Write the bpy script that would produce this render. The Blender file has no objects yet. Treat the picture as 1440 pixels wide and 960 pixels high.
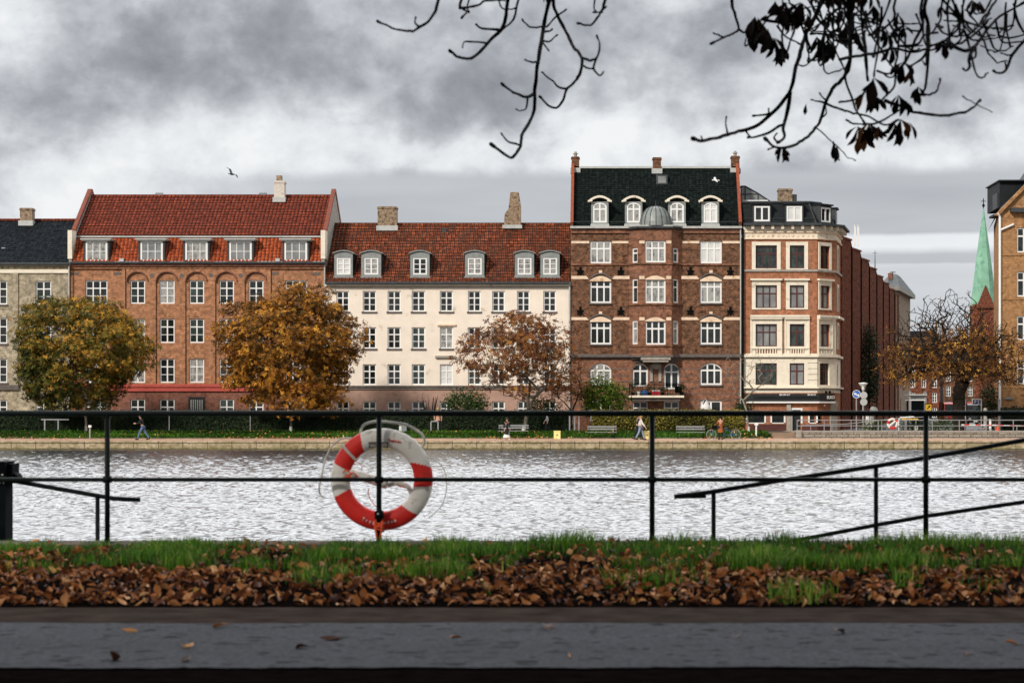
import bpy, bmesh, math, random
import numpy as np
from mathutils import Vector, noise
S = bpy.context.scene
COL = S.collection
# ---------------------------------------------------------------- camera model: level lens, facades square to it
F = 3000.0; CX = 860.0; CY = 570.0; CZ = 1.05
def X(px, Y): return (px - CX) / F * Y
def Z(py, Y): return CZ - (py - CY) / F * Y
R = math.radians

# ---------------------------------------------------------------- objects
WO = {}
def link(o, parent=None, origin=(0, 0, 0)):
    COL.objects.link(o)
    origin = Vector(origin)
    if parent is not None:
        o.parent = parent
        o.location = origin - WO[parent.name]
    else:
        o.location = origin
    WO[o.name] = origin
    return o
def tag(o, label=None, cat=None, group=None, kind=None):
    if label: o['label'] = label
    if cat: o['category'] = cat
    if group: o['group'] = group
    if kind: o['kind'] = kind
    return o
def thing(name, loc, label, cat, group=None):
    o = bpy.data.objects.new(name, None)
    o.empty_display_size = 0.3
    link(o, None, loc)
    return tag(o, label, cat, group)
def copy_tree(o, parent=None):
    c = o.copy(); COL.objects.link(c)
    if parent is not None: c.parent = parent
    for ch in list(o.children): copy_tree(ch, c)
    return c

class MB:
    def __init__(s): s.v = []; s.f = []; s.m = []; s.mi = 0
    def add(s, vs, fs):
        b = len(s.v); s.v += [tuple(p) for p in vs]
        for f in fs: s.f.append(tuple(b + i for i in f)); s.m.append(s.mi)
    def quad(s, a, b, c, d): s.add([a, b, c, d], [(0, 1, 2, 3)])
    def box(s, x0, x1, y0, y1, z0, z1):
        s.add([(x0,y0,z0),(x1,y0,z0),(x1,y1,z0),(x0,y1,z0),(x0,y0,z1),(x1,y0,z1),(x1,y1,z1),(x0,y1,z1)],
              [(0,3,2,1),(4,5,6,7),(0,1,5,4),(1,2,6,5),(2,3,7,6),(3,0,4,7)])
    def obox(s, c, d, w, t, z0, z1):
        """box on a plan direction: c centre (x,y), d unit dir, w along d, t across"""
        n = (-d[1], d[0])
        P = [(c[0]+d[0]*a*w/2+n[0]*b*t/2, c[1]+d[1]*a*w/2+n[1]*b*t/2) for a, b in ((-1,-1),(1,-1),(1,1),(-1,1))]
        s.add([(p[0],p[1],z0) for p in P]+[(p[0],p[1],z1) for p in P],
              [(0,3,2,1),(4,5,6,7),(0,1,5,4),(1,2,6,5),(2,3,7,6),(3,0,4,7)])
    def prism_x(s, x0, x1, yz):
        n = len(yz)
        s.add([(x0,y,z) for y,z in yz]+[(x1,y,z) for y,z in yz],
              [tuple(range(n)), tuple(reversed(range(n, 2*n)))]+[(i, n+i, n+(i+1)%n, (i+1)%n) for i in range(n)])
    def prism_y(s, xz, y0, y1):
        n = len(xz)
        s.add([(x,y0,z) for x,z in xz]+[(x,y1,z) for x,z in xz],
              [tuple(range(n)), tuple(reversed(range(n, 2*n)))]+[(i, n+i, n+(i+1)%n, (i+1)%n) for i in range(n)])
    def prism_z(s, xy, z0, z1):
        n = len(xy)
        s.add([(x,y,z0) for x,y in xy]+[(x,y,z1) for x,y in xy],
              [tuple(reversed(range(n))), tuple(range(n, 2*n))]+[(i, (i+1)%n, n+(i+1)%n, n+i) for i in range(n)])
    def tube(s, pts, rad, n=8, cap=True):
        pts = [Vector(p) for p in pts]
        if not isinstance(rad, (list, tuple)): rad = [rad]*len(pts)
        rings = []; up = None
        for i, p in enumerate(pts):
            a = pts[max(i-1, 0)]; b = pts[min(i+1, len(pts)-1)]
            d = (b-a).normalized() if (b-a).length > 1e-9 else Vector((0,0,1))
            if up is None:
                up = Vector((0,0,1)) if abs(d.z) < .9 else Vector((0,1,0))
            u = d.cross(up)
            if u.length < 1e-6: u = d.cross(Vector((1,0,0)))
            u.normalize(); w = u.cross(d).normalized(); up = w
            rings.append([p + (u*math.cos(2*math.pi*k/n) + w*math.sin(2*math.pi*k/n))*rad[i] for k in range(n)])
        vs = [q for r in rings for q in r]; fs = []
        for i in range(len(rings)-1):
            for k in range(n):
                fs.append((i*n+k, i*n+(k+1)%n, (i+1)*n+(k+1)%n, (i+1)*n+k))
        if cap:
            fs.append(tuple(reversed(range(n)))); fs.append(tuple((len(rings)-1)*n+k for k in range(n)))
        s.add(vs, fs)
    def lathe(s, c, prof, n=20, axis='z', a0=0, a1=2*math.pi):
        full = abs(a1-a0-2*math.pi) < 1e-6
        m = n if full else n+1
        vs = []
        for r, h in prof:
            for k in range(m):
                a = a0+(a1-a0)*k/n
                if axis == 'z': vs.append((c[0]+r*math.cos(a), c[1]+r*math.sin(a), c[2]+h))
                elif axis == 'y': vs.append((c[0]+r*math.cos(a), c[1]+h, c[2]+r*math.sin(a)))
                else: vs.append((c[0]+h, c[1]+r*math.cos(a), c[2]+r*math.sin(a)))
        fs = []
        for i in range(len(prof)-1):
            for k in range(n):
                k2 = (k+1) % m if full else k+1
                fs.append((i*m+k, i*m+k2, (i+1)*m+k2, (i+1)*m+k))
        s.add(vs, fs)
    def ball(s, c, rx, ry=None, rz=None, n=12):
        ry = ry or rx; rz = rz or rx
        vs = []; fs = []
        h = n//2
        for i in range(h+1):
            t = math.pi*i/h
            for k in range(n):
                a = 2*math.pi*k/n
                vs.append((c[0]+rx*math.sin(t)*math.cos(a), c[1]+ry*math.sin(t)*math.sin(a), c[2]+rz*math.cos(t)))
        for i in range(h):
            for k in range(n):
                fs.append((i*n+k, (i+1)*n+k, (i+1)*n+(k+1)%n, i*n+(k+1)%n))
        s.add(vs, fs)
    def mesh(s, name, mats, origin=(0,0,0), smooth=False):
        me = bpy.data.meshes.new(name)
        o = origin
        me.from_pydata([(p[0]-o[0], p[1]-o[1], p[2]-o[2]) for p in s.v], [], s.f)
        if not isinstance(mats, (list, tuple)): mats = [mats]
        for m in mats: me.materials.append(m)
        if len(mats) > 1: me.polygons.foreach_set('material_index', s.m)
        if smooth: me.polygons.foreach_set('use_smooth', [True]*len(s.f))
        me.update()
        return me
    def build(s, name, mats, parent=None, origin=None, smooth=False):
        if origin is None:
            origin = WO[parent.name] if parent is not None else (0,0,0)
        return link(bpy.data.objects.new(name, s.mesh(name, mats, origin, smooth)), parent, origin)

def np_mesh(name, V, Fq, mat, tint=None, smooth=False):
    """V (n,3), Fq (m,k) faces all of k corners; tint per vertex"""
    me = bpy.data.meshes.new(name)
    n, (m, k) = len(V), Fq.shape
    me.vertices.add(n); me.vertices.foreach_set('co', np.asarray(V, np.float32).ravel())
    me.loops.add(m*k); me.loops.foreach_set('vertex_index', np.asarray(Fq, np.int32).ravel())
    me.polygons.add(m); me.polygons.foreach_set('loop_start', np.arange(0, m*k, k, dtype=np.int32))
    me.polygons.foreach_set('loop_total', np.full(m, k, np.int32))
    if smooth: me.polygons.foreach_set('use_smooth', np.ones(m, bool))
    me.materials.append(mat)
    me.update(calc_edges=True)
    if tint is not None:
        a = me.attributes.new('tint', 'FLOAT', 'POINT'); a.data.foreach_set('value', np.asarray(tint, np.float32))
    me.validate()
    return me

# ---------------------------------------------------------------- node helpers
class NT:
    def __init__(s, nt): s.nt = nt; nt.nodes.clear()
    def n(s, t, **kw):
        nd = s.nt.nodes.new(t)
        for k, v in kw.items(): setattr(nd, k, v)
        return nd
    def l(s, a, b): s.nt.links.new(a, b)
    def setin(s, sock, v):
        if hasattr(v, 'links') or isinstance(v, bpy.types.NodeSocket): s.l(v, sock)
        else: sock.default_value = v
    def math(s, op, a, b=0.0, c=0.0, clamp=False):
        nd = s.n('ShaderNodeMath', operation=op, use_clamp=clamp)
        s.setin(nd.inputs[0], a); s.setin(nd.inputs[1], b); s.setin(nd.inputs[2], c)
        return nd.outputs[0]
    def mix(s, f, a, b, mode='MIX'):
        nd = s.n('ShaderNodeMixRGB', blend_type=mode)
        s.setin(nd.inputs[0], f)
        for i, v in ((1, a), (2, b)):
            if isinstance(v, (tuple, list)) and len(v) == 3: v = (*v, 1)
            s.setin(nd.inputs[i], v)
        return nd.outputs[0]
    def ramp(s, f, stops, interp='LINEAR'):
        nd = s.n('ShaderNodeValToRGB'); nd.color_ramp.interpolation = interp
        e = nd.color_ramp.elements
        while len(e) < len(stops): e.new(0.5)
        for i, (p, c) in enumerate(stops):
            e[i].position = p
            if not isinstance(c, (tuple, list)): c = (c, c, c)
            e[i].color = (*c[:3], 1)
        s.setin(nd.inputs[0], f)
        return nd.outputs[0]
    def noise(s, vec, scale, detail=3, rough=.55, dist=0, out=0):
        nd = s.n('ShaderNodeTexNoise'); s.l(vec, nd.inputs['Vector'])
        nd.inputs['Scale'].default_value = scale; nd.inputs['Detail'].default_value = detail
        nd.inputs['Roughness'].default_value = rough; nd.inputs['Distortion'].default_value = dist
        return nd.outputs[out]
    def coord(s, kind='Object'): return s.n('ShaderNodeTexCoord').outputs[kind]
    def sep(s, v):
        nd = s.n('ShaderNodeSeparateXYZ'); s.l(v, nd.inputs[0]); return nd.outputs
    def comb(s, x, y, z):
        nd = s.n('ShaderNodeCombineXYZ')
        for i, v in enumerate((x, y, z)): s.setin(nd.inputs[i], v)
        return nd.outputs[0]
    def vmul(s, v, m):
        nd = s.n('ShaderNodeVectorMath', operation='MULTIPLY'); s.l(v, nd.inputs[0]); nd.inputs[1].default_value = m
        return nd.outputs[0]
    def bump(s, h, strength=.3, dist=.02, normal=None):
        nd = s.n('ShaderNodeBump'); nd.inputs['Strength'].default_value = strength; nd.inputs['Distance'].default_value = dist
        s.l(h, nd.inputs['Height'])
        if normal is not None: s.l(normal, nd.inputs['Normal'])
        return nd.outputs[0]
    def out(s, shader): 
        o = s.n('ShaderNodeOutputMaterial'); s.l(shader, o.inputs[0])
    def principled(s, color, rough=.7, metal=0, spec=.4, normal=None):
        p = s.n('ShaderNodeBsdfPrincipled')
        if isinstance(color, (tuple, list)) and len(color) == 3: color = (*color, 1)
        s.setin(p.inputs['Base Color'], color); s.setin(p.inputs['Roughness'], rough)
        p.inputs['Metallic'].default_value = metal; p.inputs['Specular IOR Level'].default_value = spec
        if normal is not None: s.l(normal, p.inputs['Normal'])
        return p
M = {}
def newmat(name):
    m = bpy.data.materials.new(name); m.use_nodes = True
    M[name] = m
    return m, NT(m.node_tree)
def sc(c, k): return tuple(min(1, x*k) for x in c)

def mat_plain(name, c, rough=.6, metal=0, spec=.4, var=.25, scale=6, bump=.0, spots=None):
    m, t = newmat(name)
    v = t.coord()
    n = t.noise(v, scale, 4)
    col = t.mix(t.ramp(n, [(.3, 0), (.7, 1)]), sc(c, 1-var), sc(c, 1+var))
    if spots:
        n2 = t.noise(v, spots[1], 4, .6)
        col = t.mix(t.ramp(n2, [(spots[2], 0), (spots[2]+.12, 1)]), col, spots[0])
    nb = t.bump(t.noise(v, scale*5, 3), bump, .02) if bump else None
    t.out(t.principled(col, rough, metal, spec, nb).outputs[0])
    return m

def mat_brick(name, c1, c2, mortar, stain=(.05,.035,.025), stain_amt=.5, speck=.6, bw=.24, bh=.075, mort=.012):
    m, t = newmat(name)
    p = t.sep(t.coord())
    uv = t.comb(t.math('ADD', p[0], p[1]), p[2], 0.0)
    b = t.n('ShaderNodeTexBrick'); t.l(uv, b.inputs['Vector'])
    b.inputs['Color1'].default_value = (*c1, 1); b.inputs['Color2'].default_value = (*c2, 1)
    b.inputs['Mortar'].default_value = (*mortar, 1); b.inputs['Scale'].default_value = 1
    b.inputs['Brick Width'].default_value = bw; b.inputs['Row Height'].default_value = bh
    b.inputs['Mortar Size'].default_value = mort; b.inputs['Bias'].default_value = -.1
    # clusters of burnt bricks
    sp = t.noise(uv, 2.6, 5, .8)
    f = t.ramp(sp, [(.38, 1-speck), (.5, 1), (.62, 1+speck*.9)])
    col = t.mix(1.0, b.outputs['Color'], f, 'MULTIPLY')
    hue = t.noise(uv, .9, 3, .6)
    col = t.mix(t.ramp(hue, [(.35, 0), (.7, .55)]), col, t.mix(.5, c2, mortar))
    vs = t.vmul(uv, (1.0, .25, 1))
    st = t.noise(vs, .8, 5, .65)
    col = t.mix(t.math('MULTIPLY', t.ramp(st, [(.5, 0), (.72, 1)]), stain_amt), col, stain)
    nb = t.bump(t.math('ADD', b.outputs['Fac'], t.math('MULTIPLY', sp, -1.5)), .35, .015)
    t.out(t.principled(col, .95, 0, .03, nb).outputs[0])
    return m

def mat_tiles(name, c1, c2, dirt_and_shade, dirt_amt=.5, pitch=.3, course=.36, spec=.12, joint=.05):
    m, t = newmat(name)
    p = t.sep(t.coord())
    uv = t.comb(p[0], t.math('MULTIPLY', p[2], 1.35), 0.0)
    b = t.n('ShaderNodeTexBrick'); t.l(uv, b.inputs['Vector']); b.offset = 0.0
    b.inputs['Color1'].default_value = (*c1, 1); b.inputs['Color2'].default_value = (*c2, 1)
    b.inputs['Mortar'].default_value = (*sc(dirt_and_shade, .6), 1); b.inputs['Scale'].default_value = 1  # joint colour paints the shade of the grooves along with their dirt
    b.inputs['Brick Width'].default_value = pitch; b.inputs['Row Height'].default_value = course
    b.inputs['Mortar Size'].default_value = joint; b.inputs['Mortar Smooth'].default_value = .4
    n1 = t.noise(t.vmul(uv, (1, .5, 1)), .55, 5, .7)
    n2 = t.noise(uv, 3.3, 4, .7)
    col = t.mix(1.0, b.outputs['Color'], t.ramp(n2, [(.36, .40), (.5, 1.0), (.66, 1.55)]), 'MULTIPLY')
    col = t.mix(t.math('MULTIPLY', t.ramp(n1, [(.42, 0), (.7, 1)]), dirt_amt), col, dirt_and_shade)
    nb = t.bump(n2, .2, .02)
    t.out(t.principled(col, .85, 0, spec, nb).outputs[0])
    return m

def mat_leaf(name, stops, transl=.3, rough=.6):
    m, t = newmat(name)
    a = t.n('ShaderNodeAttribute'); a.attribute_name = 'tint'
    col = t.ramp(a.outputs['Fac'], stops)
    d = t.principled(col, rough, 0, .12)
    tr = t.n('ShaderNodeBsdfTranslucent'); t.l(col, tr.inputs[0])
    mx = t.n('ShaderNodeMixShader'); mx.inputs[0].default_value = transl
    t.l(d.outputs[0], mx.inputs[1]); t.l(tr.outputs[0], mx.inputs[2])
    t.out(mx.outputs[0])
    return m

def mat_glass(name, c_lo, c_hi, scale=1.5, rough=.06, thr=(.4, .65)):
    """window glass seen from outside: dim room, curtain or painted reflection behind a clear reflecting sheet"""
    m, t = newmat(name)
    g = t.n('ShaderNodeNewGeometry')
    v = t.vmul(g.outputs['Position'], (1, 1, .7))
    n = t.noise(v, scale, 3, .6)
    col = t.ramp(n, [(thr[0], c_lo), (thr[1], c_hi)])
    p = t.principled(col, rough, 0, .5)
    t.out(p.outputs[0])
    return m
# ---------------------------------------------------------------- materials
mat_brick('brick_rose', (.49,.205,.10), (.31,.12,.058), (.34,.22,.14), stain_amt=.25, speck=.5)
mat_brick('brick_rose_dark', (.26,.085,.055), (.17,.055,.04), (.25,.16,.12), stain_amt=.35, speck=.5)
mat_brick('brick_umber', (.25,.105,.052), (.085,.042,.025), (.15,.10,.07), stain_amt=.25, speck=.75)
mat_brick('brick_umber_warm', (.33,.13,.065), (.18,.075,.042), (.20,.13,.10), stain_amt=.35, speck=.6)
mat_brick('brick_orange', (.46,.16,.075), (.29,.098,.05), (.33,.2,.13), stain_amt=.2, speck=.4)
mat_brick('brick_ochre', (.44,.205,.07), (.28,.12,.04), (.36,.25,.15), stain_amt=.2, speck=.45)
mat_brick('brick_street', (.27,.078,.038), (.13,.042,.024), (.12,.06,.045), stain_amt=.35, speck=.8)
mat_brick('render_grey', (.42,.36,.26), (.30,.25,.17), (.38,.34,.27), stain=(.12,.10,.08), stain_amt=.8, speck=.55, bw=1.1, bh=.4, mort=.01)
mat_brick('base_plum', (.13,.05,.045), (.09,.035,.035), (.1,.05,.045), stain_amt=.3, speck=.3)
mat_plain('render_cream', (.84,.74,.63), .9, var=.06, scale=1.2, bump=.08, spots=((.52,.43,.33), .9, .60))
mat_plain('render_pink', (.42,.27,.21), .9, var=.14, scale=1.5, bump=.1, spots=((.28,.19,.15), 2.5, .56))
mat_plain('stone_cream', (.78,.71,.58), .85, var=.08, scale=2.5, bump=.1, spots=((.45,.38,.28), 1.5, .6))
mat_plain('stone_warm', (.78,.60,.44), .85, var=.15, scale=3, bump=.1, spots=((.5,.28,.14), 1.7, .58))
mat_plain('stone_dark', (.13,.11,.10), .9, var=.3, scale=3, bump=.2)
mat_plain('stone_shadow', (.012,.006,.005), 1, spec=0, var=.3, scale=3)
mat_plain('stone_grey', (.33,.30,.26), .9, var=.2, scale=3, bump=.2)
mat_plain('red_paint_band', (.45,.075,.055), .7, var=.15, scale=4)
mat_plain('white_paint', (.82,.82,.80), .45, var=.04, scale=2)
mat_plain('brown_paint', (.09,.025,.022), .4, var=.25, scale=3)
mat_plain('dark_paint', (.02,.022,.022), .4, var=.2, scale=3)
mat_plain('zinc', (.24,.26,.25), .5, metal=.2, var=.18, scale=3, bump=.08)
mat_plain('zinc_dark', (.05,.056,.06), .65, spec=.2, var=.25, scale=2.5, bump=.1)
mat_plain('zinc_pale', (.45,.46,.44), .5, metal=.15, var=.12, scale=3)
mat_plain('lead_roof', (.016,.018,.020), .7, spec=.12, var=.3, scale=1.5, bump=.1)
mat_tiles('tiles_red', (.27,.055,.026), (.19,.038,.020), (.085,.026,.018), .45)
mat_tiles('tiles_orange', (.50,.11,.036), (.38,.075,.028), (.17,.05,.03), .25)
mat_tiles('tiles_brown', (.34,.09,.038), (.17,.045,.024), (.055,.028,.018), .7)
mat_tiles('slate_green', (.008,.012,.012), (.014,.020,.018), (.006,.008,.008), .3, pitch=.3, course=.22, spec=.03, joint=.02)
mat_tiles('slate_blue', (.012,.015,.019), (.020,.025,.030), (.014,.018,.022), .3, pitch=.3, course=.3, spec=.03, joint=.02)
mat_plain('coping_red', (.22,.055,.03), .8, var=.35, scale=4, bump=.3, spots=((.08,.03,.02), 4, .55))
mat_plain('coping_orange', (.30,.07,.03), .8, var=.35, scale=4, bump=.3, spots=((.15,.05,.03), 4, .55))
mat_plain('chimney_tan', (.28,.20,.13), .9, var=.4, scale=5, bump=.4, spots=((.07,.05,.04), 4, .52))
mat_plain('chimney_white', (.62,.57,.50), .9, var=.15, scale=3, bump=.2, spots=((.28,.20,.15), 3, .55))
mat_plain('copper_green', (.22,.44,.31), .75, var=.16, scale=.5, bump=.05, spots=((.14,.31,.23), .6, .52))
mat_glass('glass_dark', (.006,.008,.008), (.03,.035,.033))
mat_glass('glass_green', (.008,.016,.014), (.05,.07,.062), 2)  # greenish reflection painted into the pane colour
mat_glass('glass_curtain', (.10,.10,.095), (.36,.36,.34), 3, thr=(.3,.55))
mat_glass('glass_blind', (.62,.62,.60), (.72,.72,.70), 1.5)
mat_glass('glass_grey', (.14,.145,.145), (.30,.31,.31), 1.2, thr=(.3,.7))
mat_plain('iron_black', (.003,.0035,.0035), .6, spec=.08, var=.3, scale=8)
mat_plain('rail_green', (.002,.005,.0045), .55, spec=.10, var=.3, scale=10, bump=.1)
mat_plain('post_green', (.002,.004,.005), .8, spec=.05, var=.3, scale=6, bump=.15)
mat_plain('steel_pale', (.34,.33,.34), .4, metal=.4, var=.15, scale=4)
mat_plain('buoy_white', (.70,.67,.62), .6, spec=.3, var=.08, scale=9, bump=.12, spots=((.45,.41,.36), 16, .56))
mat_plain('buoy_red', (.60,.022,.016), .55, spec=.25, var=.15, scale=9, bump=.12, spots=((.40,.03,.02), 14, .58))
mat_plain('rope_white', (.55,.53,.48), .8, var=.15, scale=30, bump=.3)
mat_plain('rope_orange', (.75,.10,.03), .8, var=.2, scale=30, bump=.3)
mat_plain('bark_pale', (.25,.22,.17), .95, var=.3, scale=4, bump=.6, spots=((.12,.11,.07), 3, .55))
mat_plain('bark_grey', (.11,.095,.075), .95, var=.35, scale=5, bump=.6)
mat_plain('bark_dark', (.03,.024,.019), .95, spec=.05, var=.35, scale=5, bump=.6)
mat_plain('bark_twig', (.004,.0035,.003), .95, spec=.03, var=.3, scale=25, bump=.5)
mat_plain('lime_wash', (.62,.58,.5), .9, var=.1, scale=4)
mat_plain('bench_wood', (.24,.25,.25), .7, var=.2, scale=10)
mat_plain('bin_yellow', (.85,.75,.30), .5, var=.05, scale=4)
mat_plain('sign_yellow', (.80,.48,.04), .5, var=.04, scale=4)
mat_plain('sign_blue', (.02,.13,.50), .4, var=.05, scale=4)
mat_plain('sign_navy', (.02,.03,.20), .4, var=.05, scale=4)
mat_plain('sign_grey', (.42,.43,.43), .5, var=.08, scale=3)
mat_plain('car_white', (.72,.72,.72), .25, spec=.6, var=.03)
mat_plain('car_red', (.70,.06,.04), .3, spec=.6, var=.05)
mat_plain('car_black', (.015,.016,.018), .25, spec=.6, var=.1)
mat_plain('tyre', (.015,.015,.016), .85, var=.2)
mat_plain('skin', (.55,.32,.22), .6, var=.05)
mat_plain('hair_blond', (.45,.28,.12), .8, var=.2, scale=30)
mat_plain('hair_dark', (.03,.018,.012), .8, var=.2, scale=30)
mat_plain('cloth_black', (.012,.013,.018), .9, var=.2, scale=10)
mat_plain('cloth_white', (.72,.70,.68), .9, var=.08, scale=10)
mat_plain('cloth_jeans', (.10,.16,.30), .9, var=.25, scale=12)
mat_plain('cloth_jeans_pale', (.24,.30,.42), .9, var=.25, scale=12)
mat_plain('cloth_rust', (.34,.095,.028), .9, var=.2, scale=10)
mat_plain('cloth_grey', (.28,.29,.30), .9, var=.2, scale=10)
mat_plain('cloth_pink', (.50,.28,.20), .9, var=.2, scale=10)
mat_plain('cloth_blue', (.03,.12,.35), .8, var=.2, scale=10)
mat_plain('cloth_red', (.55,.03,.05), .8, var=.2, scale=10)
mat_plain('gull_white', (.75,.75,.73), .8, var=.08)
mat_plain('gull_dark', (.05,.05,.055), .8, var=.2)

def asphalt_mat():
    m, t = newmat('asphalt')
    v = t.coord()
    a = t.noise(v, 1.3, 4, .6); fine = t.noise(v, 45, 4, .8); band = t.noise(t.vmul(v, (.12, 1.6, 1)), 1.6, 3, .6)
    st = t.noise(v, 5.5, 3, .55, .3); st2 = t.noise(t.vmul(v, (.8, 1.0, 1)), 9.0, 2, .5, .2)
    col = t.mix(a, (.066,.069,.080), (.104,.108,.122))
    col = t.mix(t.ramp(band, [(.35, .25), (.6, 0)]), col, (.050,.052,.062))
    col = t.mix(t.ramp(fine, [(.38, .8), (.6, 0)]), col, (.020,.020,.022))
    col = t.mix(t.ramp(st, [(.60, 0), (.66, .85)]), col, (.006,.006,.006))
    col = t.mix(t.ramp(st2, [(.62, 0), (.67, .9)]), col, (.005,.005,.005))
    nb = t.bump(t.math('ADD', fine, t.math('MULTIPLY', st, .6)), .5, .01)
    t.out(t.principled(col, t.mix(t.ramp(st, [(.5, 0), (.66, 1)]), (.85,.85,.85), (.75,.75,.75)), 0, .03, nb).outputs[0])
asphalt_mat()
mat_plain('street_asphalt', (.09,.088,.085), .8, var=.2, scale=.3)
mat_plain('plaza_gravel', (.34,.27,.20), .95, var=.2, scale=1.0, bump=.2)
mat_plain('far_path', (.46,.29,.20), .95, var=.22, scale=1.3, bump=.3, spots=((.25,.16,.10), 2.0, .55))
mat_plain('leafy_soil', (.20,.13,.08), .95, var=.4, scale=2, bump=.5, spots=((.30,.13,.05), 3, .5))
mat_plain('coping_concrete', (.13,.11,.095), 1, spec=.0, var=.3, scale=7, bump=.5, spots=((.07,.065,.055), 9, .52))
mat_plain('dark_soil', (.006,.0045,.004), 1, spec=.0, var=.4, scale=9, bump=.6)  # near-black soil, showing as a strip on the near side of the path
mat_plain('edge_soil', (.050,.038,.032), 1, spec=.0, var=.35, scale=5, bump=.5)
mat_plain('bank_grass', (.065,.10,.022), .95, var=.4, scale=1.2, bump=.5, spots=((.09,.06,.03), 1.1, .60))
mat_plain('ground_soil', (.06,.055,.035), .95, var=.35, scale=1.0)
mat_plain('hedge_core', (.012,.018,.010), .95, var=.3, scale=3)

def quay_mat():
    m, t = newmat('quay_stone')
    p = t.sep(t.coord())
    uv = t.comb(p[0], p[2], 0.0)
    b = t.n('ShaderNodeTexBrick'); t.l(uv, b.inputs['Vector'])
    b.inputs['Color1'].default_value = (.62,.50,.34, 1); b.inputs['Color2'].default_value = (.50,.40,.26, 1)
    b.inputs['Mortar'].default_value = (.10,.08,.06, 1); b.inputs['Scale'].default_value = 1
    b.inputs['Brick Width'].default_value = 1.7; b.inputs['Row Height'].default_value = 1.3
    b.inputs['Mortar Size'].default_value = .03
    n = t.noise(uv, 3.0, 5, .75)
    moss = t.noise(t.vmul(uv, (.35, 1, 1)), 1.2, 4, .6)
    col = t.mix(t.ramp(n, [(.46, 0), (.60, .8)]), b.outputs['Color'], (.20,.15,.075))
    n3 = t.noise(t.vmul(uv, (1, 2, 1)), 7.0, 4, .7)
    col = t.mix(t.ramp(n3, [(.56, 0), (.64, .7)]), col, (.09,.07,.04))
    low = t.math('MULTIPLY', t.ramp(t.math('MULTIPLY', t.math('ADD', p[2], t.math('ADD', 2.03, t.math('MULTIPLY', n, -.18))), 2.0), [(.0, 1), (.16, 0)]), .8)
    col = t.mix(low, col, (.045,.045,.022))
    col = t.mix(t.math('MULTIPLY', t.ramp(moss, [(.4, 0), (.65, .6)]), 1.0), col, (.20,.17,.07))
    t.out(t.principled(col, .9, 0, .2, t.bump(n, .5, .04)).outputs[0])
quay_mat()
def stonewall_mat():
    m, t = newmat('rubble_stone')
    p = t.sep(t.coord()); uv = t.comb(t.math('ADD', p[0], p[1]), p[2], 0.0)
    b = t.n('ShaderNodeTexBrick'); t.l(uv, b.inputs['Vector'])
    b.inputs['Color1'].default_value = (.44,.40,.33, 1); b.inputs['Color2'].default_value = (.30,.27,.23, 1)
    b.inputs['Mortar'].default_value = (.09,.08,.065, 1); b.inputs['Scale'].default_value = 1
    b.inputs['Brick Width'].default_value = .8; b.inputs['Row Height'].default_value = .2
    b.inputs['Mortar Size'].default_value = .03
    n = t.noise(uv, 3.0, 5, .75)
    col = t.mix(t.ramp(n, [(.42, 0), (.66, .8)]), b.outputs['Color'], (.13,.11,.08))
    t.out(t.principled(col, .9, 0, .2, t.bump(n, .5, .04)).outputs[0])
stonewall_mat()
def water_mat():
    m, t = newmat('lake_water')
    v = t.coord()
    a = t.noise(t.vmul(v, (1.0, .8, 1)), 5.0, 3, .6, .3)
    nb = t.bump(a, .4, .05)
    p = t.principled((.030,.034,.038), .17, 0, .5, nb); p.inputs['IOR'].default_value = 1.33
    t.out(p.outputs[0])
water_mat()
LEAF = {}
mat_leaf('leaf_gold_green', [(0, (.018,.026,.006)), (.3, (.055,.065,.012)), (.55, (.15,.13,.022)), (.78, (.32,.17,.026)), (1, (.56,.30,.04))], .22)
mat_leaf('leaf_gold', [(0, (.02,.018,.006)), (.28, (.09,.050,.012)), (.55, (.27,.115,.02)), (.82, (.52,.22,.032)), (1, (.72,.36,.05))], .22)
mat_leaf('leaf_russet', [(0, (.06,.024,.014)), (.5, (.19,.07,.026)), (.85, (.34,.14,.04)), (1, (.46,.22,.05))])
mat_leaf('leaf_amber', [(0, (.03,.016,.008)), (.5, (.11,.048,.016)), (.85, (.34,.15,.032)), (1, (.66,.36,.06))], .2)
mat_leaf('leaf_dark_green', [(0, (.010,.020,.010)), (.6, (.025,.045,.018)), (1, (.06,.085,.03))], .15)
mat_leaf('leaf_hedge_olive', [(0, (.03,.03,.008)), (.45, (.13,.12,.025)), (.8, (.38,.32,.06)), (1, (.62,.46,.12))])
mat_leaf('leaf_bright_green', [(0, (.03,.06,.012)), (.6, (.10,.17,.02)), (1, (.26,.34,.04))])
mat_leaf('leaf_evergreen', [(0, (.02,.035,.012)), (.6, (.05,.085,.022)), (1, (.11,.15,.04))])
mat_leaf('leaf_chestnut_dead', [(0, (.003,.0025,.002)), (.75, (.007,.004,.0025)), (1, (.10,.035,.008))], .04, .9)
mat_leaf('grass_blade', [(0, (.008,.020,.003)), (.35, (.030,.085,.007)), (.7, (.095,.23,.016)), (.9, (.22,.38,.035)), (1, (.45,.42,.12))], .3)
mat_leaf('leaf_litter', [(0, (.020,.008,.005)), (.35, (.16,.050,.018)), (.7, (.58,.22,.065)), (.93, (.85,.48,.22)), (1, (.85,.55,.12))], .1)

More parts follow.
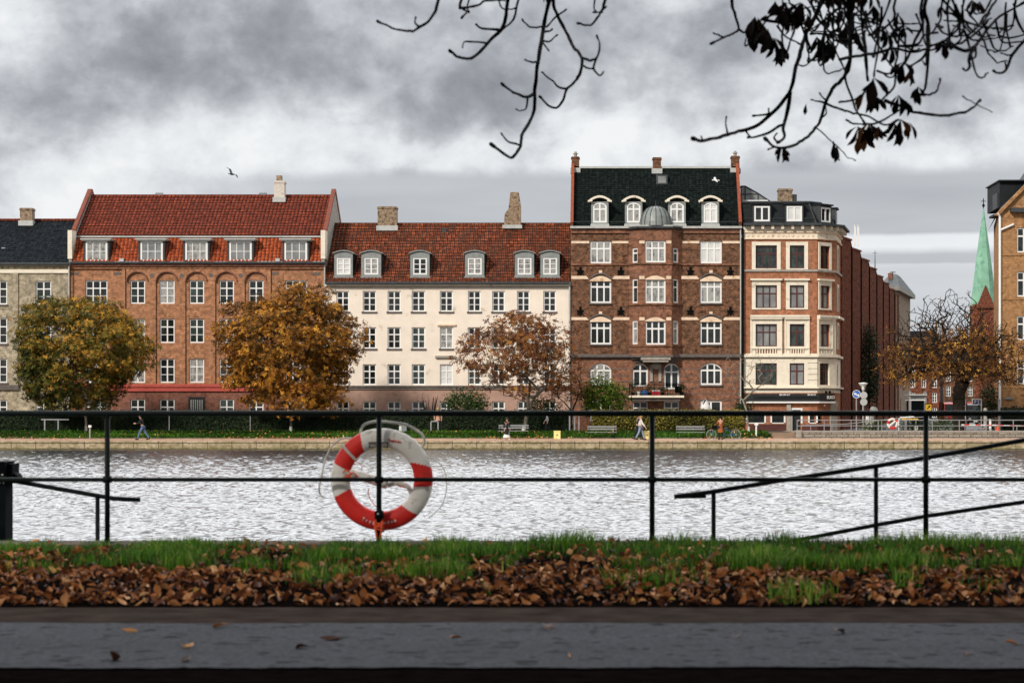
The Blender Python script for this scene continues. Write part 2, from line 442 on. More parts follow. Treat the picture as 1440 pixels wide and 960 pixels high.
# ---------------------------------------------------------------- world, sun, camera
w = bpy.data.worlds.new("World"); S.world = w; w.use_nodes = True
t = NT(w.node_tree)
SUN_EL, SUN_AZ = R(32), R(212)   # azimuth clockwise from +Y: behind the camera to the left
sky = t.n('ShaderNodeTexSky', sky_type='NISHITA'); sky.sun_disc = False
sky.sun_elevation = SUN_EL; sky.sun_rotation = SUN_AZ; sky.air_density = 1; sky.dust_density = 3
g = t.coord('Generated')
px, py, pz = t.sep(g)[:3]
az = t.math('ARCTAN2', px, py); el = t.math('ARCSINE', pz)
KV = 1.2
vec = t.comb(az, t.math('MULTIPLY', el, KV), 0.0)
wn = t.n('ShaderNodeTexNoise'); t.l(vec, wn.inputs['Vector']); wn.inputs['Scale'].default_value = 13; wn.inputs['Detail'].default_value = 5
warp = t.vmul(wn.outputs['Color'], (.075, .055, 0))
av = t.n('ShaderNodeVectorMath', operation='ADD'); t.l(vec, av.inputs[0]); t.l(warp, av.inputs[1])
sb = t.n('ShaderNodeVectorMath', operation='SUBTRACT'); t.l(av.outputs[0], sb.inputs[0]); sb.inputs[1].default_value = (.0375, .0275, 0)
wu, wv = t.sep(sb.outputs[0])[:2]
def blob(x, y, rx, ry, amp):
    u0 = math.atan((x-CX)/F); v0 = math.atan((CY-y)/F)*KV; ru = rx/F; rv = ry/F*KV
    du = t.math('MULTIPLY', t.math('SUBTRACT', wu, u0), 1/ru); dv = t.math('MULTIPLY', t.math('SUBTRACT', wv, v0), 1/rv)
    d2 = t.math('ADD', t.math('MULTIPLY', du, du), t.math('MULTIPLY', dv, dv))
    return t.math('MULTIPLY', t.math('EXPONENT', t.math('MULTIPLY', d2, -1)), amp)
n1 = t.noise(vec, 12.5, 9, .56, .0); n2 = t.noise(vec, 30, 9, .58, .15); n3 = t.noise(t.vmul(vec, (.35, 2.0, 1)), 16, 4, .5)
tot = t.math('ADD', .735, t.math('MULTIPLY', t.math('SUBTRACT', n1, .5), 1.3))
tot = t.math('ADD', tot, t.math('MULTIPLY', t.math('SUBTRACT', n2, .5), .75))
BL = [(250,110,190,75,-.34),(640,130,130,75,-.34),(720,20,420,60,-.15),(330,215,120,45,-.20),(20,190,60,110,-.16),(430,20,240,50,-.16),
      (1370,60,130,110,-.24),(930,60,140,60,-.10),(90,250,120,55,.24),(400,170,140,55,.26),(620,215,230,34,.26),(520,240,200,18,.08),
      (960,200,200,35,.16),(1060,170,160,60,.05),(30,60,60,60,.22),(1300,200,170,40,.10),(870,150,90,55,.12),(1140,110,160,60,-.05),(170,300,150,20,.1)]
for b_ in BL: tot = t.math('ADD', tot, blob(*b_[:4], b_[4]*(.85 if b_[4] < 0 else 1)))
# flat stratus below about 6.5 degrees, with pale gaps low on the right
def lev(y): return math.atan((CY-y)/F)
elw = t.math('ADD', el, t.math('MULTIPLY', t.math('SUBTRACT', n1, .5), .006))
elw = t.math('SUBTRACT', elw, t.math('MULTIPLY', t.math('MAXIMUM', t.math('SUBTRACT', az, -.16), 0), .012))
strat = t.n('ShaderNodeMapRange'); strat.interpolation_type = 'SMOOTHSTEP'
t.l(elw, strat.inputs[0]); strat.inputs[1].default_value = lev(262); strat.inputs[2].default_value = lev(236); strat.inputs[3].default_value = 1; strat.inputs[4].default_value = 0
gap = t.ramp(t.math('MULTIPLY', elw, 10), [(0, .74), (.38, .76), (.56, .74), (.615, .80), (.625, .68), (.66, .68), (.70, .96), (.745, .94), (.765, .68), (.95, .64), (1, .66)])
stv = t.math('ADD', gap, t.math('MULTIPLY', t.math('SUBTRACT', n3, .5), .26))
lm = t.n('ShaderNodeMapRange'); lm.interpolation_type = 'SMOOTHSTEP'
t.l(az, lm.inputs[0]); lm.inputs[1].default_value = -.24; lm.inputs[2].default_value = -.12; lm.inputs[3].default_value = .15; lm.inputs[4].default_value = 1
sf = t.math('MULTIPLY', strat.outputs[0], lm.outputs[0])
tm = t.n('ShaderNodeMix'); t.l(sf, tm.inputs[0]); t.l(tot, tm.inputs[2]); t.l(stv, tm.inputs[3])
v_ = tm.outputs[0]
cl = t.ramp(v_, [(.0, (.165,.168,.188)), (.25, (.225,.228,.25)), (.5, (.36,.375,.41)), (.68, (.55,.575,.61)), (.85, (.78,.805,.83)), (1, (.91,.925,.94))])
hi = t.n('ShaderNodeMapRange'); hi.interpolation_type = 'SMOOTHSTEP'
t.l(el, hi.inputs[0]); hi.inputs[1].default_value = .193; hi.inputs[2].default_value = .29
hic = t.ramp(n1, [(.3, (.86,.88,.92)), (.7, (1.0,1.0,1.0))])
# the cloud is brightest beyond the houses, duller behind the camera
fb = t.n('ShaderNodeMapRange'); fb.interpolation_type = 'SMOOTHSTEP'
t.l(py, fb.inputs[0]); fb.inputs[1].default_value = .0; fb.inputs[2].default_value = .9; fb.inputs[3].default_value = .60; fb.inputs[4].default_value = 4.0
hik = t.comb(fb.outputs[0], fb.outputs[0], fb.outputs[0])
hicm = t.mix(1.0, hic, hik, 'MULTIPLY')
cloud = t.mix(hi.outputs[0], cl, hicm)
cloud10 = t.vmul(cloud, (10, 10, 10))
fin = t.mix(.97, sky.outputs[0], cloud10)
bg = t.n('ShaderNodeBackground'); t.l(fin, bg.inputs[0]); bg.inputs[1].default_value = .1
wo = t.n('ShaderNodeOutputWorld'); t.l(bg.outputs[0], wo.inputs[0])

sl = bpy.data.lights.new('sun', 'SUN'); sl.energy = 3.3; sl.angle = R(7); sl.color = (1, .93, .84)
so = bpy.data.objects.new('sun', sl); COL.objects.link(so)
sdir = Vector((math.sin(SUN_AZ)*math.cos(SUN_EL), math.cos(SUN_AZ)*math.cos(SUN_EL), math.sin(SUN_EL)))
so.rotation_euler = sdir.to_track_quat('Z', 'Y').to_euler(); so.location = (-10, -30, 40)

cd = bpy.data.cameras.new('camera'); cam = bpy.data.objects.new('camera', cd); COL.objects.link(cam)
cam.location = (0, 0, CZ); cam.rotation_euler = (R(90), 0, 0)
cd.sensor_width = 36; cd.lens = F/1440*36; cd.clip_start = .5; cd.clip_end = 4000
cd.shift_x = -(CX-720)/1440; cd.shift_y = (CY-480)/1440
cd.dof.use_dof = True; cd.dof.focus_distance = 165; cd.dof.aperture_fstop = 5.6
S.camera = cam
S.render.engine = 'CYCLES'
S.view_settings.view_transform = 'Standard'; S.view_settings.look = 'None'; S.view_settings.gamma = 1
S.view_settings.use_curve_mapping = False; S.view_settings.exposure = 0
S.render.resolution_x = 1024; S.render.resolution_y = 682
# ---------------------------------------------------------------- building kit
def perp(d): return (-d[1], d[0])
def wall_grid(mb, P0, P1, z0, z1, ops=(), depth=.25):
    L = math.hypot(P1[0]-P0[0], P1[1]-P0[1]); d = ((P1[0]-P0[0])/L, (P1[1]-P0[1])/L); n = perp(d)
    def P(u, z, k=0.0): return (P0[0]+d[0]*u+n[0]*k, P0[1]+d[1]*u+n[1]*k, z)
    ops = [(max(0, o[0]), min(L, o[1]), max(z0, o[2]), min(z1, o[3]), o[4] if len(o) > 4 else 0) for o in ops
           if o[1] > 0.02 and o[0] < L-.02 and o[3] > z0+.02 and o[2] < z1-.02]
    us = sorted({0, L} | {round(o[0], 4) for o in ops} | {round(o[1], 4) for o in ops})
    zs = sorted({z0, z1} | {round(o[2], 4) for o in ops} | {round(o[3], 4) for o in ops})
    for i in range(len(us)-1):
        for j in range(len(zs)-1):
            if us[i+1]-us[i] < 1e-4 or zs[j+1]-zs[j] < 1e-4: continue
            cu = (us[i]+us[i+1])/2; cz = (zs[j]+zs[j+1])/2
            if any(o[0] < cu < o[1] and o[2] < cz < o[3] for o in ops): continue
            mb.quad(P(us[i], zs[j]), P(us[i+1], zs[j]), P(us[i+1], zs[j+1]), P(us[i], zs[j+1]))
    for a, b, c, e, rise in ops:
        e2 = e-rise
        mb.quad(P(a,c), P(a,e2), P(a,e2,depth), P(a,c,depth))
        mb.quad(P(b,c), P(b,c,depth), P(b,e2,depth), P(b,e2))
        mb.quad(P(a,c), P(a,c,depth), P(b,c,depth), P(b,c))
        if rise <= 0: mb.quad(P(a,e), P(b,e), P(b,e,depth), P(a,e,depth))
        else:
            K = 10
            q = [(a+(b-a)*k/K, arc_z(a, b, e2, rise, a+(b-a)*k/K)) for k in range(K+1)]
            for k in range(K):
                (u0, s0), (u1, s1) = q[k], q[k+1]
                mb.quad(P(u0,s0), P(u1,s1), P(u1,e+.001), P(u0,e+.001))
                mb.quad(P(u0,s0), P(u0,s0,depth), P(u1,s1,depth), P(u1,s1))
def arc_z(a, b, zs, rise, u):
    h = (b-a)/2; c = (a+b)/2
    if rise >= h*.98: return zs + rise*math.sqrt(max(0, 1-((u-c)/h)**2))
    r = (h*h+rise*rise)/(2*rise)
    return zs + math.sqrt(max(0, r*r-(u-c)**2)) - (r-rise)

WC = {}
def win_meshes(w, h, rise, cols, rows, fr, fmat, pmat, thin):
    key = (round(w,2), round(h,2), round(rise,2), cols, rows, fr, fmat)
    if key not in WC:
        mb = MB(); d0, d1 = 0.0, .07
        hs = h-rise
        mb.box(-w/2, -w/2+fr, d0, d1, 0, hs); mb.box(w/2-fr, w/2, d0, d1, 0, hs)
        mb.box(-w/2+fr, w/2-fr, d0+.002, d1, 0, fr)
        def top(u, off=0):
            return arc_z(-w/2, w/2, hs, rise, u)-off if rise > 0 else h-off
        if rise > 0:
            K = 12
            for k in range(K):
                u0 = -w/2+w*k/K; u1 = -w/2+w*(k+1)/K
                i0 = u0*(1-2*fr/w); i1 = u1*(1-2*fr/w)
                a, b = (u0, top(u0)), (u1, top(u1)); c, e = (i1, max(hs-.01, top(i1, fr))), (i0, max(hs-.01, top(i0, fr)))
                mb.prism_y([a, b, c, e], d0, d1)
        else: mb.box(-w/2+fr, w/2-fr, d0+.002, d1, h-fr, h)
        for u, tk in cols:
            x = -w/2+w*u
            mb.box(x-tk/2, x+tk/2, d0+.006, d1-.003, fr, top(x, fr*.5))
        for v, tk in rows:
            z = h*v
            mb.box(-w/2+fr*.5, w/2-fr*.5, d0+.01, d1-.006, z-tk/2, z+tk/2)
        pb = MB()
        if rise > 0:
            K = 12
            pts = [(-w/2+.02, .02), (w/2-.02, .02)] + [(w/2-.02-(w-.04)*k/K, top((w/2-.02-(w-.04)*k/K)*.98, .02)) for k in range(K+1)]
            pb.add([(x, .055, z) for x, z in pts], [tuple(range(len(pts)))])
        else: pb.quad((-w/2+.02,.055,.02), (w/2-.02,.055,.02), (w/2-.02,.055,h-.02), (-w/2+.02,.055,h-.02))
        WC[key] = [mb.mesh('window', M[fmat]), pb, {}]
    e = WC[key]
    if pmat not in e[2]: e[2][pmat] = e[1].mesh('pane', M[pmat])
    return e[0], e[2][pmat]
ST = {
 'six':   dict(cols=((.5,.10),), rows=((.66,.09),(.34,.045)), fr=.10),
 'six3':  dict(cols=((.34,.09),(.66,.09)), rows=((.66,.09),(.34,.045)), fr=.10),
 'dorm6': dict(cols=((.34,.06),(.66,.06)), rows=((.5,.05),), fr=.16),
 'cas':   dict(cols=((.5,.13),), rows=((.62,.05),(.33,.05)), fr=.11),
 'three': dict(cols=((.34,.12),(.66,.12)), rows=((.66,.13),), fr=.13),
 'slim':  dict(cols=(), rows=((.66,.12),), fr=.11),
 'two':   dict(cols=((.5,.13),), rows=((.66,.12),), fr=.13),
 'bthree':dict(cols=((.36,.09),(.66,.09)), rows=((.64,.09),), fr=.08),
 'btwo':  dict(cols=((.5,.11),), rows=((.64,.10),), fr=.08),
 'plain2':dict(cols=((.5,.14),), rows=(), fr=.13),
 'one':   dict(cols=(), rows=(), fr=.12),
}
def add_window(parent, pos, w, h, style, rot=0.0, pane='glass_dark', fmat='white_paint', rise=0.0, sill=None, recess=.12, flat=False, label=None):
    """pos: bottom centre of the opening on the wall face"""
    s = ST[style]
    fm, pm = win_meshes(w, h, rise, s['cols'], s['rows'], s['fr'], fmat, pane, 0)
    n = (-math.sin(rot), math.cos(rot))
    P = (pos[0]+n[0]*recess, pos[1]+n[1]*recess, pos[2])
    f = bpy.data.objects.new('window', fm); link(f, parent, P); f.rotation_euler = (0, 0, rot)
    p = bpy.data.objects.new('pane', pm)
    if flat: link(p, parent, P); p.rotation_euler = (0, 0, rot)
    else: link(p, f, P)
    if label: tag(f, label)
    if sill:
        key = ('sill', round(w, 2), sill, round(recess, 2))
        if key not in WC:
            mb = MB(); mb.box(-w/2-.08, w/2+.08, -recess-.09, .06, -.13, 0); WC[key] = mb.mesh('sill', M[sill])
        so_ = bpy.data.objects.new('sill', WC[key])
        link(so_, parent if flat else f, P)
        if flat: so_.rotation_euler = (0, 0, rot)
    return f

def front(parent, name, mat, Y, px0, px1, ytop, ybot, wins, extra=None):
    """straight front wall at depth Y with its windows given as photo rectangles (x0,x1,ytop,ybot,style,pane[,rise_px,frame,sill])"""
    P0 = (X(px0, Y), Y); P1 = (X(px1, Y), Y)
    ops = []
    for wd in wins:
        k = Y/F
        rise = (wd[6] if len(wd) > 6 else 0)*k
        ops.append(((wd[0]-px0)*k, (wd[1]-px0)*k, Z(wd[3], Y), Z(wd[2], Y), rise))
    mb = MB(); wall_grid(mb, P0, P1, Z(ybot, Y), Z(ytop, Y), ops)
    if extra: extra(mb)
    o = mb.build(name, M[mat], parent)
    for wd in wins:
        k = Y/F
        add_window(parent, ((X(wd[0], Y)+X(wd[1], Y))/2, Y, Z(wd[3], Y)), (wd[1]-wd[0])*k, (wd[3]-wd[2])*k, wd[4], 0, wd[5],
                   wd[7] if len(wd) > 7 and wd[7] else 'white_paint', (wd[6] if len(wd) > 6 else 0)*k, wd[8] if len(wd) > 8 else None)
    return o

def pantile(mb, xl, xr, y0, z0, y1, z1, pitch=.3, course=.36, amp=.075, step=.04, seg=6):
    L = math.hypot(y1-y0, z1-z0); nc = max(1, round(L/course)); nx = int((xr-xl)/pitch*seg)
    ny, nz = -(z1-z0)/L, (y1-y0)/L        # outward normal, up and to the front
    vs = []; fs = []
    rows = []
    for c in range(nc):
        rows += [(c/nc, step), ((c+1)/nc-.0001, 0)]
    for t_, lift in rows:
        for i in range(nx+1):
            x = xl+(xr-xl)*i/nx
            a = amp*(abs(math.sin(math.pi*i/seg))**.7 if amp else 0)
            o = a+lift
            vs.append((x, y0+(y1-y0)*t_+ny*o, z0+(z1-z0)*t_+nz*o))
    for r in range(len(rows)-1):
        for i in range(nx):
            fs.append((r*(nx+1)+i, r*(nx+1)+i+1, (r+1)*(nx+1)+i+1, (r+1)*(nx+1)+i))
    mb.add(vs, fs)

def house(name, label, Y, px0, px1, ybase=606):
    loc = ((X(px0, Y)+X(px1, Y))/2, Y, Z(ybase, Y))
    return thing(name, loc, label, 'house', 'houses along the far quay')
GZ = -0.95    # ground level of the far bank
def box_part(parent, name, mat, px0, px1, ytop, ybot, Y, proud, depth=.0, bev=0):
    mb = MB(); mb.box(X(px0, Y), X(px1, Y), Y-proud, Y+depth-.001, Z(ybot, Y), Z(ytop, Y)); return mb.build(name, M[mat], parent)
def side_box(parent, Yf, px0, px1, ztop, depth, mat, name='side_wall'):
    """end and rear walls behind a front"""
    x0, x1 = X(px0, Yf)+.01, X(px1, Yf)-.01
    mb = MB()
    mb.quad((x0, Yf+.01, GZ-.3), (x0, Yf+depth, GZ-.3), (x0, Yf+depth, ztop), (x0, Yf+.01, ztop))
    mb.quad((x1, Yf+depth, GZ-.3), (x1, Yf+.01, GZ-.3), (x1, Yf+.01, ztop), (x1, Yf+depth, ztop))
    mb.quad((x1, Yf+depth, GZ-.3), (x0, Yf+depth, GZ-.3), (x0, Yf+depth, ztop), (x1, Yf+depth, ztop))
    return mb.build(name, M[mat], parent)
def chimney(parent, mat, px0, px1, ytop, ybot, Y, depth=.9, cap=True, pots=0, name='chimney'):
    mb = MB(); x0, x1 = X(px0, Y), X(px1, Y); z0, z1 = Z(ybot, Y), Z(ytop, Y)
    mb.box(x0, x1, Y-depth/2, Y+depth/2, z0-.5, z1-.18)
    mb.box(x0-.05, x1+.05, Y-depth/2-.05, Y+depth/2+.05, z1-.18, z1-.06)
    mb.box(x0-.0, x1+.0, Y-depth/2, Y+depth/2, z1-.06, z1)
    o = mb.build(name, M[mat], parent)
    mb = MB(); mb.box(x0-.1, x1+.1, Y-depth/2-.12, Y+depth/2+.1, z0-.35, z0+.06)
    mb.build('flashing', M['zinc_pale'], o)
    for i in range(pots):
        q = MB(); q.lathe(((x0+x1)/2+(i-(pots-1)/2)*.35, Y, z1-.02), [(.13,0),(.13,.22),(.2,.26),(.2,.32),(.11,.33),(.11,.45)], 10); q.build('chimney_pot', M['stone_grey'], o)
    return o
def pipe(parent, mat, px, ytop, ybot, Y, r=.06):
    mb = MB(); mb.tube([(X(px, Y), Y, Z(ytop, Y)), (X(px, Y), Y, Z(ybot, Y))], r, 8); return mb.build('drainpipe', M[mat], parent)
def gutter(parent, mat, px0, px1, y, Y, r=.09):
    mb = MB(); mb.tube([(X(px0, Y), Y, Z(y, Y)), (X(px1, Y), Y, Z(y, Y))], r, 8); return mb.build('gutter', M[mat], parent)

# ================================================================ house 1: grey rendered, slate roof
Y1 = 170.0
h1 = house('rendered_house', 'weathered grey-beige rendered house with dark slate roof at the far left', Y1, -70, 97)
w1 = []
for x0, x1 in ((-12,10),(50,72)):
    for ya, yb in ((395,428),(447,483),(504,538)): w1.append((x0, x1, ya, yb, 'six', 'glass_dark', 0, None, 'stone_dark'))
    w1.append((x0, x1, 562, 592, 'six', 'glass_dark'))
front(h1, 'wall', 'render_grey', Y1, -70, 97, 371, 612, w1)
side_box(h1, Y1, -70, 97, Z(371, Y1), 11, 'render_grey')
box_part(h1, 'cornice', 'stone_grey', -70, 97, 371, 374, Y1, .35); box_part(h1, 'cornice', 'stone_cream', -70, 97, 379, 384, Y1, .12)
box_part(h1, 'string_course', 'stone_dark', -70, 27, 541, 548, Y1, .22)
box_part(h1, 'balcony_slab', 'stone_dark', 40, 72, 553, 557, Y1, .7)
box_part(h1, 'pilaster', 'render_grey', 15, 26, 384, 541, Y1, .10)
mb = MB(); pantile(mb, X(-70,Y1), X(97,Y1), Y1-.3, Z(370,Y1), Y1+6, Z(310,Y1+6), amp=0, step=.02, course=.32, seg=1)
mb.quad((X(-70,Y1),Y1+12,Z(370,Y1)), (X(97,Y1),Y1+12,Z(370,Y1)), (X(97,Y1),Y1+6,Z(310,Y1+6)), (X(-70,Y1),Y1+6,Z(310,Y1+6)))
rf = mb.build('roof', M['slate_blue'], h1)
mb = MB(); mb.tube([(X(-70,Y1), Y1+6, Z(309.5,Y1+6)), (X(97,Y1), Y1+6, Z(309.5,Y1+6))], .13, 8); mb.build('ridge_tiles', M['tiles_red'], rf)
chimney(h1, 'chimney_tan', 30, 47, 293, 312, Y1+5.5)
for px, py in ((3,353),(41,357),(75,357)):
    yy = Y1+1.5; q = MB()
    zb, zt = Z(py+2.5, yy), Z(py-4, yy+.7)
    q.add([(X(px-5,yy),yy-.1,zb),(X(px+5,yy),yy-.1,zb),(X(px+4,yy),yy+.6,zt+.05),(X(px-4,yy),yy+.6,zt+.05),
           (X(px-5,yy),yy+.1,zb-.2),(X(px+5,yy),yy+.1,zb-.2),(X(px+4,yy),yy+.8,zt-.2),(X(px-4,yy),yy+.8,zt-.2)],
          [(0,1,2,3),(0,4,5,1),(1,5,6,2),(3,2,6,7),(0,3,7,4)])
    rl = q.build('roof_light', M['zinc_pale'], h1)
    q = MB(); q.add([(X(px-3.2,yy),yy+.0,zb+.12),(X(px+3.2,yy),yy+.0,zb+.12),(X(px+2.6,yy),yy+.45,zt+.02),(X(px-2.6,yy),yy+.45,zt+.02)], [(0,1,2,3)])
    for v in range(4): x_, y_, z_ = q.v[v]; q.v[v] = (x_, y_-.03, z_+.03)
    q.build('pane', M['glass_grey'], rl)
gutter(h1, 'zinc_dark', -70, 97, 371, Y1-.4)
pipe(h1, 'zinc_pale', 97, 372, 600, Y1-.2)

# ================================================================ house 2: long rose brick house
Y2 = 170.2
h2 = house('brick_house', 'long rose-red brick house with bright orange mansard tiles and arched bays', Y2, 98, 457)
cols5 = [(183,204),(224.5,245.5),(266,287),(308,329),(349.5,370.5)]
w2 = []; rows = [(394,427,'glass_dark'),(448,482,'glass_dark'),(504,538,'glass_green')]
rr = random.Random(5)
for x0, x1 in [(120,151)]+cols5+[(401,432)]:
    st = 'six' if x1-x0 < 25 else 'six3'
    for ya, yb, pm in rows:
        pm = rr.choice(['glass_dark','glass_green','glass_dark','glass_green','glass_dark','glass_curtain'])
        w2.append((x0, x1, ya, yb, st, pm))
front(h2, 'wall', 'brick_rose', Y2, 98, 457, 371, 549.5, w2)
wg = []
for x0, x1 in [(120,151),(183,204),(224.5,245.5),(308,329),(349.5,370.5),(401,432)]:
    wg.append((x0, x1, 561, 594, 'six' if x1-x0 < 25 else 'six3', rr.choice(['glass_dark','glass_curtain','glass_green'])))
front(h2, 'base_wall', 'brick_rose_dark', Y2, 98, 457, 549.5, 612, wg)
side_box(h2, Y2, 98, 457, Z(371, Y2), 12, 'brick_rose')
# raised piers between the bays, arch rings over them
k2 = Y2/F
edges = [165, 172]
for i in range(4): edges += []
piers = [(172,176.5)] + [(cols5[i][1]+5, cols5[i+1][0]-5) for i in range(4)] + [(376,381)]
mb = MB()
for a, b in piers: mb.box(X(a,Y2), X(b,Y2), Y2-.14, Y2-.001, Z(540,Y2), Z(400,Y2))
mb.build('pier', M['brick_rose'], h2)
mb = MB()   # the brickwork plane that carries the arches
zt, zb = Z(377,Y2), Z(400,Y2)
allx = [172]+[c for p in piers[1:-1] for c in p]+[381]
for i, (x0, x1) in enumerate(cols5):
    a = X(x0-5,Y2); b = X(x1+5,Y2); c = (a+b)/2; h = (b-a)/2; zs = Z(396,Y2)
    K = 12
    for k in range(K):
        t0 = math.pi*k/K; t1 = math.pi*(k+1)/K
        p0 = (c-h*math.cos(t0), zs+h*.92*math.sin(t0)); p1 = (c-h*math.cos(t1), zs+h*.92*math.sin(t1))
        mb.add([(p0[0],Y2-.14,p0[1]),(p1[0],Y2-.14,p1[1]),(p1[0],Y2-.14,zt),(p0[0],Y2-.14,zt),(p0[0],Y2,p0[1]),(p1[0],Y2,p1[1])],
               [(0,1,2,3),(0,4,5,1)])
for a, b in piers:
    mb.quad((X(a,Y2),Y2-.14,zb),(X(b,Y2),Y2-.14,zb),(X(b,Y2),Y2-.14,zt),(X(a,Y2),Y2-.14,zt))
mb.quad((X(172,Y2),Y2-.14,zt),(X(381,Y2),Y2-.14,zt),(X(381,Y2),Y2,zt+.02),(X(172,Y2),Y2,zt+.02))
mb.build('arcade', M['brick_rose'], h2)
mb = MB()   # projecting arch mouldings
for (x0, x1) in cols5:
    a = X(x0-5,Y2); b = X(x1+5,Y2); c = (a+b)/2; h = (b-a)/2-.02; zs = Z(396,Y2)
    mb.tube([(c-h*math.cos(math.pi*k/14), Y2-.17, zs+h*.92*math.sin(math.pi*k/14)) for k in range(15)], .06, 6)
mb.build('arch_moulding', M['brick_rose_dark'], h2)
for px in (214,256,297,339):
    q = MB(); q.lathe((X(px,Y2), Y2-.15, Z(387.5,Y2)), [(.0,-.005),(.17,-.005),(.17,.0)], 16, 'y'); q.build('round_vent', M['stone_dark'], h2)
for px in (105,165,386,445):
    q = MB(); q.box(X(px-5.5,Y2), X(px+5.5,Y2), Y2-.02, Y2+.1, Z(386.5,Y2), Z(383,Y2)); q.build('wall_vent', M['stone_dark'], h2)
box_part(h2, 'cornice', 'brick_rose_dark', 98, 457, 371, 374.5, Y2, .38); box_part(h2, 'cornice', 'brick_rose', 98, 457, 374.5, 378, Y2, .2)
box_part(h2, 'painted_band', 'red_paint_band', 98, 457, 540, 544, Y2, .26); box_part(h2, 'painted_band', 'red_paint_band', 98, 457, 544, 550, Y2, .16)
# door with a grille
q = MB(); q.box(X(265,Y2), X(288,Y2), Y2-.05, Y2-.001, Z(606,Y2), Z(558,Y2)); dr = q.build('door', M['dark_paint'], h2)
q = MB()
for k in range(6): x = X(269+k*3.1, Y2); q.box(x-.04, x+.04, Y2-.09, Y2-.051, Z(577,Y2), Z(562,Y2))
q.build('door_grille', M['zinc_pale'], dr)
# mansard: steep lower tiles, upper pitch
ye = Y2-.25; ym = Y2+1.2; yr = Y2+6.2
zE, zM, zR = Z(368.5,ye), Z(333,ym), Z(276.5,yr)
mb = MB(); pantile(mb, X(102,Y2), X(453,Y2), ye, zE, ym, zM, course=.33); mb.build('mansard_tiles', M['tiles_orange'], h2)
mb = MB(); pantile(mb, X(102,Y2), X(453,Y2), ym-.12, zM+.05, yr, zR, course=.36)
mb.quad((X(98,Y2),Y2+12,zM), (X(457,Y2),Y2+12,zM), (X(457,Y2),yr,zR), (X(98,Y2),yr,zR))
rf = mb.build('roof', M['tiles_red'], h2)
mb = MB(); mb.tube([(X(102,Y2), yr, zR+.03), (X(453,Y2), yr, zR+.03)], .15, 8); mb.build('ridge_tiles', M['tiles_red'], rf)
mb = MB(); mb.box(X(102,Y2), X(453,Y2), ym-.22, ym+.1, zM-.05, zM+.06); mb.build('lead_flashing', M['zinc_pale'], rf)
mb = MB()
for s_ in (0, 1):
    x = X(98,Y2) if s_ == 0 else X(453,Y2)
    mb.prism_x(x+.02, x+.24, [(ye-.1,zE-.3),(ye-.1,zE+1.4),(ym-.3,zM+.5),(yr,zR+.45),(yr+5.5,zM+.4),(yr+5.5,zE-.3)])
mb.build('gable_wall', M['stone_grey'], h2)
mb = MB()
for s_ in (0, 1):
    x = X(98,Y2) if s_ == 0 else X(453,Y2)
    mb.prism_x(x-.03, x+.29, [(ym-.4,zM+.35),(ym-.45,zM+.6),(yr-.2,zR+.62),(yr+.2,zR+.62),(yr+5.6,zM+.5),(yr+5.6,zM+.2),(yr,zR+.38)])
mb.build('gable_coping', M['coping_red'], h2)
mb = MB()
for s_ in (0, 1):
    x = X(98,Y2) if s_ == 0 else X(453,Y2)
    mb.box(x-.05, x+.3, ye-.2, ym-.3, zE+.25, zM+.4)
mb.build('kneeler', M['stone_cream'], h2)
for a, b in ((120,151),(197,229),(260,292),(322,354),(399.5,432)):
    yf = ye-.02; x0, x1 = X(a,yf), X(b,yf); z0, z1 = Z(368,yf), Z(339,yf)
    q = MB(); q.box(x0-.14, x0, yf, ym+.4, z0, z1+.1); q.box(x1, x1+.14, yf, ym+.4, z0, z1+.1); q.box(x0, x1, yf, ym, z0-.1, z0)
    q.quad((x0,yf+.2,z0),(x1,yf+.2,z0),(x1,yf+.2,z1),(x0,yf+.2,z1))
    d = q.build('dormer', M['zinc_dark'], h2)
    add_window(d, ((x0+x1)/2, yf, z0), x1-x0, z1-z0, 'dorm6', 0, rr.choice(['glass_grey','glass_curtain','glass_grey']), recess=.04, flat=True)
    q = MB(); q.box(x0-.35, x1+.35, yf-.3, ym+.2, z1+.1, z1+.2); q.box(x0-.25, x1+.25, yf-.22, ym+.2, z1+.02, z1+.1); q.build('dormer_roof', M['zinc_pale'], d)
gutter(h2, 'zinc_dark', 98, 457, 369.5, Y2-.5)
pipe(h2, 'zinc_pale', 456.5, 372, 600, Y2-.25)
c = chimney(h2, 'chimney_white', 386.5, 401, 255, 279, yr-.4)
q = MB(); q.box(X(390.5,yr), X(397.5,yr), yr-.7, yr-.1, Z(257,yr), Z(248,yr)); q.build('chimney_stack', M['chimney_tan'], c)
for px in (224, 370):
    q = MB(); q.tube([(X(px-5,yr),yr,zR),(X(px-5,yr),yr,Z(272,yr)),(X(px+5,yr),yr,Z(272,yr)),(X(px+5,yr),yr,zR)], .04, 6); q.build('roof_rail', M['zinc_dark'], h2)
for px in (172, 391):
    q = MB(); q.box(X(px-3,ye), X(px+3,ye), ye-.3, ye+.2, Z(368,ye), Z(363.5,ye)); q.build('roof_vent', M['zinc_pale'], h2)

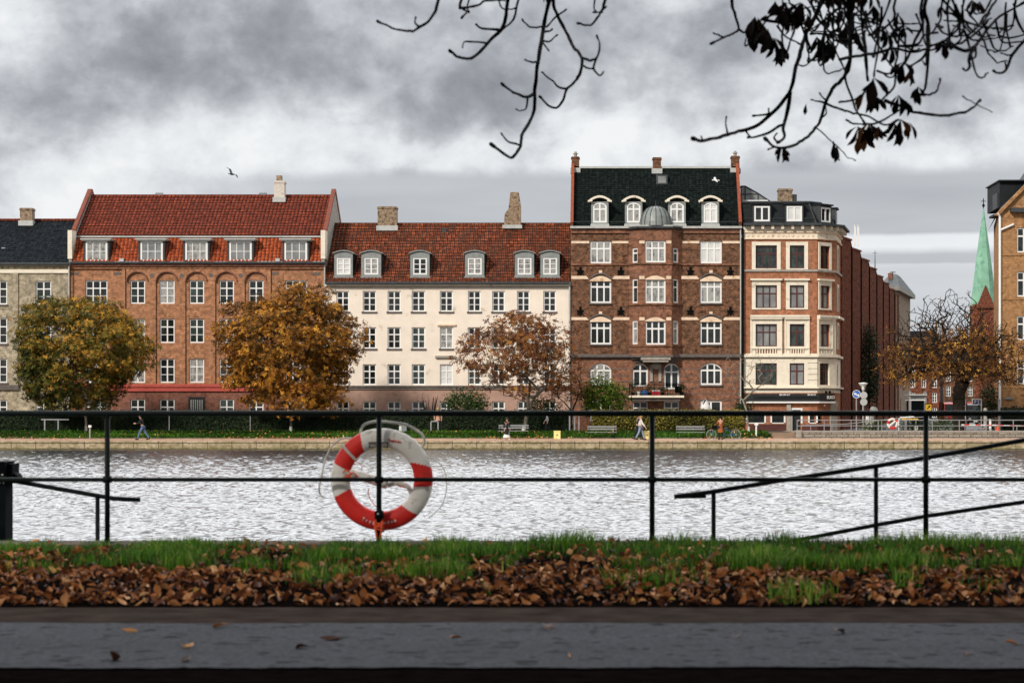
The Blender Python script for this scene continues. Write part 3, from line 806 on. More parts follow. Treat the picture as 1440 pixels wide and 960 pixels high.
# ================================================================ house 3: cream house
Y3 = 170.0
h3 = house('cream_house', 'cream plastered house with brown-red tiled roof, small grey dormers and pink base', Y3, 457, 801)
cols = [(473,491),(510,529),(545,563.5),(579,598),(618.5,637),(658,676),(692,710),(727,745),(764,782)]
w3 = []
for ci, (x0, x1) in enumerate(cols):
    for ri, (ya, yb) in enumerate(((409,438),(460,490),(512,541))):
        pm = rr.choice(['glass_dark','glass_dark','glass_green','glass_dark'])
        if ci == 4 and ri == 2: pm = 'glass_blind'
        if ci == 4 and ri == 1: pm = 'glass_curtain'
        w3.append((x0, x1, ya, yb, 'six', pm, 0, None, 'stone_dark' if ri < 2 else None))
front(h3, 'wall', 'render_cream', Y3, 457.5, 800.5, 399, 544, w3)
wg = [(x0, x1, 564, 594, 'six', rr.choice(['glass_dark','glass_green'])) for x0, x1 in cols]
front(h3, 'base_wall', 'render_pink', Y3, 457.5, 800.5, 544, 612, wg)
side_box(h3, Y3, 457.5, 800.5, Z(399, Y3), 12, 'render_cream')
box_part(h3, 'cornice', 'stone_cream', 457.5, 800.5, 399, 402.5, Y3, .3); box_part(h3, 'cornice', 'stone_grey', 457.5, 800.5, 402.5, 404, Y3, .12)
box_part(h3, 'string_course', 'stone_dark', 457.5, 800.5, 542, 544.5, Y3, .26); box_part(h3, 'string_course', 'stone_grey', 457.5, 800.5, 544.5, 547, Y3, .14)
box_part(h3, 'window_hood', 'stone_warm', 615, 641, 455.5, 458, Y3, .15)
box_part(h3, 'window_hood', 'stone_grey', 612, 641, 500, 503, Y3, .22)
ye = Y3-.35; yr = Y3+6; zE = Z(397,ye); zR = Z(316,yr)
mb = MB(); pantile(mb, X(457,Y3), X(801,Y3), ye, zE, yr, zR)
mb.quad((X(457,Y3),Y3+12,zE), (X(801,Y3),Y3+12,zE), (X(801,Y3),yr,zR), (X(457,Y3),yr,zR))
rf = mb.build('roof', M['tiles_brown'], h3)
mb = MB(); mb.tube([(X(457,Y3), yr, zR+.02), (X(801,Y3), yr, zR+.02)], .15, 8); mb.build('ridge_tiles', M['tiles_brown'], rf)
def roofy(py):   # depth on the roof plane where it meets photo row py
    lo, hi = ye, yr
    for _ in range(30):
        m_ = (lo+hi)/2; z = zE+(zR-zE)*(m_-ye)/(yr-ye)
        if CY-(z-CZ)*F/m_ > py: lo = m_
        else: hi = m_
    return lo
for a, b, pm in ((470,496,'glass_blind'),(508,536,'glass_curtain'),(577,604,'glass_dark'),(654,681,'glass_curtain'),(724,751,'glass_curtain'),(760,787,'glass_curtain')):
    yf = roofy(390)-.1; x0, x1 = X(a,yf), X(b,yf); z0, z1 = Z(389,yf), Z(357,yf); zt = Z(354,yf); yb = roofy(352)+.3
    xc = (x0+x1)/2; ww = .56; wz0 = Z(386,yf); wz1 = Z(362.5,yf)
    q = MB(); wall_grid(q, (x0,yf), (x1,yf), z0, z1, [(xc-ww-x0, xc+ww-x0, wz0, wz1)], .1)
    K = 8; arc = [(x0+(x1-x0)*k/K, z1+(zt-z1)*math.sin(math.pi*k/K)) for k in range(K+1)]
    q.add([(x,yf,z) for x,z in arc], [tuple(range(K+1))])
    q.quad((x0,yf,z0),(x0,yf,z1),(x0,yb,z1),(x0,yb,z0)); q.quad((x1,yf,z0),(x1,yb,z0),(x1,yb,z1),(x1,yf,z1))
    q.box(x0-.06, x1+.06, yf-.08, yf+.1, z0-.1, z0+.02)
    d = q.build('dormer', M['zinc'], h3)
    q = MB()
    arc2 = [(x0-.12+(x1-x0+.24)*k/K, z1+.0+(zt-z1+.05)*math.sin(math.pi*k/K)) for k in range(K+1)]
    q.prism_y(arc2+[(x,z+.09) for x,z in reversed(arc2)], yf-.14, yb)
    q.build('dormer_roof', M['zinc'], d)
    q = MB(); q.box(x1+.002, x1+.03, yf+.04, yb, z0, z1-.02); q.box(x0-.03, x0-.002, yf+.04, yb, z0, z1-.02); q.build('dormer_cheek', M['lead_roof'], d)
    add_window(d, (xc, yf, wz0), 2*ww, wz1-wz0, 'cas', 0, pm, recess=.03, flat=True)
gutter(h3, 'zinc_dark', 457, 801, 398, Y3-.5, .1)
pipe(h3, 'zinc_pale', 801, 396, 600, Y3-.2, .075)
chimney(h3, 'chimney_tan', 532, 558.5, 291, 319, yr-.3, 1.0)
# tapering stack with a shoulder on its left
yc = yr-.3; x0 = X(709,yc); q = MB()
pts = [(X(709,yc),Z(322,yc)),(X(732.5,yc),Z(322,yc)),(X(732.5,yc),Z(290,yc)),(X(729.5,yc),Z(271,yc)),(X(718,yc),Z(271,yc)),(X(715.5,yc),Z(294,yc)),(X(710,yc),Z(302,yc))]
q.prism_y(pts, yc-.45, yc+.45); c = q.build('chimney', M['chimney_tan'], h3)
q = MB(); q.box(X(707,yc), X(734.5,yc), yc-.6, yc+.5, Z(322,yc), Z(317,yc)); q.build('flashing', M['zinc_pale'], c)
yy = roofy(325); q = MB(); q.box(X(622,yy), X(628,yy), yy-.25, yy+.3, Z(328,yy), Z(321,yy)); q.build('roof_vent', M['zinc_dark'], h3)

# ================================================================ house 4: umber brick with slate mansard and oriel
Y4 = 169.9
h4 = house('dark_brick_house', 'tall dark brick house with black slate roof, domed oriel and balcony', Y4, 802, 1043)
w4 = []
for x0, x1 in ((829.5,859.5),(984.5,1015)):
    L = x0 < 900
    w4 += [(x0,x1,339,370.5,'three','glass_curtain' if L else 'glass_blind'), (x0,x1,391.5,426,'three','glass_dark' if L else 'glass_curtain'), (x0,x1,449.5,484,'three','glass_dark')]
front(h4, 'wall', 'brick_umber', Y4, 802.5, 1042.5, 320, 500, w4)
w4b = [(829.5,859.5,510.5,541,'three','glass_curtain',9), (984.5,1015,510,541,'three','glass_dark',9),
       (889.5,911,510.5,543,'two','glass_dark',9.5), (933.5,955,510.5,547,'two','glass_dark',9.5),
       (889.5,911,564,592,'six','glass_dark'), (933.5,955,564,592,'six','glass_dark'), (984.5,1015,563,592,'plain2','glass_dark'), (829.5,859.5,563,592,'plain2','glass_dark')]
front(h4, 'rusticated_wall', 'brick_umber_warm', Y4, 802.5, 1042.5, 500, 612, w4b)
side_box(h4, Y4, 802.5, 1042.5, Z(320, Y4), 12, 'brick_umber')
for i, yj in enumerate((519,528,536.5,545,553.5,562,570.5)):     # banded rustication joints
    mb = MB(); z = Z(yj, Y4)
    segs = [802.5,829.5,859.5,889.5,911,933.5,955,984.5,1015,1042.5]
    for k in range(0, 9):
        if k % 2 == 1 and (yj < 548 or yj > 562): continue
        mb.box(X(segs[k],Y4)+.03, X(segs[k+1],Y4)-.03, Y4-.02, Y4+.01, z-.025, z+.025)
    mb.build('rustication_band', M['stone_dark'], h4)
def strips(parent, name, mat, Y, y0, y1, spans, proud):
    mb = MB()
    for a, b in spans: mb.box(X(a,Y), X(b,Y), Y-proud, Y-.001, Z(y1,Y), Z(y0,Y))
    return mb.build(name, M[mat], parent)
strips(h4, 'stone_band', 'stone_warm', Y4, 339, 342.3, [(803.5,828.5),(860.5,884),(960,983.5),(1016,1041)], .05)
def wedge_band(y0, y1, spans):
    mb = MB()
    for a, b, la, rb in spans:
        mb.prism_y([(X(a,Y4),Z(y1,Y4)),(X(b,Y4),Z(y1,Y4)),(X(b-rb,Y4),Z(y0,Y4)),(X(a+la,Y4),Z(y0,Y4))], Y4-.05, Y4-.001)
    mb.build('stone_band', M['stone_warm'], h4)
for y0, y1 in ((388,392.5),(446,450)):
    wedge_band(y0, y1, [(803.5,828,0,3.5),(860.5,888,3.5,0),(956,983.5,0,3.5),(1016,1041,3.5,0)])
    mb = MB()
    for a, b in ((829.5,859.5),(984.5,1015)):
        K = 10; yb_ = y1-.5+ (1.5 if y0 == 388 else 1)
        arc = [(X(a,Y4)+(X(b,Y4)-X(a,Y4))*k/K, Z(yb_,Y4)+.30*math.sin(math.pi*k/K)) for k in range(K+1)]
        mb.prism_y([(arc[0][0],arc[0][1]-.12)]+arc+[(arc[-1][0],arc[-1][1]-.12)], Y4-.06, Y4-.001)
        mb.box(X((a+b)/2-2.3,Y4), X((a+b)/2+2.3,Y4), Y4-.09, Y4-.001, Z(y0-3,Y4), Z(y0-8,Y4))
    mb.build('lintel', M['stone_warm'], h4)
    mb = MB()
    for a, b in ((829.5,859.5),(984.5,1015)):
        K = 10
        mb.tube([(X(a-1,Y4)+(X(b+1,Y4)-X(a-1,Y4))*k/K, Y4-.06, Z(y1,Y4)+.02+.42*math.sin(math.pi*k/K)) for k in range(K+1)], .07, 6)
    mb.build('arch_moulding', M['stone_dark'], h4)
box_part(h4, 'string_course', 'brick_umber_warm', 803, 1042, 370.5, 373, Y4, .12)
box_part(h4, 'cornice', 'stone_dark', 803, 1042, 498, 502, Y4, .34); box_part(h4, 'cornice', 'stone_dark', 803, 1042, 502, 504, Y4, .18)
box_part(h4, 'cornice', 'brick_umber_warm', 803, 1042, 321, 328, Y4, .16); box_part(h4, 'cornice', 'zinc_pale', 802, 1043, 318.5, 321.5, Y4, .42)
for px, py in ((816,381),(873,381),(873,437),(971,381),(1027,381),(971,437),(1027,437),(816,437)):
    q = MB(); x, z = X(px,Y4), Z(py,Y4)
    q.box(x-.09, x+.09, Y4-.09, Y4-.001, z-.33, z+.33); q.box(x-.26, x+.26, Y4-.08, Y4-.002, z-.1, z+.06)
    q.tube([(x-.24,Y4-.05,z-.32),(x,Y4-.06,z+.05),(x+.24,Y4-.05,z-.32)], .05, 6); q.build('wall_anchor', M['iron_black'], h4)
for a, b, y in ((829.5,859.5,426),(829.5,859.5,484),(829.5,859.5,541),(984.5,1015,426),(984.5,1015,484),(984.5,1015,541)):
    box_part(h4, 'sill', 'stone_dark', a-1, b+1, y, y+2, Y4, .16)
# oriel
yo = Y4-1.1
A0 = (X(884.5,Y4), Y4); A1 = (X(898.5,yo), yo); A2 = (X(944.5,yo), yo); A3 = (X(959,Y4), Y4)
mb = MB()
def seglen(a, b): return math.hypot(b[0]-a[0], b[1]-a[1])
def frac_u(P0, P1, px):   # distance along the wall line where it projects on photo column px
    lo, hi = 0, 1
    for _ in range(30):
        m_ = (lo+hi)/2; x = P0[0]+(P1[0]-P0[0])*m_; y = P0[1]+(P1[1]-P0[1])*m_
        if CX+x*F/y < px: lo = m_
        else: hi = m_
    return lo*seglen(P0, P1)
ztop, zbot = Z(321,yo), Z(499,yo)
cw = [(907,936,338.5,369,'glass_curtain'),(907,936,392,426,'glass_curtain'),(907.5,936,450.5,484.5,'glass_dark')]
sw = [(349,369.5),(392.5,426),(451,484)]
sides = [(A0, A1, 889, 896.5), (A2, A3, 946.5, 954)]
op = [(frac_u(A1,A2,a), frac_u(A1,A2,b), Z(yb,yo), Z(ya,yo)) for a,b,ya,yb,_ in cw]
wall_grid(mb, A1, A2, zbot, ztop, op)
for P0, P1, a, b in sides:
    wall_grid(mb, P0, P1, zbot, ztop, [(frac_u(P0,P1,a), frac_u(P0,P1,b), Z(yb,Y4-.6), Z(ya,Y4-.6)) for ya, yb in sw])
mb.prism_z([A0, A1, A2, A3], zbot-.02, zbot); mb.prism_z([A0, A1, A2, A3], ztop, ztop+.02)
orl = mb.build('oriel', M['brick_umber_warm'], h4)
for (a,b,ya,yb,pm), o_ in zip(cw, op):
    add_window(orl, (A1[0]+(o_[0]+o_[1])/2, yo, o_[2]), o_[1]-o_[0], o_[3]-o_[2], 'three', 0, pm, flat=True)
for si, (P0, P1, a, b) in enumerate(sides):
    L = seglen(P0, P1); d = ((P1[0]-P0[0])/L, (P1[1]-P0[1])/L); rot = math.atan2(d[1], d[0])
    u0, u1 = frac_u(P0,P1,a), frac_u(P0,P1,b)
    for i, (ya, yb) in enumerate(sw):
        add_window(orl, (P0[0]+d[0]*(u0+u1)/2, P0[1]+d[1]*(u0+u1)/2, Z(yb,Y4-.6)), u1-u0, Z(ya,Y4-.6)-Z(yb,Y4-.6), 'slim', rot, 'glass_curtain' if i == 2 else 'glass_green', flat=True, recess=.05)
mb = MB()
for y0, y1 in ((338.5,342.5),(388,392.5),(446,450.5)):
    for a, b in ((899,906.5),(937,944)): mb.box(X(a,yo), X(b,yo), yo-.05, yo-.001, Z(y1,yo), Z(y0,yo))
mb.build('stone_band', M['stone_warm'], orl)
mb = MB()
for yb_ in (392.3, 450.7):
    K = 10; arc = [(X(907,yo)+(X(936,yo)-X(907,yo))*k/K, Z(yb_,yo)+.27*math.sin(math.pi*k/K)) for k in range(K+1)]
    mb.prism_y([(arc[0][0],arc[0][1]-.05)]+arc+[(arc[-1][0],arc[-1][1]-.05)], yo-.06, yo-.001)
mb.build('lintel', M['stone_warm'], orl)
mb = MB()
for y in (370.5, 427.5, 486): mb.prism_z([(A0[0]-.08,A0[1]),(A1[0]-.08,A1[1]-.1),(A2[0]+.08,A2[1]-.1),(A3[0]+.08,A3[1])], Z(y+1.5,yo), Z(y,yo))
mb.build('string_course', M['brick_umber'], orl)
mb = MB()
for k, (g_, z0_, z1_) in enumerate(((.10,Z(502,yo),Z(499,yo)),(-.12,Z(505,yo),Z(502,yo)),(-.4,Z(509,yo),Z(505,yo)))):
    mb.prism_z([(A0[0]-g_,Y4-.02),(A1[0]-g_,yo-g_),(A2[0]+g_,yo-g_),(A3[0]+g_,Y4-.02)], z0_, z1_)
mb.build('corbel', M['stone_dark'], orl)
mb = MB(); mb.box(X(901,yo), X(943,yo), yo-.3, yo+.1, Z(506,yo), Z(502.5,yo)); mb.box(X(904,yo), X(940,yo), yo-.22, yo+.1, Z(509,yo), Z(506,yo))
mb.ball((X(922,Y4), Y4-.2, Z(514,Y4)), .35, .3, .32, 12); mb.box(X(914,Y4), X(918,Y4), Y4-.12, Y4, Z(536,Y4), Z(512,Y4)); mb.box(X(926,Y4), X(930,Y4), Y4-.12, Y4, Z(536,Y4), Z(512,Y4))
mb.build('carved_panel', M['stone_grey'], h4)
mb = MB(); zz = Z(320,yo)
for (p, q_) in (((A0[0]-.15,A0[1]),(A1[0]-.1,A1[1]-.15)), ((A1[0]-.1,A1[1]-.15),(A2[0]+.1,A2[1]-.15)), ((A2[0]+.1,A2[1]-.15),(A3[0]+.15,A3[1]))):
    mb.tube([(p[0],p[1],zz),(q_[0],q_[1],zz)], .1, 8)
mb.build('gutter', M['zinc_dark'], orl)
# zinc dome on the oriel
mb = MB(); cx = X(922,Y4-.3)
prof = [(1.23,0),(1.21,.35),(1.13,.75),(.97,1.1),(.74,1.38),(.42,1.55),(0.02,1.62)]
mb.lathe((cx, Y4-.15, Z(318.5,Y4)), [(r*1.02, h) for r, h in prof], 28, 'z')
dm = mb.build('oriel_dome', M['zinc'], h4, smooth=False)
mb = MB()
for k in range(9):
    a = math.pi+math.pi*k/8
    mb.tube([(cx+r*1.03*math.cos(a), Y4-.15+r*1.03*math.sin(a), Z(318.5,Y4)+h) for r, h in prof], .028, 5)
mb.tube([(cx,Y4-.15,Z(318.5,Y4)+1.6),(cx,Y4-.15,Z(318.5,Y4)+2.1)], [.04,.01], 6)
mb.build('standing_seam', M['zinc_dark'], dm)
mb = MB(); mb.prism_z([(A0[0]-.5,Y4),(A1[0]-.12,yo-.12),(A2[0]+.12,yo-.12),(A3[0]+.5,Y4)], Z(320,yo)+.1, Z(320,yo)+.2); mb.build('oriel_flat_roof', M['zinc_pale'], h4)
# slate mansard
ye = Y4-.1; ym = Y4+2.4; yr = Y4+4.2; zE = Z(318.5,ye); zR = Z(236.5,yr)
mb = MB(); pantile(mb, X(804,Y4), X(1041,Y4), ye, zE, yr, zR, amp=0, step=.018, course=.24, seg=1)
mb.quad((X(804,Y4),Y4+12,zR-.6), (X(1041,Y4),Y4+12,zR-.6), (X(1041,Y4),yr,zR), (X(804,Y4),yr,zR))
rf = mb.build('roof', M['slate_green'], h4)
mb = MB(); mb.box(X(806,yr), X(1038,yr), yr-.2, yr+.2, zR-.03, zR+.13); mb.build('ridge_capping', M['zinc_pale'], rf)
mb = MB()
for s_ in (0, 1):
    x = X(802.5,Y4) if s_ == 0 else X(1039,Y4)
    mb.prism_x(x+.0, x+.2, [(ye-.15,zE-.1),(ye-.2,zE+.25),(yr-.2,zR+.2),(yr+.5,zR+.5),(Y4+12,zR),(Y4+12,zE-.1)])
mb.build('gable_wall', M['brick_umber'], h4)
mb = MB()
for s_ in (0, 1):
    x = X(802.5,Y4) if s_ == 0 else X(1039,Y4)
    for k in range(22):      # stepped coping tiles
        a = k/22; b = (k+.93)/22
        y0 = ye-.2+(yr-ye)*a; y1 = ye-.2+(yr-ye)*b; z0 = zE+.2+(zR-zE)*a; z1 = zE+.2+(zR-zE)*b
        mb.prism_x(x-.02, x+.22, [(y0,z0),(y0-.12,z0+.12),(y1-.12,z1+.18),(y1,z1)])
mb.build('gable_coping', M['coping_orange'], h4)
chimney(h4, 'brick_umber', 804, 814.5, 221, 238, yr+.2, .8, pots=1)
chimney(h4, 'brick_umber', 1028, 1039.5, 220, 238, yr+.2, .8, pots=1)
chimney(h4, 'brick_umber', 918, 929.5, 222, 239, yr+.1, .8)
def slope_y(py):
    lo, hi = ye, yr
    for _ in range(30):
        m_ = (lo+hi)/2; z = zE+(zR-zE)*(m_-ye)/(yr-ye)
        if CY-(z-CZ)*F/m_ > py: lo = m_
        else: hi = m_
    return lo
yy = slope_y(254); q = MB(); q.box(X(922.5,yy), X(938.5,yy), yy-.35, yy+.3, Z(260,yy), Z(246.5,yy)); sk = q.build('skylight', M['zinc_dark'], h4)
q = MB(); q.box(X(925,yy), X(936.5,yy), yy-.37, yy-.351, Z(258,yy), Z(248.5,yy)); q.build('pane', M['glass_grey'], sk)
for cpx, pm in ((843.5,'glass_curtain'),(891,'glass_curtain'),(952,'glass_curtain'),(999,'glass_blind')):
    yf = ye-.02; k = yf/F; x = X(cpx,yf); hw = 12.2*k; z0 = Z(319,yf); zw0 = Z(313,yf); zw1 = Z(284.5,yf); yb = slope_y(276)+.4
    q = MB(); wall_grid(q, (x-hw,yf), (x+hw,yf), z0, Z(283.5,yf), [(hw-9.7*k, hw+9.7*k, zw0, zw1, .28)], .1)
    q.quad((x-hw,yf,z0),(x-hw,yf,Z(283,yf)),(x-hw,yb,Z(283,yf)),(x-hw,yb,z0)); q.quad((x+hw,yf,z0),(x+hw,yb,z0),(x+hw,yb,Z(283,yf)),(x+hw,yf,Z(283,yf)))
    d = q.build('dormer', M['zinc'], h4)
    q = MB(); K = 10
    lo_ = [(x-hw-.12+(2*hw+.24)*i/K, Z(283.5,yf)+.30*math.sin(math.pi*i/K)) for i in range(K+1)]
    q.prism_y(lo_+[(a, z+.17) for a, z in reversed(lo_)], yf-.28, yb)
    q.prism_y([(x-hw-.26,Z(283.5,yf)-.06),(x-hw+.1,Z(283.5,yf)),(x-hw+.1,Z(283.5,yf)+.18),(x-hw-.26,Z(283.5,yf)+.08)], yf-.3, yf)
    q.prism_y([(x+hw+.26,Z(283.5,yf)-.06),(x+hw-.1,Z(283.5,yf)),(x+hw-.1,Z(283.5,yf)+.18),(x+hw+.26,Z(283.5,yf)+.08)], yf-.3, yf)
    q.build('dormer_hood', M['stone_cream'], d)
    q = MB(); q.box(x-hw-.05, x+hw+.05, yf-.12, yf-.001, z0, Z(315,yf)); q.build('dormer_apron', M['zinc_pale'], d)
    add_window(d, (x, yf, zw0), 19.4*k, zw1-zw0, 'two', 0, pm, recess=.03, rise=.28, flat=True)
q = MB()
for a, b in ((806,830),(857,878),(965,986),(1012,1036)): q.tube([(X(a,ye),ye-.15,Z(312,ye)),(X(b,ye),ye-.15,Z(312,ye))], .025, 5)
q.build('snow_guard', M['zinc_dark'], h4)
pipe(h4, 'zinc_pale', 1041.5, 322, 570, Y4-.2, .06); pipe(h4, 'iron_black', 1044.5, 322, 600, Y4-.15, .09)
# balcony
yb0 = Y4-1.5; zb = Z(556,Y4)
mb = MB(); mb.box(X(884,Y4), X(961,Y4), yb0, Y4-.01, zb-.16, zb); bal = mb.build('balcony', M['stone_cream'], h4)
mb = MB(); mb.box(X(889,Y4), X(956,Y4), yb0+.25, Y4-.01, zb-.42, zb-.161); mb.build('balcony_corbel', M['stone_dark'], bal)
mb = MB(); xa, xb = X(885,Y4), X(960,Y4); zr = zb+.95
for z in (zr, zr-.12, zb+.1): mb.tube([(xa,Y4-.05,z),(xa,yb0+.08,z),(xb,yb0+.08,z),(xb,Y4-.05,z)], .022, 5)
n_ = 34
for k in range(n_+1): x = xa+(xb-xa)*k/n_; mb.tube([(x,yb0+.08,zb),(x,yb0+.08,zr)], .013 if k % 8 else .03, 4)
mb.build('railing', M['iron_black'], bal)
# ================================================================ house 5: corner house
Y5 = 170.0
h5 = house('corner_house', 'orange brick and cream stucco corner house with chamfered corner above a shop', Y5, 1045, 1180)
C0 = (X(1045,Y5), Y5); C1 = (X(1149,Y5), Y5)
dd = 1.65; C2 = (C1[0]+dd, C1[1]+dd); sd = Vector((.181, 1, 0)).normalized(); C3 = (C2[0]+sd.x*5.6, C2[1]+sd.y*5.6)
C4 = (C3[0], C3[1]+4); C5 = (C0[0], C3[1]+4)
fl = [(345,377.5),(401,433),(455.5,487),(510.5,541)]
bands = [(335,448,'brick_orange','upper_wall'),(448,497,'brick_orange','upper_wall'),(497,552,'stone_cream','stucco_wall'),(552,612,'brick_orange','shop_wall')]
def mid(P0, P1, u): L = seglen(P0,P1); return (P0[0]+(P1[0]-P0[0])*u/L, P0[1]+(P1[1]-P0[1])*u/L)
wins5 = []
for ya, yb in fl:
    wins5 += [(C0,C1,1062.5,1092.5,ya,yb,'bthree'), (C0,C1,1110.5,1131,ya,yb,'btwo'), (C1,C2,1153,1166.5,ya,yb,'btwo')]
def zy(py): return Z(py, Y5)
zones = {0:(335,497,'brick_orange','wall'), 1:(497,552,'stone_cream','stucco_wall')}
sidew = []
for z_ in zones.values():
    mb = MB()
    for P0, P1 in ((C0,C1),(C1,C2)):
        ops = [(frac_u(P0,P1,a), frac_u(P0,P1,b), zy(yb), zy(ya)) for (p0,p1,a,b,ya,yb,st) in wins5 if p0 is P0 and z_[0] <= ya < z_[1]]
        wall_grid(mb, P0, P1, zy(z_[1]), zy(z_[0]), ops)
    L = seglen(C2,C3); ops = [(1.6, 2.7, zy(yb), zy(ya)) for ya, yb in fl if z_[0] <= ya < z_[1]]
    wall_grid(mb, C2, C3, zy(z_[1]), zy(z_[0]), ops)
    mb.quad((*C3,zy(z_[1])),(*C4,zy(z_[1])),(*C4,zy(z_[0])),(*C3,zy(z_[0]))); mb.quad((*C4,zy(z_[1])),(*C5,zy(z_[1])),(*C5,zy(z_[0])),(*C4,zy(z_[0])))
    mb.quad((*C5,zy(z_[1])),(*C0,zy(z_[1])),(*C0,zy(z_[0])),(*C5,zy(z_[0])))
    mb.build(z_[3], M[z_[2]], h5)
rotc = R(45); rots = math.atan2(sd.y, sd.x)
for (P0,P1,a,b,ya,yb,st) in wins5:
    u0, u1 = frac_u(P0,P1,a), frac_u(P0,P1,b); m_ = mid(P0,P1,(u0+u1)/2)
    add_window(h5, (m_[0], m_[1], zy(yb)), u1-u0, zy(ya)-zy(yb), st, 0 if P0 is C0 else rotc, rr.choice(['glass_grey','glass_dark','glass_grey','glass_green']), 'brown_paint', recess=.16)
for ya, yb in fl:
    m_ = mid(C2,C3,2.15); add_window(h5, (m_[0], m_[1], zy(yb)), 1.1, zy(ya)-zy(yb), 'btwo', rots, 'glass_dark', 'brown_paint', recess=.16)
def along(mb, P0, P1, u0, u1, z0, z1, proud, sink=0.0):
    L = seglen(P0,P1); d = ((P1[0]-P0[0])/L, (P1[1]-P0[1])/L); n = perp(d)
    P = [(P0[0]+d[0]*u-n[0]*k, P0[1]+d[1]*u-n[1]*k) for u, k in ((u0,proud),(u1,proud),(u1,-sink),(u0,-sink))]
    mb.prism_z(P, z0, z1)
def trim(name, mat, items):
    mb = MB()
    for it in items: along(mb, *it)
    return mb.build(name, M[mat], h5)
# window surrounds
it = []; hood = []
for (P0,P1,a,b,ya,yb,st) in wins5:
    u0, u1 = frac_u(P0,P1,a), frac_u(P0,P1,b); g_ = .30 if P0 is C0 else .22
    if ya < 500:
        it += [(P0,P1,u0-g_,u0,zy(yb)-.12,zy(ya)+.28,.07), (P0,P1,u1,u1+g_,zy(yb)-.12,zy(ya)+.28,.07), (P0,P1,u0,u1,zy(ya),zy(ya)+.28,.07), (P0,P1,u0,u1,zy(yb)-.12,zy(yb),.09)]
    if ya > 390 and ya < 500:
        hood += [(P0,P1,u0-g_-.12,u1+g_+.12,zy(ya)+.38,zy(ya)+.52,.28), (P0,P1,u0-g_,u1+g_,zy(ya)+.28,zy(ya)+.38,.12)]
for ya, yb in fl[:3]:
    it += [(C2,C3,1.35,1.6,zy(yb)-.12,zy(ya)+.25,.07),(C2,C3,2.7,2.95,zy(yb)-.12,zy(ya)+.25,.07),(C2,C3,1.6,2.7,zy(ya),zy(ya)+.25,.07)]
trim('window_surround', 'stone_cream', it); trim('window_hood', 'stone_cream', hood)
L1, L2, L3 = seglen(C0,C1), seglen(C1,C2), seglen(C2,C3)
def ring(y0, y1, proud): return [(C0,C1,0,L1+proud*.41,zy(y1),zy(y0),proud),(C1,C2,-proud*.41,L2+proud*.3,zy(y1),zy(y0),proud),(C2,C3,-proud*.2,L3,zy(y1),zy(y0),proud)]
trim('string_course', 'stone_grey', ring(379,382,.14))
# ornate third floor in stucco, balustrade panels
it = []
for (P0,P1,a,b,ya,yb,st) in wins5:
    if ya == 455.5:
        u0, u1 = frac_u(P0,P1,a), frac_u(P0,P1,b)
        gw = .42 if P0 is C0 else .3
        it += [(P0,P1,u0-gw,u0-.3 if P0 is C0 else u0-.22,zy(497),zy(444),.12), (P0,P1,u1+(.3 if P0 is C0 else .22),u1+gw,zy(497),zy(444),.12)]
        it += [(P0,P1,u0-gw,u1+gw,zy(490.5),zy(488.6),.16), (P0,P1,u0-gw,u1+gw,zy(499),zy(496.8),.16)]
        n_ = 8 if u1-u0 > 1.4 else 6
        for k in range(n_): u = u0+(u1-u0)*(k+.5)/n_; it.append((P0,P1,u-.045,u+.045,zy(496.8),zy(490.5),.12))
trim('balustrade', 'stone_cream', it)
trim('upper_cornice', 'stone_cream', [(C0,C1,frac_u(C0,C1,1055),frac_u(C0,C1,1138),zy(446),zy(443),.34),(C0,C1,frac_u(C0,C1,1057),frac_u(C0,C1,1136),zy(448),zy(446),.2),
     (C1,C2,0,L2,zy(446),zy(443),.34),(C1,C2,0,L2,zy(448),zy(446),.2),(C2,C3,.5,L3,zy(446),zy(443),.3)])
trim('stucco_pier', 'stone_cream', [(C0,C1,frac_u(C0,C1,1056),frac_u(C0,C1,1062.3),zy(497),zy(448),.05),(C0,C1,frac_u(C0,C1,1092.8),frac_u(C0,C1,1098),zy(497),zy(448),.05),
     (C0,C1,frac_u(C0,C1,1104),frac_u(C0,C1,1110.3),zy(497),zy(448),.05),(C0,C1,frac_u(C0,C1,1131.2),frac_u(C0,C1,1137),zy(497),zy(448),.05),(C1,C2,0,frac_u(C1,C2,1152.8),zy(497),zy(448),.05),(C1,C2,frac_u(C1,C2,1166.7),L2,zy(497),zy(448),.05)])
trim('string_course', 'stone_cream', ring(499,502,.22)); trim('string_course', 'stone_grey', ring(502,503.5,.1)); trim('string_course', 'stone_cream', ring(544,546,.26)); trim('string_course', 'stone_dark', ring(546,547,.16))
it = []
for y in (510,518,526,534): it += [(P0,P1,u0,u1,zy(y)-.02,zy(y)+.02,.02) for P0,P1,u0,u1 in ((C0,C1,frac_u(C0,C1,1136),L1),(C1,C2,0,frac_u(C1,C2,1150)))]
trim('stucco_joint', 'stone_grey', it)
# frieze and bracketed cornice
trim('frieze', 'stone_cream', ring(327,336,.06)); trim('frieze', 'stone_cream', ring(318,326,.10)); trim('string_course', 'stone_warm', ring(326,327.4,.18)); trim('string_course', 'stone_warm', ring(335,336.6,.14))
it = []
for px in range(1052, 1149, 14): u = frac_u(C0,C1,px+6); it.append((C0,C1,u-.11,u+.11,zy(322.5),zy(317.5),.55))
for u in (.35,1.2,2.0): it.append((C1,C2,u-.1,u+.1,zy(322.5),zy(317.5),.55))
for u in (.5,1.4,2.3,3.2,4.1,5): it.append((C2,C3,u-.1,u+.1,zy(322.5),zy(317.5),.55))
trim('cornice_bracket', 'stone_cream', it)
mb = MB()
for px in range(1050, 1148, 7):
    m_ = mid(C0,C1,frac_u(C0,C1,px+2)); mb.ball((m_[0],m_[1]-.07,zy(331.5)), .13, .04, .12, 8)
mb.build('frieze_ornament', M['stone_warm'], h5)
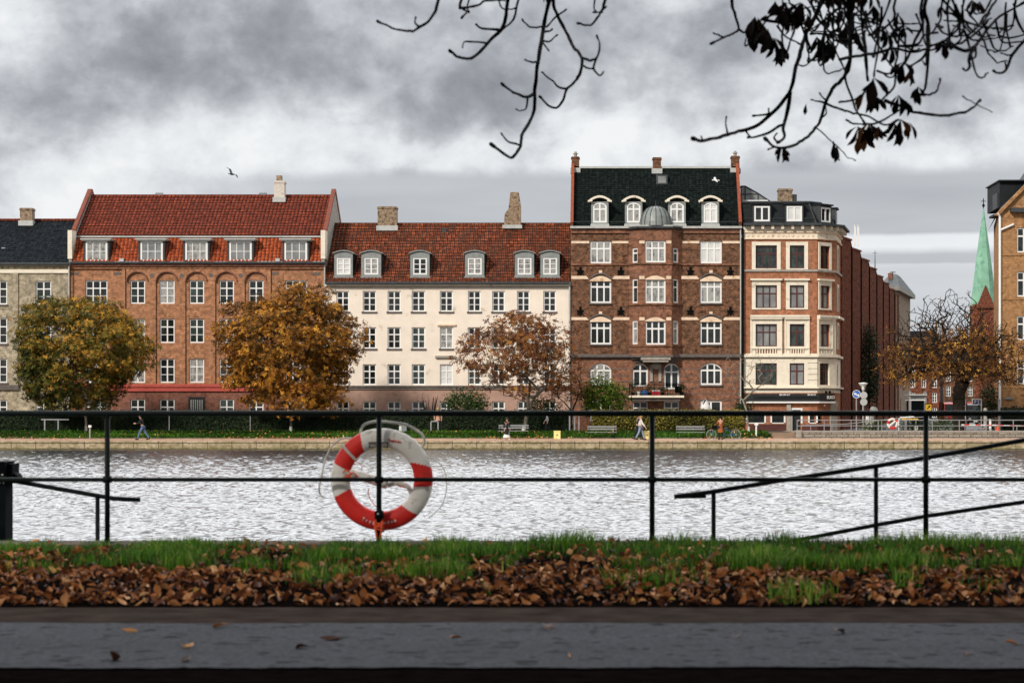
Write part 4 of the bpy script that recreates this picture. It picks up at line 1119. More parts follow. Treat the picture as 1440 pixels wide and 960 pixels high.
trim('cornice', 'zinc_dark', ring(314.5,317.5,.75))
# mansard
def ins(g):
    return [(C0[0],C0[1]+g),(C1[0]-g*.41,C1[1]+g),(C2[0]-g*.95,C2[1]+g*.45),(C3[0]-g*.95,C3[1]+g*.2),(C4[0]-g*.95,C4[1]),(C5[0],C5[1])]
mb = MB(); b0 = ins(.1); b1 = ins(1.3); zb_, zt_ = zy(315), Z(285,Y5+1.3)
n_ = 6
mb.add([(p[0],p[1],zb_) for p in b0]+[(p[0],p[1],zt_) for p in b1], [(i, (i+1)%n_, n_+(i+1)%n_, n_+i) for i in range(n_)]+[tuple(range(n_, 2*n_))])
mb.build('roof', M['lead_roof'], h5)
mb = MB(); pp = ins(1.2)
for i in range(4): mb.tube([(pp[i][0],pp[i][1],zt_+.03),(pp[i+1][0],pp[i+1][1],zt_+.03)], .1, 6)
mb.tube([(b0[1][0],b0[1][1],zb_),(b1[1][0],b1[1][1],zt_)], .07, 6); mb.tube([(b0[2][0],b0[2][1],zb_),(b1[2][0],b1[2][1],zt_)], .07, 6)
mb.tube([(C0[0],Y5+.3,Z(307,Y5)),(C1[0],Y5+.3,Z(307,Y5))], .03, 5)
mb.build('lead_roll', M['zinc_dark'], h5)
def dormer5(cx_, cy_, rot, hw, z0, z1, wz0, wz1, pane):
    c_, s_ = math.cos(rot), math.sin(rot)
    def T(u, k): return (cx_+c_*u-s_*k, cy_+s_*u+c_*k)
    q = MB(); wall_grid(q, T(-hw,0), T(hw,0), z0, z1, [(hw-.62,hw+.62,wz0,wz1)], .1)
    for u in (-hw, hw): a, b = T(u,0), T(u,1.6); q.quad((*a,z0),(*b,z0),(*b,z1),(*a,z1))
    d = q.build('dormer', M['zinc_dark'], h5)
    q = MB(); q.prism_z([T(-hw-.08,-.15),T(hw+.08,-.15),T(hw+.08,1.8),T(-hw-.08,1.8)], z1, z1+.12); q.build('dormer_roof', M['lead_roof'], d)
    m_ = T(0,0); add_window(d, (m_[0],m_[1],wz0), 1.24, wz1-wz0, 'plain2', rot, pane, recess=.02, flat=True)
for cpx, pm in ((1071.5,'glass_dark'),(1117,'glass_blind')): dormer5(X(cpx,Y5+.15), Y5+.15, 0, .72, zy(313), zy(287), zy(311), zy(289.5), pm)
cm = mid(C1,C2,L2*.55); dormer5(cm[0]-.1, cm[1]+.12, rotc, .72, zy(313), zy(287.5), zy(311), zy(290), 'glass_dark')
cm = mid(C2,C3,2.6); dormer5(cm[0]-.12, cm[1], rots, .7, zy(313), zy(288), zy(311), zy(290), 'glass_dark')
chimney(h5, 'chimney_tan', 1094, 1113.5, 266, 285, Y5+4, 1.1)
q = MB(); q.box(X(1113.8,Y5+4), X(1120,Y5+4), Y5+3.6, Y5+4.4, Z(286,Y5+4), Z(274,Y5+4)); q.build('flue', M['zinc_dark'], h5)
# glazed roof room beside the gable
yg = Y5+5
q = MB(); xs = [X(p,yg) for p in (1042,1048,1066,1084)]; zs = [Z(262,yg), Z(262,yg), Z(272,yg), Z(284,yg)]
for i in range(4): q.box(xs[i]-.04, xs[i]+.04, yg-.05, yg+.05, zt_-.3, zs[i])
for i in range(3): q.tube([(xs[i],yg,zs[i]),(xs[i+1],yg,zs[i+1])], .06, 5)
q.tube([(xs[0],yg,Z(273,yg)),(xs[2],yg,Z(273,yg))], .04, 5)
for i in range(2): q.tube([(xs[i],yg,zs[i]),(xs[i],yg+3,zs[i])], .05, 5)
gr = q.build('roof_room', M['zinc_dark'], h5)
q = MB(); q.add([(xs[0],yg+.02,zt_-.2),(xs[3],yg+.02,zt_-.2),(xs[3],yg+.02,zs[3]),(xs[2],yg+.02,zs[2]),(xs[1],yg+.02,zs[1]),(xs[0],yg+.02,zs[0])], [(0,1,2,3,4,5)])
q.build('pane', M['glass_grey'], gr)
q = MB(); q.box(X(1045,Y5+3), X(1080,Y5+3), Y5+2.9, Y5+3, Z(285,Y5+3), Z(281.5,Y5+3)); q.build('parapet', M['white_paint'], h5)
# shop front
mb = MB()
sh = [(1050,1076,578,594),(1084.5,1103.5,578,594),(1114,1126,576,607.5),(1137.5,1157,578,594)]
ops = [(frac_u(C0,C1,a), min(L1-.01, frac_u(C0,C1,min(b,1148.9))), zy(yb), zy(ya)) for a,b,ya,yb in sh]
wall_grid(mb, C0, C1, zy(612), zy(552), ops, .3); wall_grid(mb, C1, C2, zy(612), zy(552), [(0.02, frac_u(C1,C2,1157), zy(594), zy(578))], .3); wall_grid(mb, C2, C3, zy(612), zy(552), [], .3)
mb.build('shop_wall', M['brick_orange'], h5)
for (a,b,ya,yb), o_ in zip(sh, ops):
    if yb > 600: continue
    q = MB(); u0, u1 = o_[0], o_[1]
    q.quad((C0[0]+u0,Y5+.25,zy(yb)),(C0[0]+u1,Y5+.25,zy(yb)),(C0[0]+u1,Y5+.25,zy(ya)),(C0[0]+u0,Y5+.25,zy(ya)))
    p_ = q.build('shop_window', M['glass_dark'], h5)
    q = MB()
    for u in (u0, u1): q.box(C0[0]+u-.06, C0[0]+u+.06, Y5-.04, Y5+.28, zy(yb), zy(ya))
    q.box(C0[0]+u0+.06, C0[0]+u1-.06, Y5-.04, Y5+.2, zy(yb)-.07, zy(yb)); q.build('frame', M['white_paint'], p_)
q = MB(); u0, u1 = ops[2][0], ops[2][1]; q.quad((C0[0]+u0,Y5+.28,zy(607)),(C0[0]+u1,Y5+.28,zy(607)),(C0[0]+u1,Y5+.28,zy(576)),(C0[0]+u0,Y5+.28,zy(576)))
dr = q.build('shop_door', M['dark_paint'], h5)
q = MB(); q.box(C0[0]+u0-.14, C0[0]+u0, Y5-.06, Y5+.1, zy(608), zy(573.5)); q.box(C0[0]+u1, C0[0]+u1+.14, Y5-.06, Y5+.1, zy(595), zy(573.5)); q.box(C0[0]+u0, C0[0]+u1, Y5-.06, Y5+.1, zy(576), zy(573.5))
q.build('frame', M['white_paint'], dr)
q = MB(); q.box(C0[0]+u1-.25, C0[0]+u1-.12, Y5+.2, Y5+.27, zy(592), zy(591)); q.build('handle', M['zinc_pale'], dr)
mb = MB(); along(mb, C0, C1, frac_u(C0,C1,1052), frac_u(C0,C1,1105), zy(608), zy(596.5), .05); along(mb, C0, C1, frac_u(C0,C1,1128), L1, zy(608), zy(596.5), .05); along(mb, C1, C2, 0, L2, zy(608), zy(596.5), .05)
mb.build('plinth', M['base_plum'], h5)
mb = MB(); along(mb, C0, C1, frac_u(C0,C1,1106), frac_u(C0,C1,1112), zy(608), zy(568), .2); along(mb, C1, C2, L2-.75, L2+.1, zy(608), zy(563), .12)
mb.build('pier', M['stone_grey'], h5)
trim('fascia', 'dark_paint', [(C0,C1,frac_u(C0,C1,1049),L1+.1,zy(563.5),zy(553.5),.22),(C1,C2,-.05,L2-.4,zy(563.5),zy(553.5),.22)])
trim('awning_rail', 'white_paint', [(C0,C1,frac_u(C0,C1,1049),L1+.12,zy(566.5),zy(564.3),.4),(C1,C2,-.12,L2-.5,zy(566.5),zy(564.3),.4)])
trim('awning_cassette', 'lead_roof', [(C0,C1,frac_u(C0,C1,1060),L1,zy(560),zy(557),.3)])

def text_mesh(body, size, mat, parent, loc, rot=(R(90),0,0), ext=.004, name='lettering', font_scale=(1,1,1)):
    cu = bpy.data.curves.new('txt', 'FONT'); cu.body = body; cu.size = size; cu.extrude = ext; cu.align_x = 'CENTER'; cu.align_y = 'CENTER'; cu.offset = size*.02
    to = bpy.data.objects.new('txt', cu); COL.objects.link(to)
    bpy.context.view_layer.update()
    me = bpy.data.meshes.new_from_object(to.evaluated_get(bpy.context.evaluated_depsgraph_get()))
    bpy.data.objects.remove(to); me.materials.clear(); me.materials.append(M[mat])
    o = bpy.data.objects.new(name, me); link(o, parent, loc); o.rotation_euler = rot; o.scale = font_scale
    return o
m_ = mid(C1,C2,frac_u(C1,C2,1165)); text_mesh('BUKO', .36, 'white_paint', h5, (m_[0]+.17, m_[1]-.19, zy(558.6)), (R(90),0,rotc))
text_mesh('BUKO', .16, 'white_paint', h5, (X(1103,Y5), Y5-.235, zy(554.9)), font_scale=(1.9,1,1))
text_mesh('BUKO', .16, 'white_paint', h5, (X(1141,Y5), Y5-.235, zy(554.9)), font_scale=(1.5,1,1))
q = MB()
for k, px in enumerate((1161,1166)): m_ = mid(C1,C2,frac_u(C1,C2,px)); q.ball((m_[0]+.03,m_[1]-.03,zy(551)), .12, .04, .1, 8)
q.build('wall_emblem', M['iron_black'], h5)
# house number plaque lamp at the door
q = MB(); q.ball((X(1160,Y5),Y5+.35,zy(570)), .07); q.build('wall_lamp', M['white_paint'], h5)

# ================================================================ side street range with staggered bays
VP = 1404.0
D0 = 177.0; px0 = 1184.0
def on_line(D): 
    # the street front runs towards the vanishing column VP; X is linear in depth
    x0 = X(px0, D0); s = (VP-CX)/F
    return (x0+(D-D0)*s, D)
h6 = thing('street_block', (*on_line(D0), GZ), 'long red-brown brick block with staggered bays receding along the side street', 'apartment block')
mods = []; D = D0; inc = D0*.0735
mb = MB(); ztop6 = Z(334, D0); capm = MB(); rec = MB()
for i in range(8):
    A = on_line(D); B = on_line(D+inc)
    pxB = CX+B[0]*F/B[1]-2.4*(1-i*.07)
    Dm = D+inc*.28; Q = (X(pxB, Dm), Dm)
    mods.append((A, Q, B)); D += inc
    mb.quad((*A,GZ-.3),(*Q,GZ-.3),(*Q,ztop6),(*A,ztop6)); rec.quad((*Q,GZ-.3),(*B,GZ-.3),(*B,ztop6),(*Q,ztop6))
    W_ = 9; 
    mb.quad((*A,ztop6),(*Q,ztop6),(Q[0]-W_,Q[1],ztop6),(A[0]-W_,A[1],ztop6)); mb.quad((*Q,ztop6),(*B,ztop6),(B[0]-W_,B[1],ztop6),(Q[0]-W_,Q[1],ztop6))
    d_ = Vector((Q[0]-A[0],Q[1]-A[1])).normalized()
    capm.prism_z([(A[0]+.02,A[1]-.1),(Q[0]+.12,Q[1]),(Q[0]-.3,Q[1]+.2),(A[0]-.3,A[1]+.1)], ztop6, ztop6+.14)
A = mods[0][0]; mb.quad((A[0]-9,A[1],GZ),(A[0],A[1],GZ),(A[0],A[1],ztop6),(A[0]-9,A[1],ztop6))
E = mods[-1][2]; mb.quad((E[0],E[1],GZ),(E[0]-9,E[1],GZ),(E[0]-9,E[1],ztop6),(E[0],E[1],ztop6))
mb.quad((E[0]-9,E[1],GZ),(A[0]-9,A[1],GZ),(A[0]-9,A[1],ztop6),(E[0]-9,E[1],ztop6))
mb.build('wall', M['brick_street'], h6); capm.build('parapet_coping', M['brick_rose_dark'], h6); rec.build('recess_shade', M['stone_shadow'], h6)  # bay returns coloured near black to stand for shade in the gaps
for i, (A, Q, B) in enumerate([]):      # stair windows in each bay
    L = seglen(A,Q); d = ((Q[0]-A[0])/L,(Q[1]-A[1])/L); rot = math.atan2(d[1], d[0])
    for fz in range(5):
        P = (A[0]+d[0]*L*.6, A[1]+d[1]*L*.6, GZ+1.1+fz*2.9)
        add_window(h6, P, 1.3, 1.3, 'plain2', rot, 'glass_dark', 'brown_paint', recess=-.05)
ay = on_line(D0+9)
ant = thing('antenna', (X(1204.5,186), 186, ztop6), 'pair of white mobile antenna panels on the street block roof', 'antenna')
for px in (1202.3, 1206.8):
    q = MB(); q.box(X(px-1.2,186), X(px+1.2,186), 185.9, 186.05, Z(346,186), Z(319.5,186)); q.tube([(X(px,186),186.15,ztop6),(X(px,186),186.15,Z(316,186))], .04, 6); q.build('antenna_panel', M['white_paint'], ant)
mast = thing('roof_mast', (X(1230.5,215), 215, ztop6), 'thin dark mast on the roof of the street block', 'mast')
q = MB(); q.tube([(X(1230.5,215),215,ztop6-.2),(X(1230.5,215),215,Z(352,215))], [.05,.02], 6); q.build('pole', M['iron_black'], mast)
q = MB(); q.tube([(X(1230.5,215)-.25,215,Z(356,215)),(X(1230.5,215)+.25,215,Z(356,215))], .02, 5); q.build('crossbar', M['iron_black'], mast)

# far corner house down the street
Y7 = 268.0
h7 = thing('far_house', (X(1262,Y7), Y7, GZ), 'narrow grey and cream house at the far end of the brick street block', 'house')
P0 = (X(1250,Y7), Y7); P1 = (X(1262,Y7), Y7+1); P2 = (X(1280,Y7+22), Y7+22)
mb = MB(); z1 = Z(412,Y7)
zE7 = Z(408,Y7)
def op7(L): return [(L*f-.5, L*f+.5, GZ+1.2+k*3, GZ+2.9+k*3) for k in range(4) for f in ((.3,.7) if L > 3 else (.5,))]
wall_grid(mb, P0, P1, GZ-.2, zE7, op7(seglen(P0,P1))); o7 = op7(seglen(P1,P2)); wall_grid(mb, P1, P2, GZ-.2, zE7, o7)
mb.quad((*P2,GZ),(P0[0],P2[1],GZ),(P0[0],P2[1],zE7),(*P2,zE7))
mb.build('wall', M['chimney_tan'], h7)
for P, Q in ((P0,P1),(P1,P2)):
    L = seglen(P,Q); d = ((Q[0]-P[0])/L,(Q[1]-P[1])/L)
    for o_ in op7(L): u = (o_[0]+o_[1])/2; add_window(h7, (P[0]+d[0]*u, P[1]+d[1]*u, o_[2]), 1.0, 1.7, 'six', math.atan2(d[1],d[0]), 'glass_dark')
mb = MB(); mb.prism_z([(P0[0]-.5,P0[1]-.6),(P1[0]+.3,P1[1]-.6),(P2[0]+.7,P2[1]),(P0[0],P2[1])], zE7, zE7+.5); mb.build('cornice', M['stone_grey'], h7)
mb = MB(); c_ = ((P0[0]+P2[0])/2-.8, Y7+10); zz = zE7+.5
b_ = [(P0[0]-.5,P0[1]-.6),(P1[0]+.3,P1[1]-.6),(P2[0]+.7,P2[1]),(P0[0],P2[1])]
t_ = [(x+(c_[0]-x)*.75, y+(c_[1]-y)*.75) for x,y in b_]
mb.add([(x,y,zz) for x,y in b_]+[(x,y,zz+2.0) for x,y in t_], [(0,1,5,4),(1,2,6,5),(2,3,7,6),(3,0,4,7),(4,5,6,7)]); mb.build('roof', M['zinc_dark'], h7)
mb = MB(); x = X(1258,Y7); mb.box(x-.25, x+.25, Y7+4, Y7+4.6, zz+.8, Z(381,Y7)); mb.build('chimney', M['brick_rose_dark'], h7)
mb = MB(); x = X(1261.5,Y7); mb.tube([(x,Y7+4,zz+.8),(x,Y7+4,Z(379,Y7))], .06, 5); mb.box(x-.35, x+.35, Y7+3.98, Y7+4.02, Z(380,Y7)-.05, Z(380,Y7)+.05); mb.build('aerial', M['zinc_dark'], h7)

# ================================================================ church with green copper spire
YC = 430.0
ch = thing('church', (X(1383,YC), YC, GZ), 'church tower with a tall green copper spire and brick corner gables', 'church')
mb = MB(); xc = X(1383,YC)
hw = 18*YC/F; zb_ = Z(420,YC); zt_ = Z(292,YC)
n_ = 8; base = [(xc+hw*1.04*math.cos(R(22.5+45*k)), YC+hw*1.04*math.sin(R(22.5+45*k))) for k in range(n_)]
rings_ = [(1.0,0),(.82,.2),(.62,.42),(.40,.64),(.19,.84),(.04,.985),(.012,1)]
vs = [(xc+(x-xc)*s, YC+(y-YC)*s, zb_-1.5+(zt_-zb_+1.5)*h) for s, h in rings_ for x, y in base]
mb.add(vs, [(r*n_+k, r*n_+(k+1)%n_, (r+1)*n_+(k+1)%n_, (r+1)*n_+k) for r in range(len(rings_)-1) for k in range(n_)])
sp_ = mb.build('spire', M['copper_green'], ch)
mb = MB(); mb.tube([(xc,YC,zt_-.2),(xc,YC,Z(279,YC))], .09, 6); mb.box(xc-.5, xc+.5, YC-.05, YC+.05, Z(283,YC)-.06, Z(283,YC)+.06); mb.ball((xc,YC,Z(289,YC)), .3); mb.build('cross', M['iron_black'], sp_)
mb = MB(); mb.box(xc-hw*.92, xc+hw*.92, YC-hw*.92, YC+hw*.92, GZ, zb_-1.2)
for s_ in (-1, 1):
    for a in (0,):
        pass
mb.prism_y([(X(1373,YC-hw),zb_-2),(X(1399,YC-hw),zb_-2),(X(1386,YC-hw),Z(402,YC))], YC-hw-.3, YC-hw+.6)
mb.build('tower', M['brick_street'], ch)
mb = MB(); mb.box(X(1340,YC), X(1400,YC), YC+2.5, YC+30, GZ, Z(520,YC)); mb.build('nave', M['brick_street'], ch)

# background houses closing the street
for i, (a, b, yt, Yb, mt, lb) in enumerate(((1276,1322,500,330,'brick_street','red brick house behind the big bare tree, closing the street on the left'),
                                         (1326,1372,512,350,'brick_umber','brown brick house behind the big bare tree, closing the street on the right'))):
    hb = thing('background_house', (X((a+b)/2,Yb), Yb, GZ), lb, 'house')
    k = Yb/F; wd = []
    for c in range(3):
        for r in range(4): x = a+(b-a)*(c+.5)/3; wd.append((x-3.4, x+3.4, yt+10+r*21, yt+24+r*21, 'six', 'glass_dark'))
    front(hb, 'wall', mt, Yb, a, b, yt, 584, wd)
    mb = MB(); x0, x1 = X(a,Yb), X(b,Yb); zt2 = Z(yt,Yb)
    mb.prism_x(x0-.2, x1+.2, [(Yb-.4,zt2-.05),(Yb+5,zt2+4),(Yb+10,zt2-.05)]); mb.box(x0+.05, x1-.05, Yb+.3, Yb+9.5, GZ, zt2-.1)
    mb.build('roof', M['slate_blue'], hb)

# ================================================================ house 8: ochre brick house at the right edge
Y8 = 168.0
h8 = house('ochre_house', 'orange-ochre brick gabled house with white drainpipe at the right edge', Y8, 1404, 1580)
def zz8(y): return Z(y, Y8)
w8 = [(x, x+11, ya, yb, 'slim', 'glass_dark') for x in (1430,1475,1520) for ya, yb in ((320,355),(382,417),(444,478),(506,540))]
front(h8, 'wall', 'brick_ochre', Y8, 1404, 1580, 300, 612, w8)
A = (X(1404,Y8), Y8); Bk = (X(1397.5,Y8+14), Y8+14)
mb = MB(); mb.quad((*Bk,GZ-.3),(*A,GZ-.3),(*A,zz8(297)),(*Bk,zz8(297)))
mb.prism_y([(X(1404,Y8),zz8(300)),(X(1580,Y8),zz8(300)),(X(1492,Y8),zz8(212))], Y8, Y8+.3)
mb.quad((X(1580,Y8),Y8,GZ),(X(1580,Y8),Y8+14,GZ),(X(1580,Y8),Y8+14,zz8(300)),(X(1580,Y8),Y8,zz8(300)))
mb.build('gable_wall', M['brick_ochre'], h8)
mb = MB()
mb.prism_y([(X(1398,Y8),zz8(303.5)),(X(1493,Y8),zz8(206)),(X(1493,Y8),zz8(211.5)),(X(1403,Y8),zz8(304))], Y8-.35, Y8+.35)
mb.prism_y([(X(1586,Y8),zz8(303.5)),(X(1493,Y8),zz8(206)),(X(1493,Y8),zz8(211.5)),(X(1581,Y8),zz8(304))], Y8-.35, Y8+.35)
mb.build('gable_coping', M['brick_ochre'], h8)
mb = MB(); mb.add([(X(1401,Y8),Y8-.1,zz8(301)),(X(1493,Y8),Y8-.1,zz8(209)),(X(1493,Y8),Y8+14,zz8(209)),(Bk[0]-.5,Y8+14,zz8(304)),(X(1590,Y8),Y8,zz8(304)),(X(1590,Y8),Y8+14,zz8(304))], [(0,1,2,3),(1,4,5,2)])
mb.build('roof', M['lead_roof'], h8)
q = MB(); q.box(X(1405.5,Y8+2.5), X(1520,Y8+2.5), Y8+2.5, Y8+8, Z(292,Y8+2.5), Z(254,Y8+2.5)); rd = q.build('roof_dormer', M['lead_roof'], h8)
q = MB(); q.box(X(1402,Y8+3), X(1406,Y8+3), Y8+3, Y8+5, Z(288,Y8), Z(266,Y8)); q.build('dormer_cheek', M['zinc_dark'], rd)
q = MB(); q.box(X(1405,Y8+2), X(1522,Y8+2), Y8+2.1, Y8+8.2, Z(254,Y8+2), Z(252.5,Y8+2)); q.build('dormer_roof', M['zinc_dark'], rd)
for y in (357, 419, 480, 543): box_part(h8, 'string_course', 'brick_ochre', 1404, 1580, y, y+2.5, Y8, .08)
box_part(h8, 'bay_roof', 'zinc_dark', 1420, 1470, 293, 299, Y8, .6)
q = MB(); q.tube([(X(1402,Y8),Y8-.3,zz8(300)),(X(1405.5,Y8),Y8-.2,zz8(306)),(X(1405.5,Y8),Y8-.2,zz8(598))], .10, 8)
q.tube([(X(1405.5,Y8),Y8-.2,zz8(324)),(X(1425,Y8),Y8-.15,zz8(315.5))], .08, 8); q.build('drainpipe', M['white_paint'], h8)
box_part(h8, 'eaves', 'lead_roof', 1394, 1404, 303, 306, Y8+1, .9, 1)
box_part(h8, 'sign_board', 'zinc', 1413, 1424, 558.5, 561, Y8, .3)
# ================================================================ setting
def sheet(name, pts, z, mat, kind='structure'):
    mb = MB(); mb.add([(x,y,z) for x,y in pts], [tuple(range(len(pts)))])
    return tag(mb.build(name, M[mat]), kind=kind)
WZ = -2.01; QZ = -1.42
def water():
    rng = np.random.default_rng(7)
    ny, nx = 1150, 900
    y0, y1 = 38.0, 148.04
    yv = y0*(y1/y0)**(np.linspace(0, 1, ny)); s = np.linspace(-.40, .30, nx)
    Yg, Sg = np.meshgrid(yv, s, indexing='ij'); Xg = Sg*Yg
    H = np.zeros_like(Xg)
    wx = Xg+.25*np.sin(Yg*.9+1)+.2*np.sin(Xg*.6+Yg*.35); wy = Yg+.3*np.sin(Xg*.7)+.2*np.sin(Xg*1.9+Yg*.5)
    for i in range(70):
        lam = .22*(1.0/.22)**rng.uniform(); k = 2*math.pi/lam; th = rng.normal(1.5, .75)
        amp = .0062*lam
        H += amp*np.sin(k*(wx*math.cos(th)+wy*math.sin(th))+rng.uniform(0, 6.28))*(1 if lam > 1.2 else (.7+.6*np.sin(Xg*.23+Yg*.11+i)))
    H = H+3*H*H
    H *= np.clip((148.0-Yg)/4, 0, 1)*np.clip((Yg-38)/1.5, 0, 1)
    ex = np.clip(np.minimum((s+.40)/.01, (.30-s)/.01), 0, 1)[None,:]; H *= ex
    V = np.stack([Xg, Yg, WZ+H], 2).reshape(-1, 3)
    i = (np.arange(ny-1)[:,None]*nx+np.arange(nx-1)[None,:]).ravel()
    Fq = np.stack([i, i+1, i+nx+1, i+nx], 1)
    q = len(V)
    xa0, xb0, xa1, xb1 = -.40*y0, .30*y0, -.40*y1, .30*y1
    V = np.concatenate([V, np.array([(-420,16.05,WZ),(420,16.05,WZ),(420,y0,WZ),(xb0,y0,WZ),(xa0,y0,WZ),(-420,y0,WZ),(-420,y1,WZ),(xa1,y1,WZ),(420,y1,WZ),(xb1,y1,WZ)])])
    Fq = np.concatenate([Fq, np.array([(q,q+1,q+2,q+5),(q+5,q+4,q+7,q+6),(q+3,q+2,q+8,q+9)])])
    o = bpy.data.objects.new('water', np_mesh('water', V, Fq, M['lake_water'], None, True)); link(o); tag(o, kind='structure')
water()
# near bank: one ground sheet with a low verge, dark edge and asphalt path
def near_z(y):
    pts = [(8.3,0),(11.0,0),(11.6,.035),(13.5,.05),(15.6,.0),(16.0,0)]
    if y <= pts[0][0]: return 0
    for (a,za),(b,zb) in zip(pts, pts[1:]):
        if y <= b: return za+(zb-za)*(y-a)/(b-a)
    return 0
def strip(name, ys, mat, dz=0, x0=-60, x1=60, nx=60, fz=None, kind='structure'):
    mb = MB(); fz = fz or near_z; vs = []; fs = []
    for y in ys:
        for i in range(nx+1):
            x = x0+(x1-x0)*i/nx; vs.append((x, y, fz(y)+dz))
    for r in range(len(ys)-1):
        for i in range(nx): fs.append((r*(nx+1)+i, r*(nx+1)+i+1, (r+1)*(nx+1)+i+1, (r+1)*(nx+1)+i))
    mb.add(vs, fs); return tag(mb.build(name, M[mat], smooth=True), kind=kind)
strip('ground', [-80, 8.3, 11.0, 11.6, 12.5, 13.5, 14.5, 15.7], 'dark_soil')
def ribbon(name, ya, yb, wa, wb, mat, dz, seed):
    mb = MB(); n = 900; vs = []
    for i in range(n+1):
        x = -14+28*i/n
        for y, w_, s_ in ((ya, wa, 0), (yb, wb, 50)):
            vs.append((x, y+w_*(noise.noise(Vector((x*.8, seed+s_, 0)))+.6*noise.noise(Vector((x*4.5, seed+s_, 3)))+.4*noise.noise(Vector((x*14, seed+s_, 6)))), dz))
    mb.add(vs, [(2*i, 2*i+2, 2*i+3, 2*i+1) for i in range(n)])
    mb.quad((-60, ya, dz), (-14, ya, dz), (-14, yb, dz), (-60, yb, dz)); mb.quad((14, ya, dz), (60, ya, dz), (60, yb, dz), (14, yb, dz))
    return tag(mb.build(name, M[mat]), kind='structure')
ribbon('path_edge', 10.1, 11.1, 0, .03, 'edge_soil', .004, 4)
ribbon('asphalt_path', 8.5, 10.24, .05, .06, 'asphalt', .008, 1)
mb = MB(); mb.box(-60, 60, 15.62, 16.06, WZ-.5, .035); o = mb.build('near_quay', M['coping_concrete']); tag(o, kind='structure')
# landings below both handrails
mb = MB()
for xa, xb in ((-6.6,6.6),): mb.box(xa, xb, 16.065, 18.6, WZ-.4, -1.35)
for xa, n_, s_ in ((-3.6, 6, 1), (1.0, 6, -1)): pass
tag(mb.build('stone_landing', M['coping_concrete']), kind='structure')
# far bank
mb = MB(); mb.box(-420, 420, 148.0, 148.6, WZ-.5, QZ-.10); mb.box(-420, 420, 147.93, 148.6, QZ-.099, QZ+.005); tag(mb.build('far_quay', M['quay_stone']), kind='structure')
def far_z(y):
    pts = [(148.6,QZ),(152.2,QZ+.13),(153.4,QZ+.24),(157.8,GZ),(158.5,GZ)]
    if y <= pts[0][0]: return QZ
    for (a,za),(b,zb) in zip(pts, pts[1:]):
        if y <= b: return za+(zb-za)*(y-a)/(b-a)
    return GZ
strip('far_promenade', [148.59, 152.2], 'far_path', 0, -420, 420, 20, far_z)
strip('grass_bank', [152.2, 153.4, 155.5, 157.8, 159.0], 'bank_grass', 0, -420, X(1082,155), 20, far_z)
strip('plaza_foot', [152.2, 153.4, 155.5, 157.8, 159.0], 'leafy_soil', 0, X(1082,155), X(1124,155), 4, far_z)
mb = MB(); mb.box(X(1120,155), 420, 152.2, 154.5, QZ-.2, QZ+.004); tag(mb.build('plaza_apron', M['far_path']), kind='structure')
sheet('far_ground', [(-1500,159),(1500,159),(1500,3000),(-1500,3000)], GZ, 'ground_soil')
sheet('plaza', [(X(1122,155),154.5),(420,154.5),(420,169.9),(X(1122,155),169.9)], GZ+.004, 'plaza_gravel')
sheet('side_street', [(X(1176,172),169.9),(X(1404,170),169.9),(X(1404,600)-4,600),(X(1404,600)-24,600)], GZ+.008, 'street_asphalt')
sheet('pavement', [(-420,163.5),(X(1082,155),163.5),(X(1082,155),169.8),(-420,169.8)], GZ+.006, 'plaza_gravel')
# rubble retaining wall on the plaza
wl = thing('plaza_wall', (X(1280,153.5), 153.5, QZ), 'low pale rubble stone wall holding up the plaza by the quay', 'wall')
mb = MB(); ya = 153.2
mb.box(X(1120,ya), X(1600,ya), ya, ya+1.4, QZ-.2, Z(607.5,ya)); mb.build('wall', M['rubble_stone'], wl)
mb = MB(); mb.box(X(1118,ya), X(1600,ya), ya-.06, ya+1.45, Z(607.5,ya)+.001, Z(605.5,ya)); mb.build('wall_coping', M['stone_grey'], wl)
mb = MB(); mb.box(X(1119,ya), X(1127,ya), ya-.15, ya-.061, QZ-.1, Z(604.5,ya)); mb.build('end_pier', M['stone_grey'], wl)

# plaza railing
rl = thing('plaza_railing', (X(1280,153.6), 153.7, Z(605.5,153.7)), 'pale steel railing with posts and two rails along the plaza wall', 'railing')
yr_ = 153.8
for x0, x1 in ((1121,1600),):
    mb = MB()
    mb.tube([(X(x0,yr_),yr_,Z(590.5,yr_)),(X(x1,yr_),yr_,Z(590.5,yr_))], .035, 6); mb.build('top_rail', M['steel_pale'], rl)
    mb = MB(); mb.tube([(X(x0,yr_),yr_,Z(598.5,yr_)),(X(x1,yr_),yr_,Z(598.5,yr_))], .03, 6); mb.build('middle_rail', M['steel_pale'], rl)
for px in range(1121, 1600, 38):
    mb = MB(); mb.tube([(X(px,yr_),yr_,Z(606.5,yr_)),(X(px,yr_),yr_,Z(590,yr_))], .035, 6); mb.build('post', M['steel_pale'], rl)
r2 = thing('ramp_railing', (X(1200,156), 156.2, GZ), 'pale sloping handrail of the ramp behind the plaza railing', 'railing')
mb = MB(); y = 156.2; mb.tube([(X(1128,y),y,Z(598,y)),(X(1190,y),y,Z(596,y)),(X(1262,y),y,Z(588,y)),(X(1300,y),y,Z(586,y))], .03, 6); mb.build('top_rail', M['steel_pale'], r2)
for px, py in ((1140,597.6),(1170,596.7),(1205,594.5),(1240,590.5),(1275,587.4)):
    mb = MB(); mb.tube([(X(px,y),y,GZ),(X(px,y),y,Z(py,y))], .028, 6); mb.build('post', M['steel_pale'], r2)
r3 = thing('quay_barrier', (X(1390,156), 156.5, GZ), 'white and red barrier rail across the plaza by the street', 'barrier')
mb = MB(); y = 156.5; mb.tube([(X(1352,y),y,Z(597,y)),(X(1460,y),y,Z(599,y))], .045, 6); mb.build('rail', M['white_paint'], r3)
mb = MB()
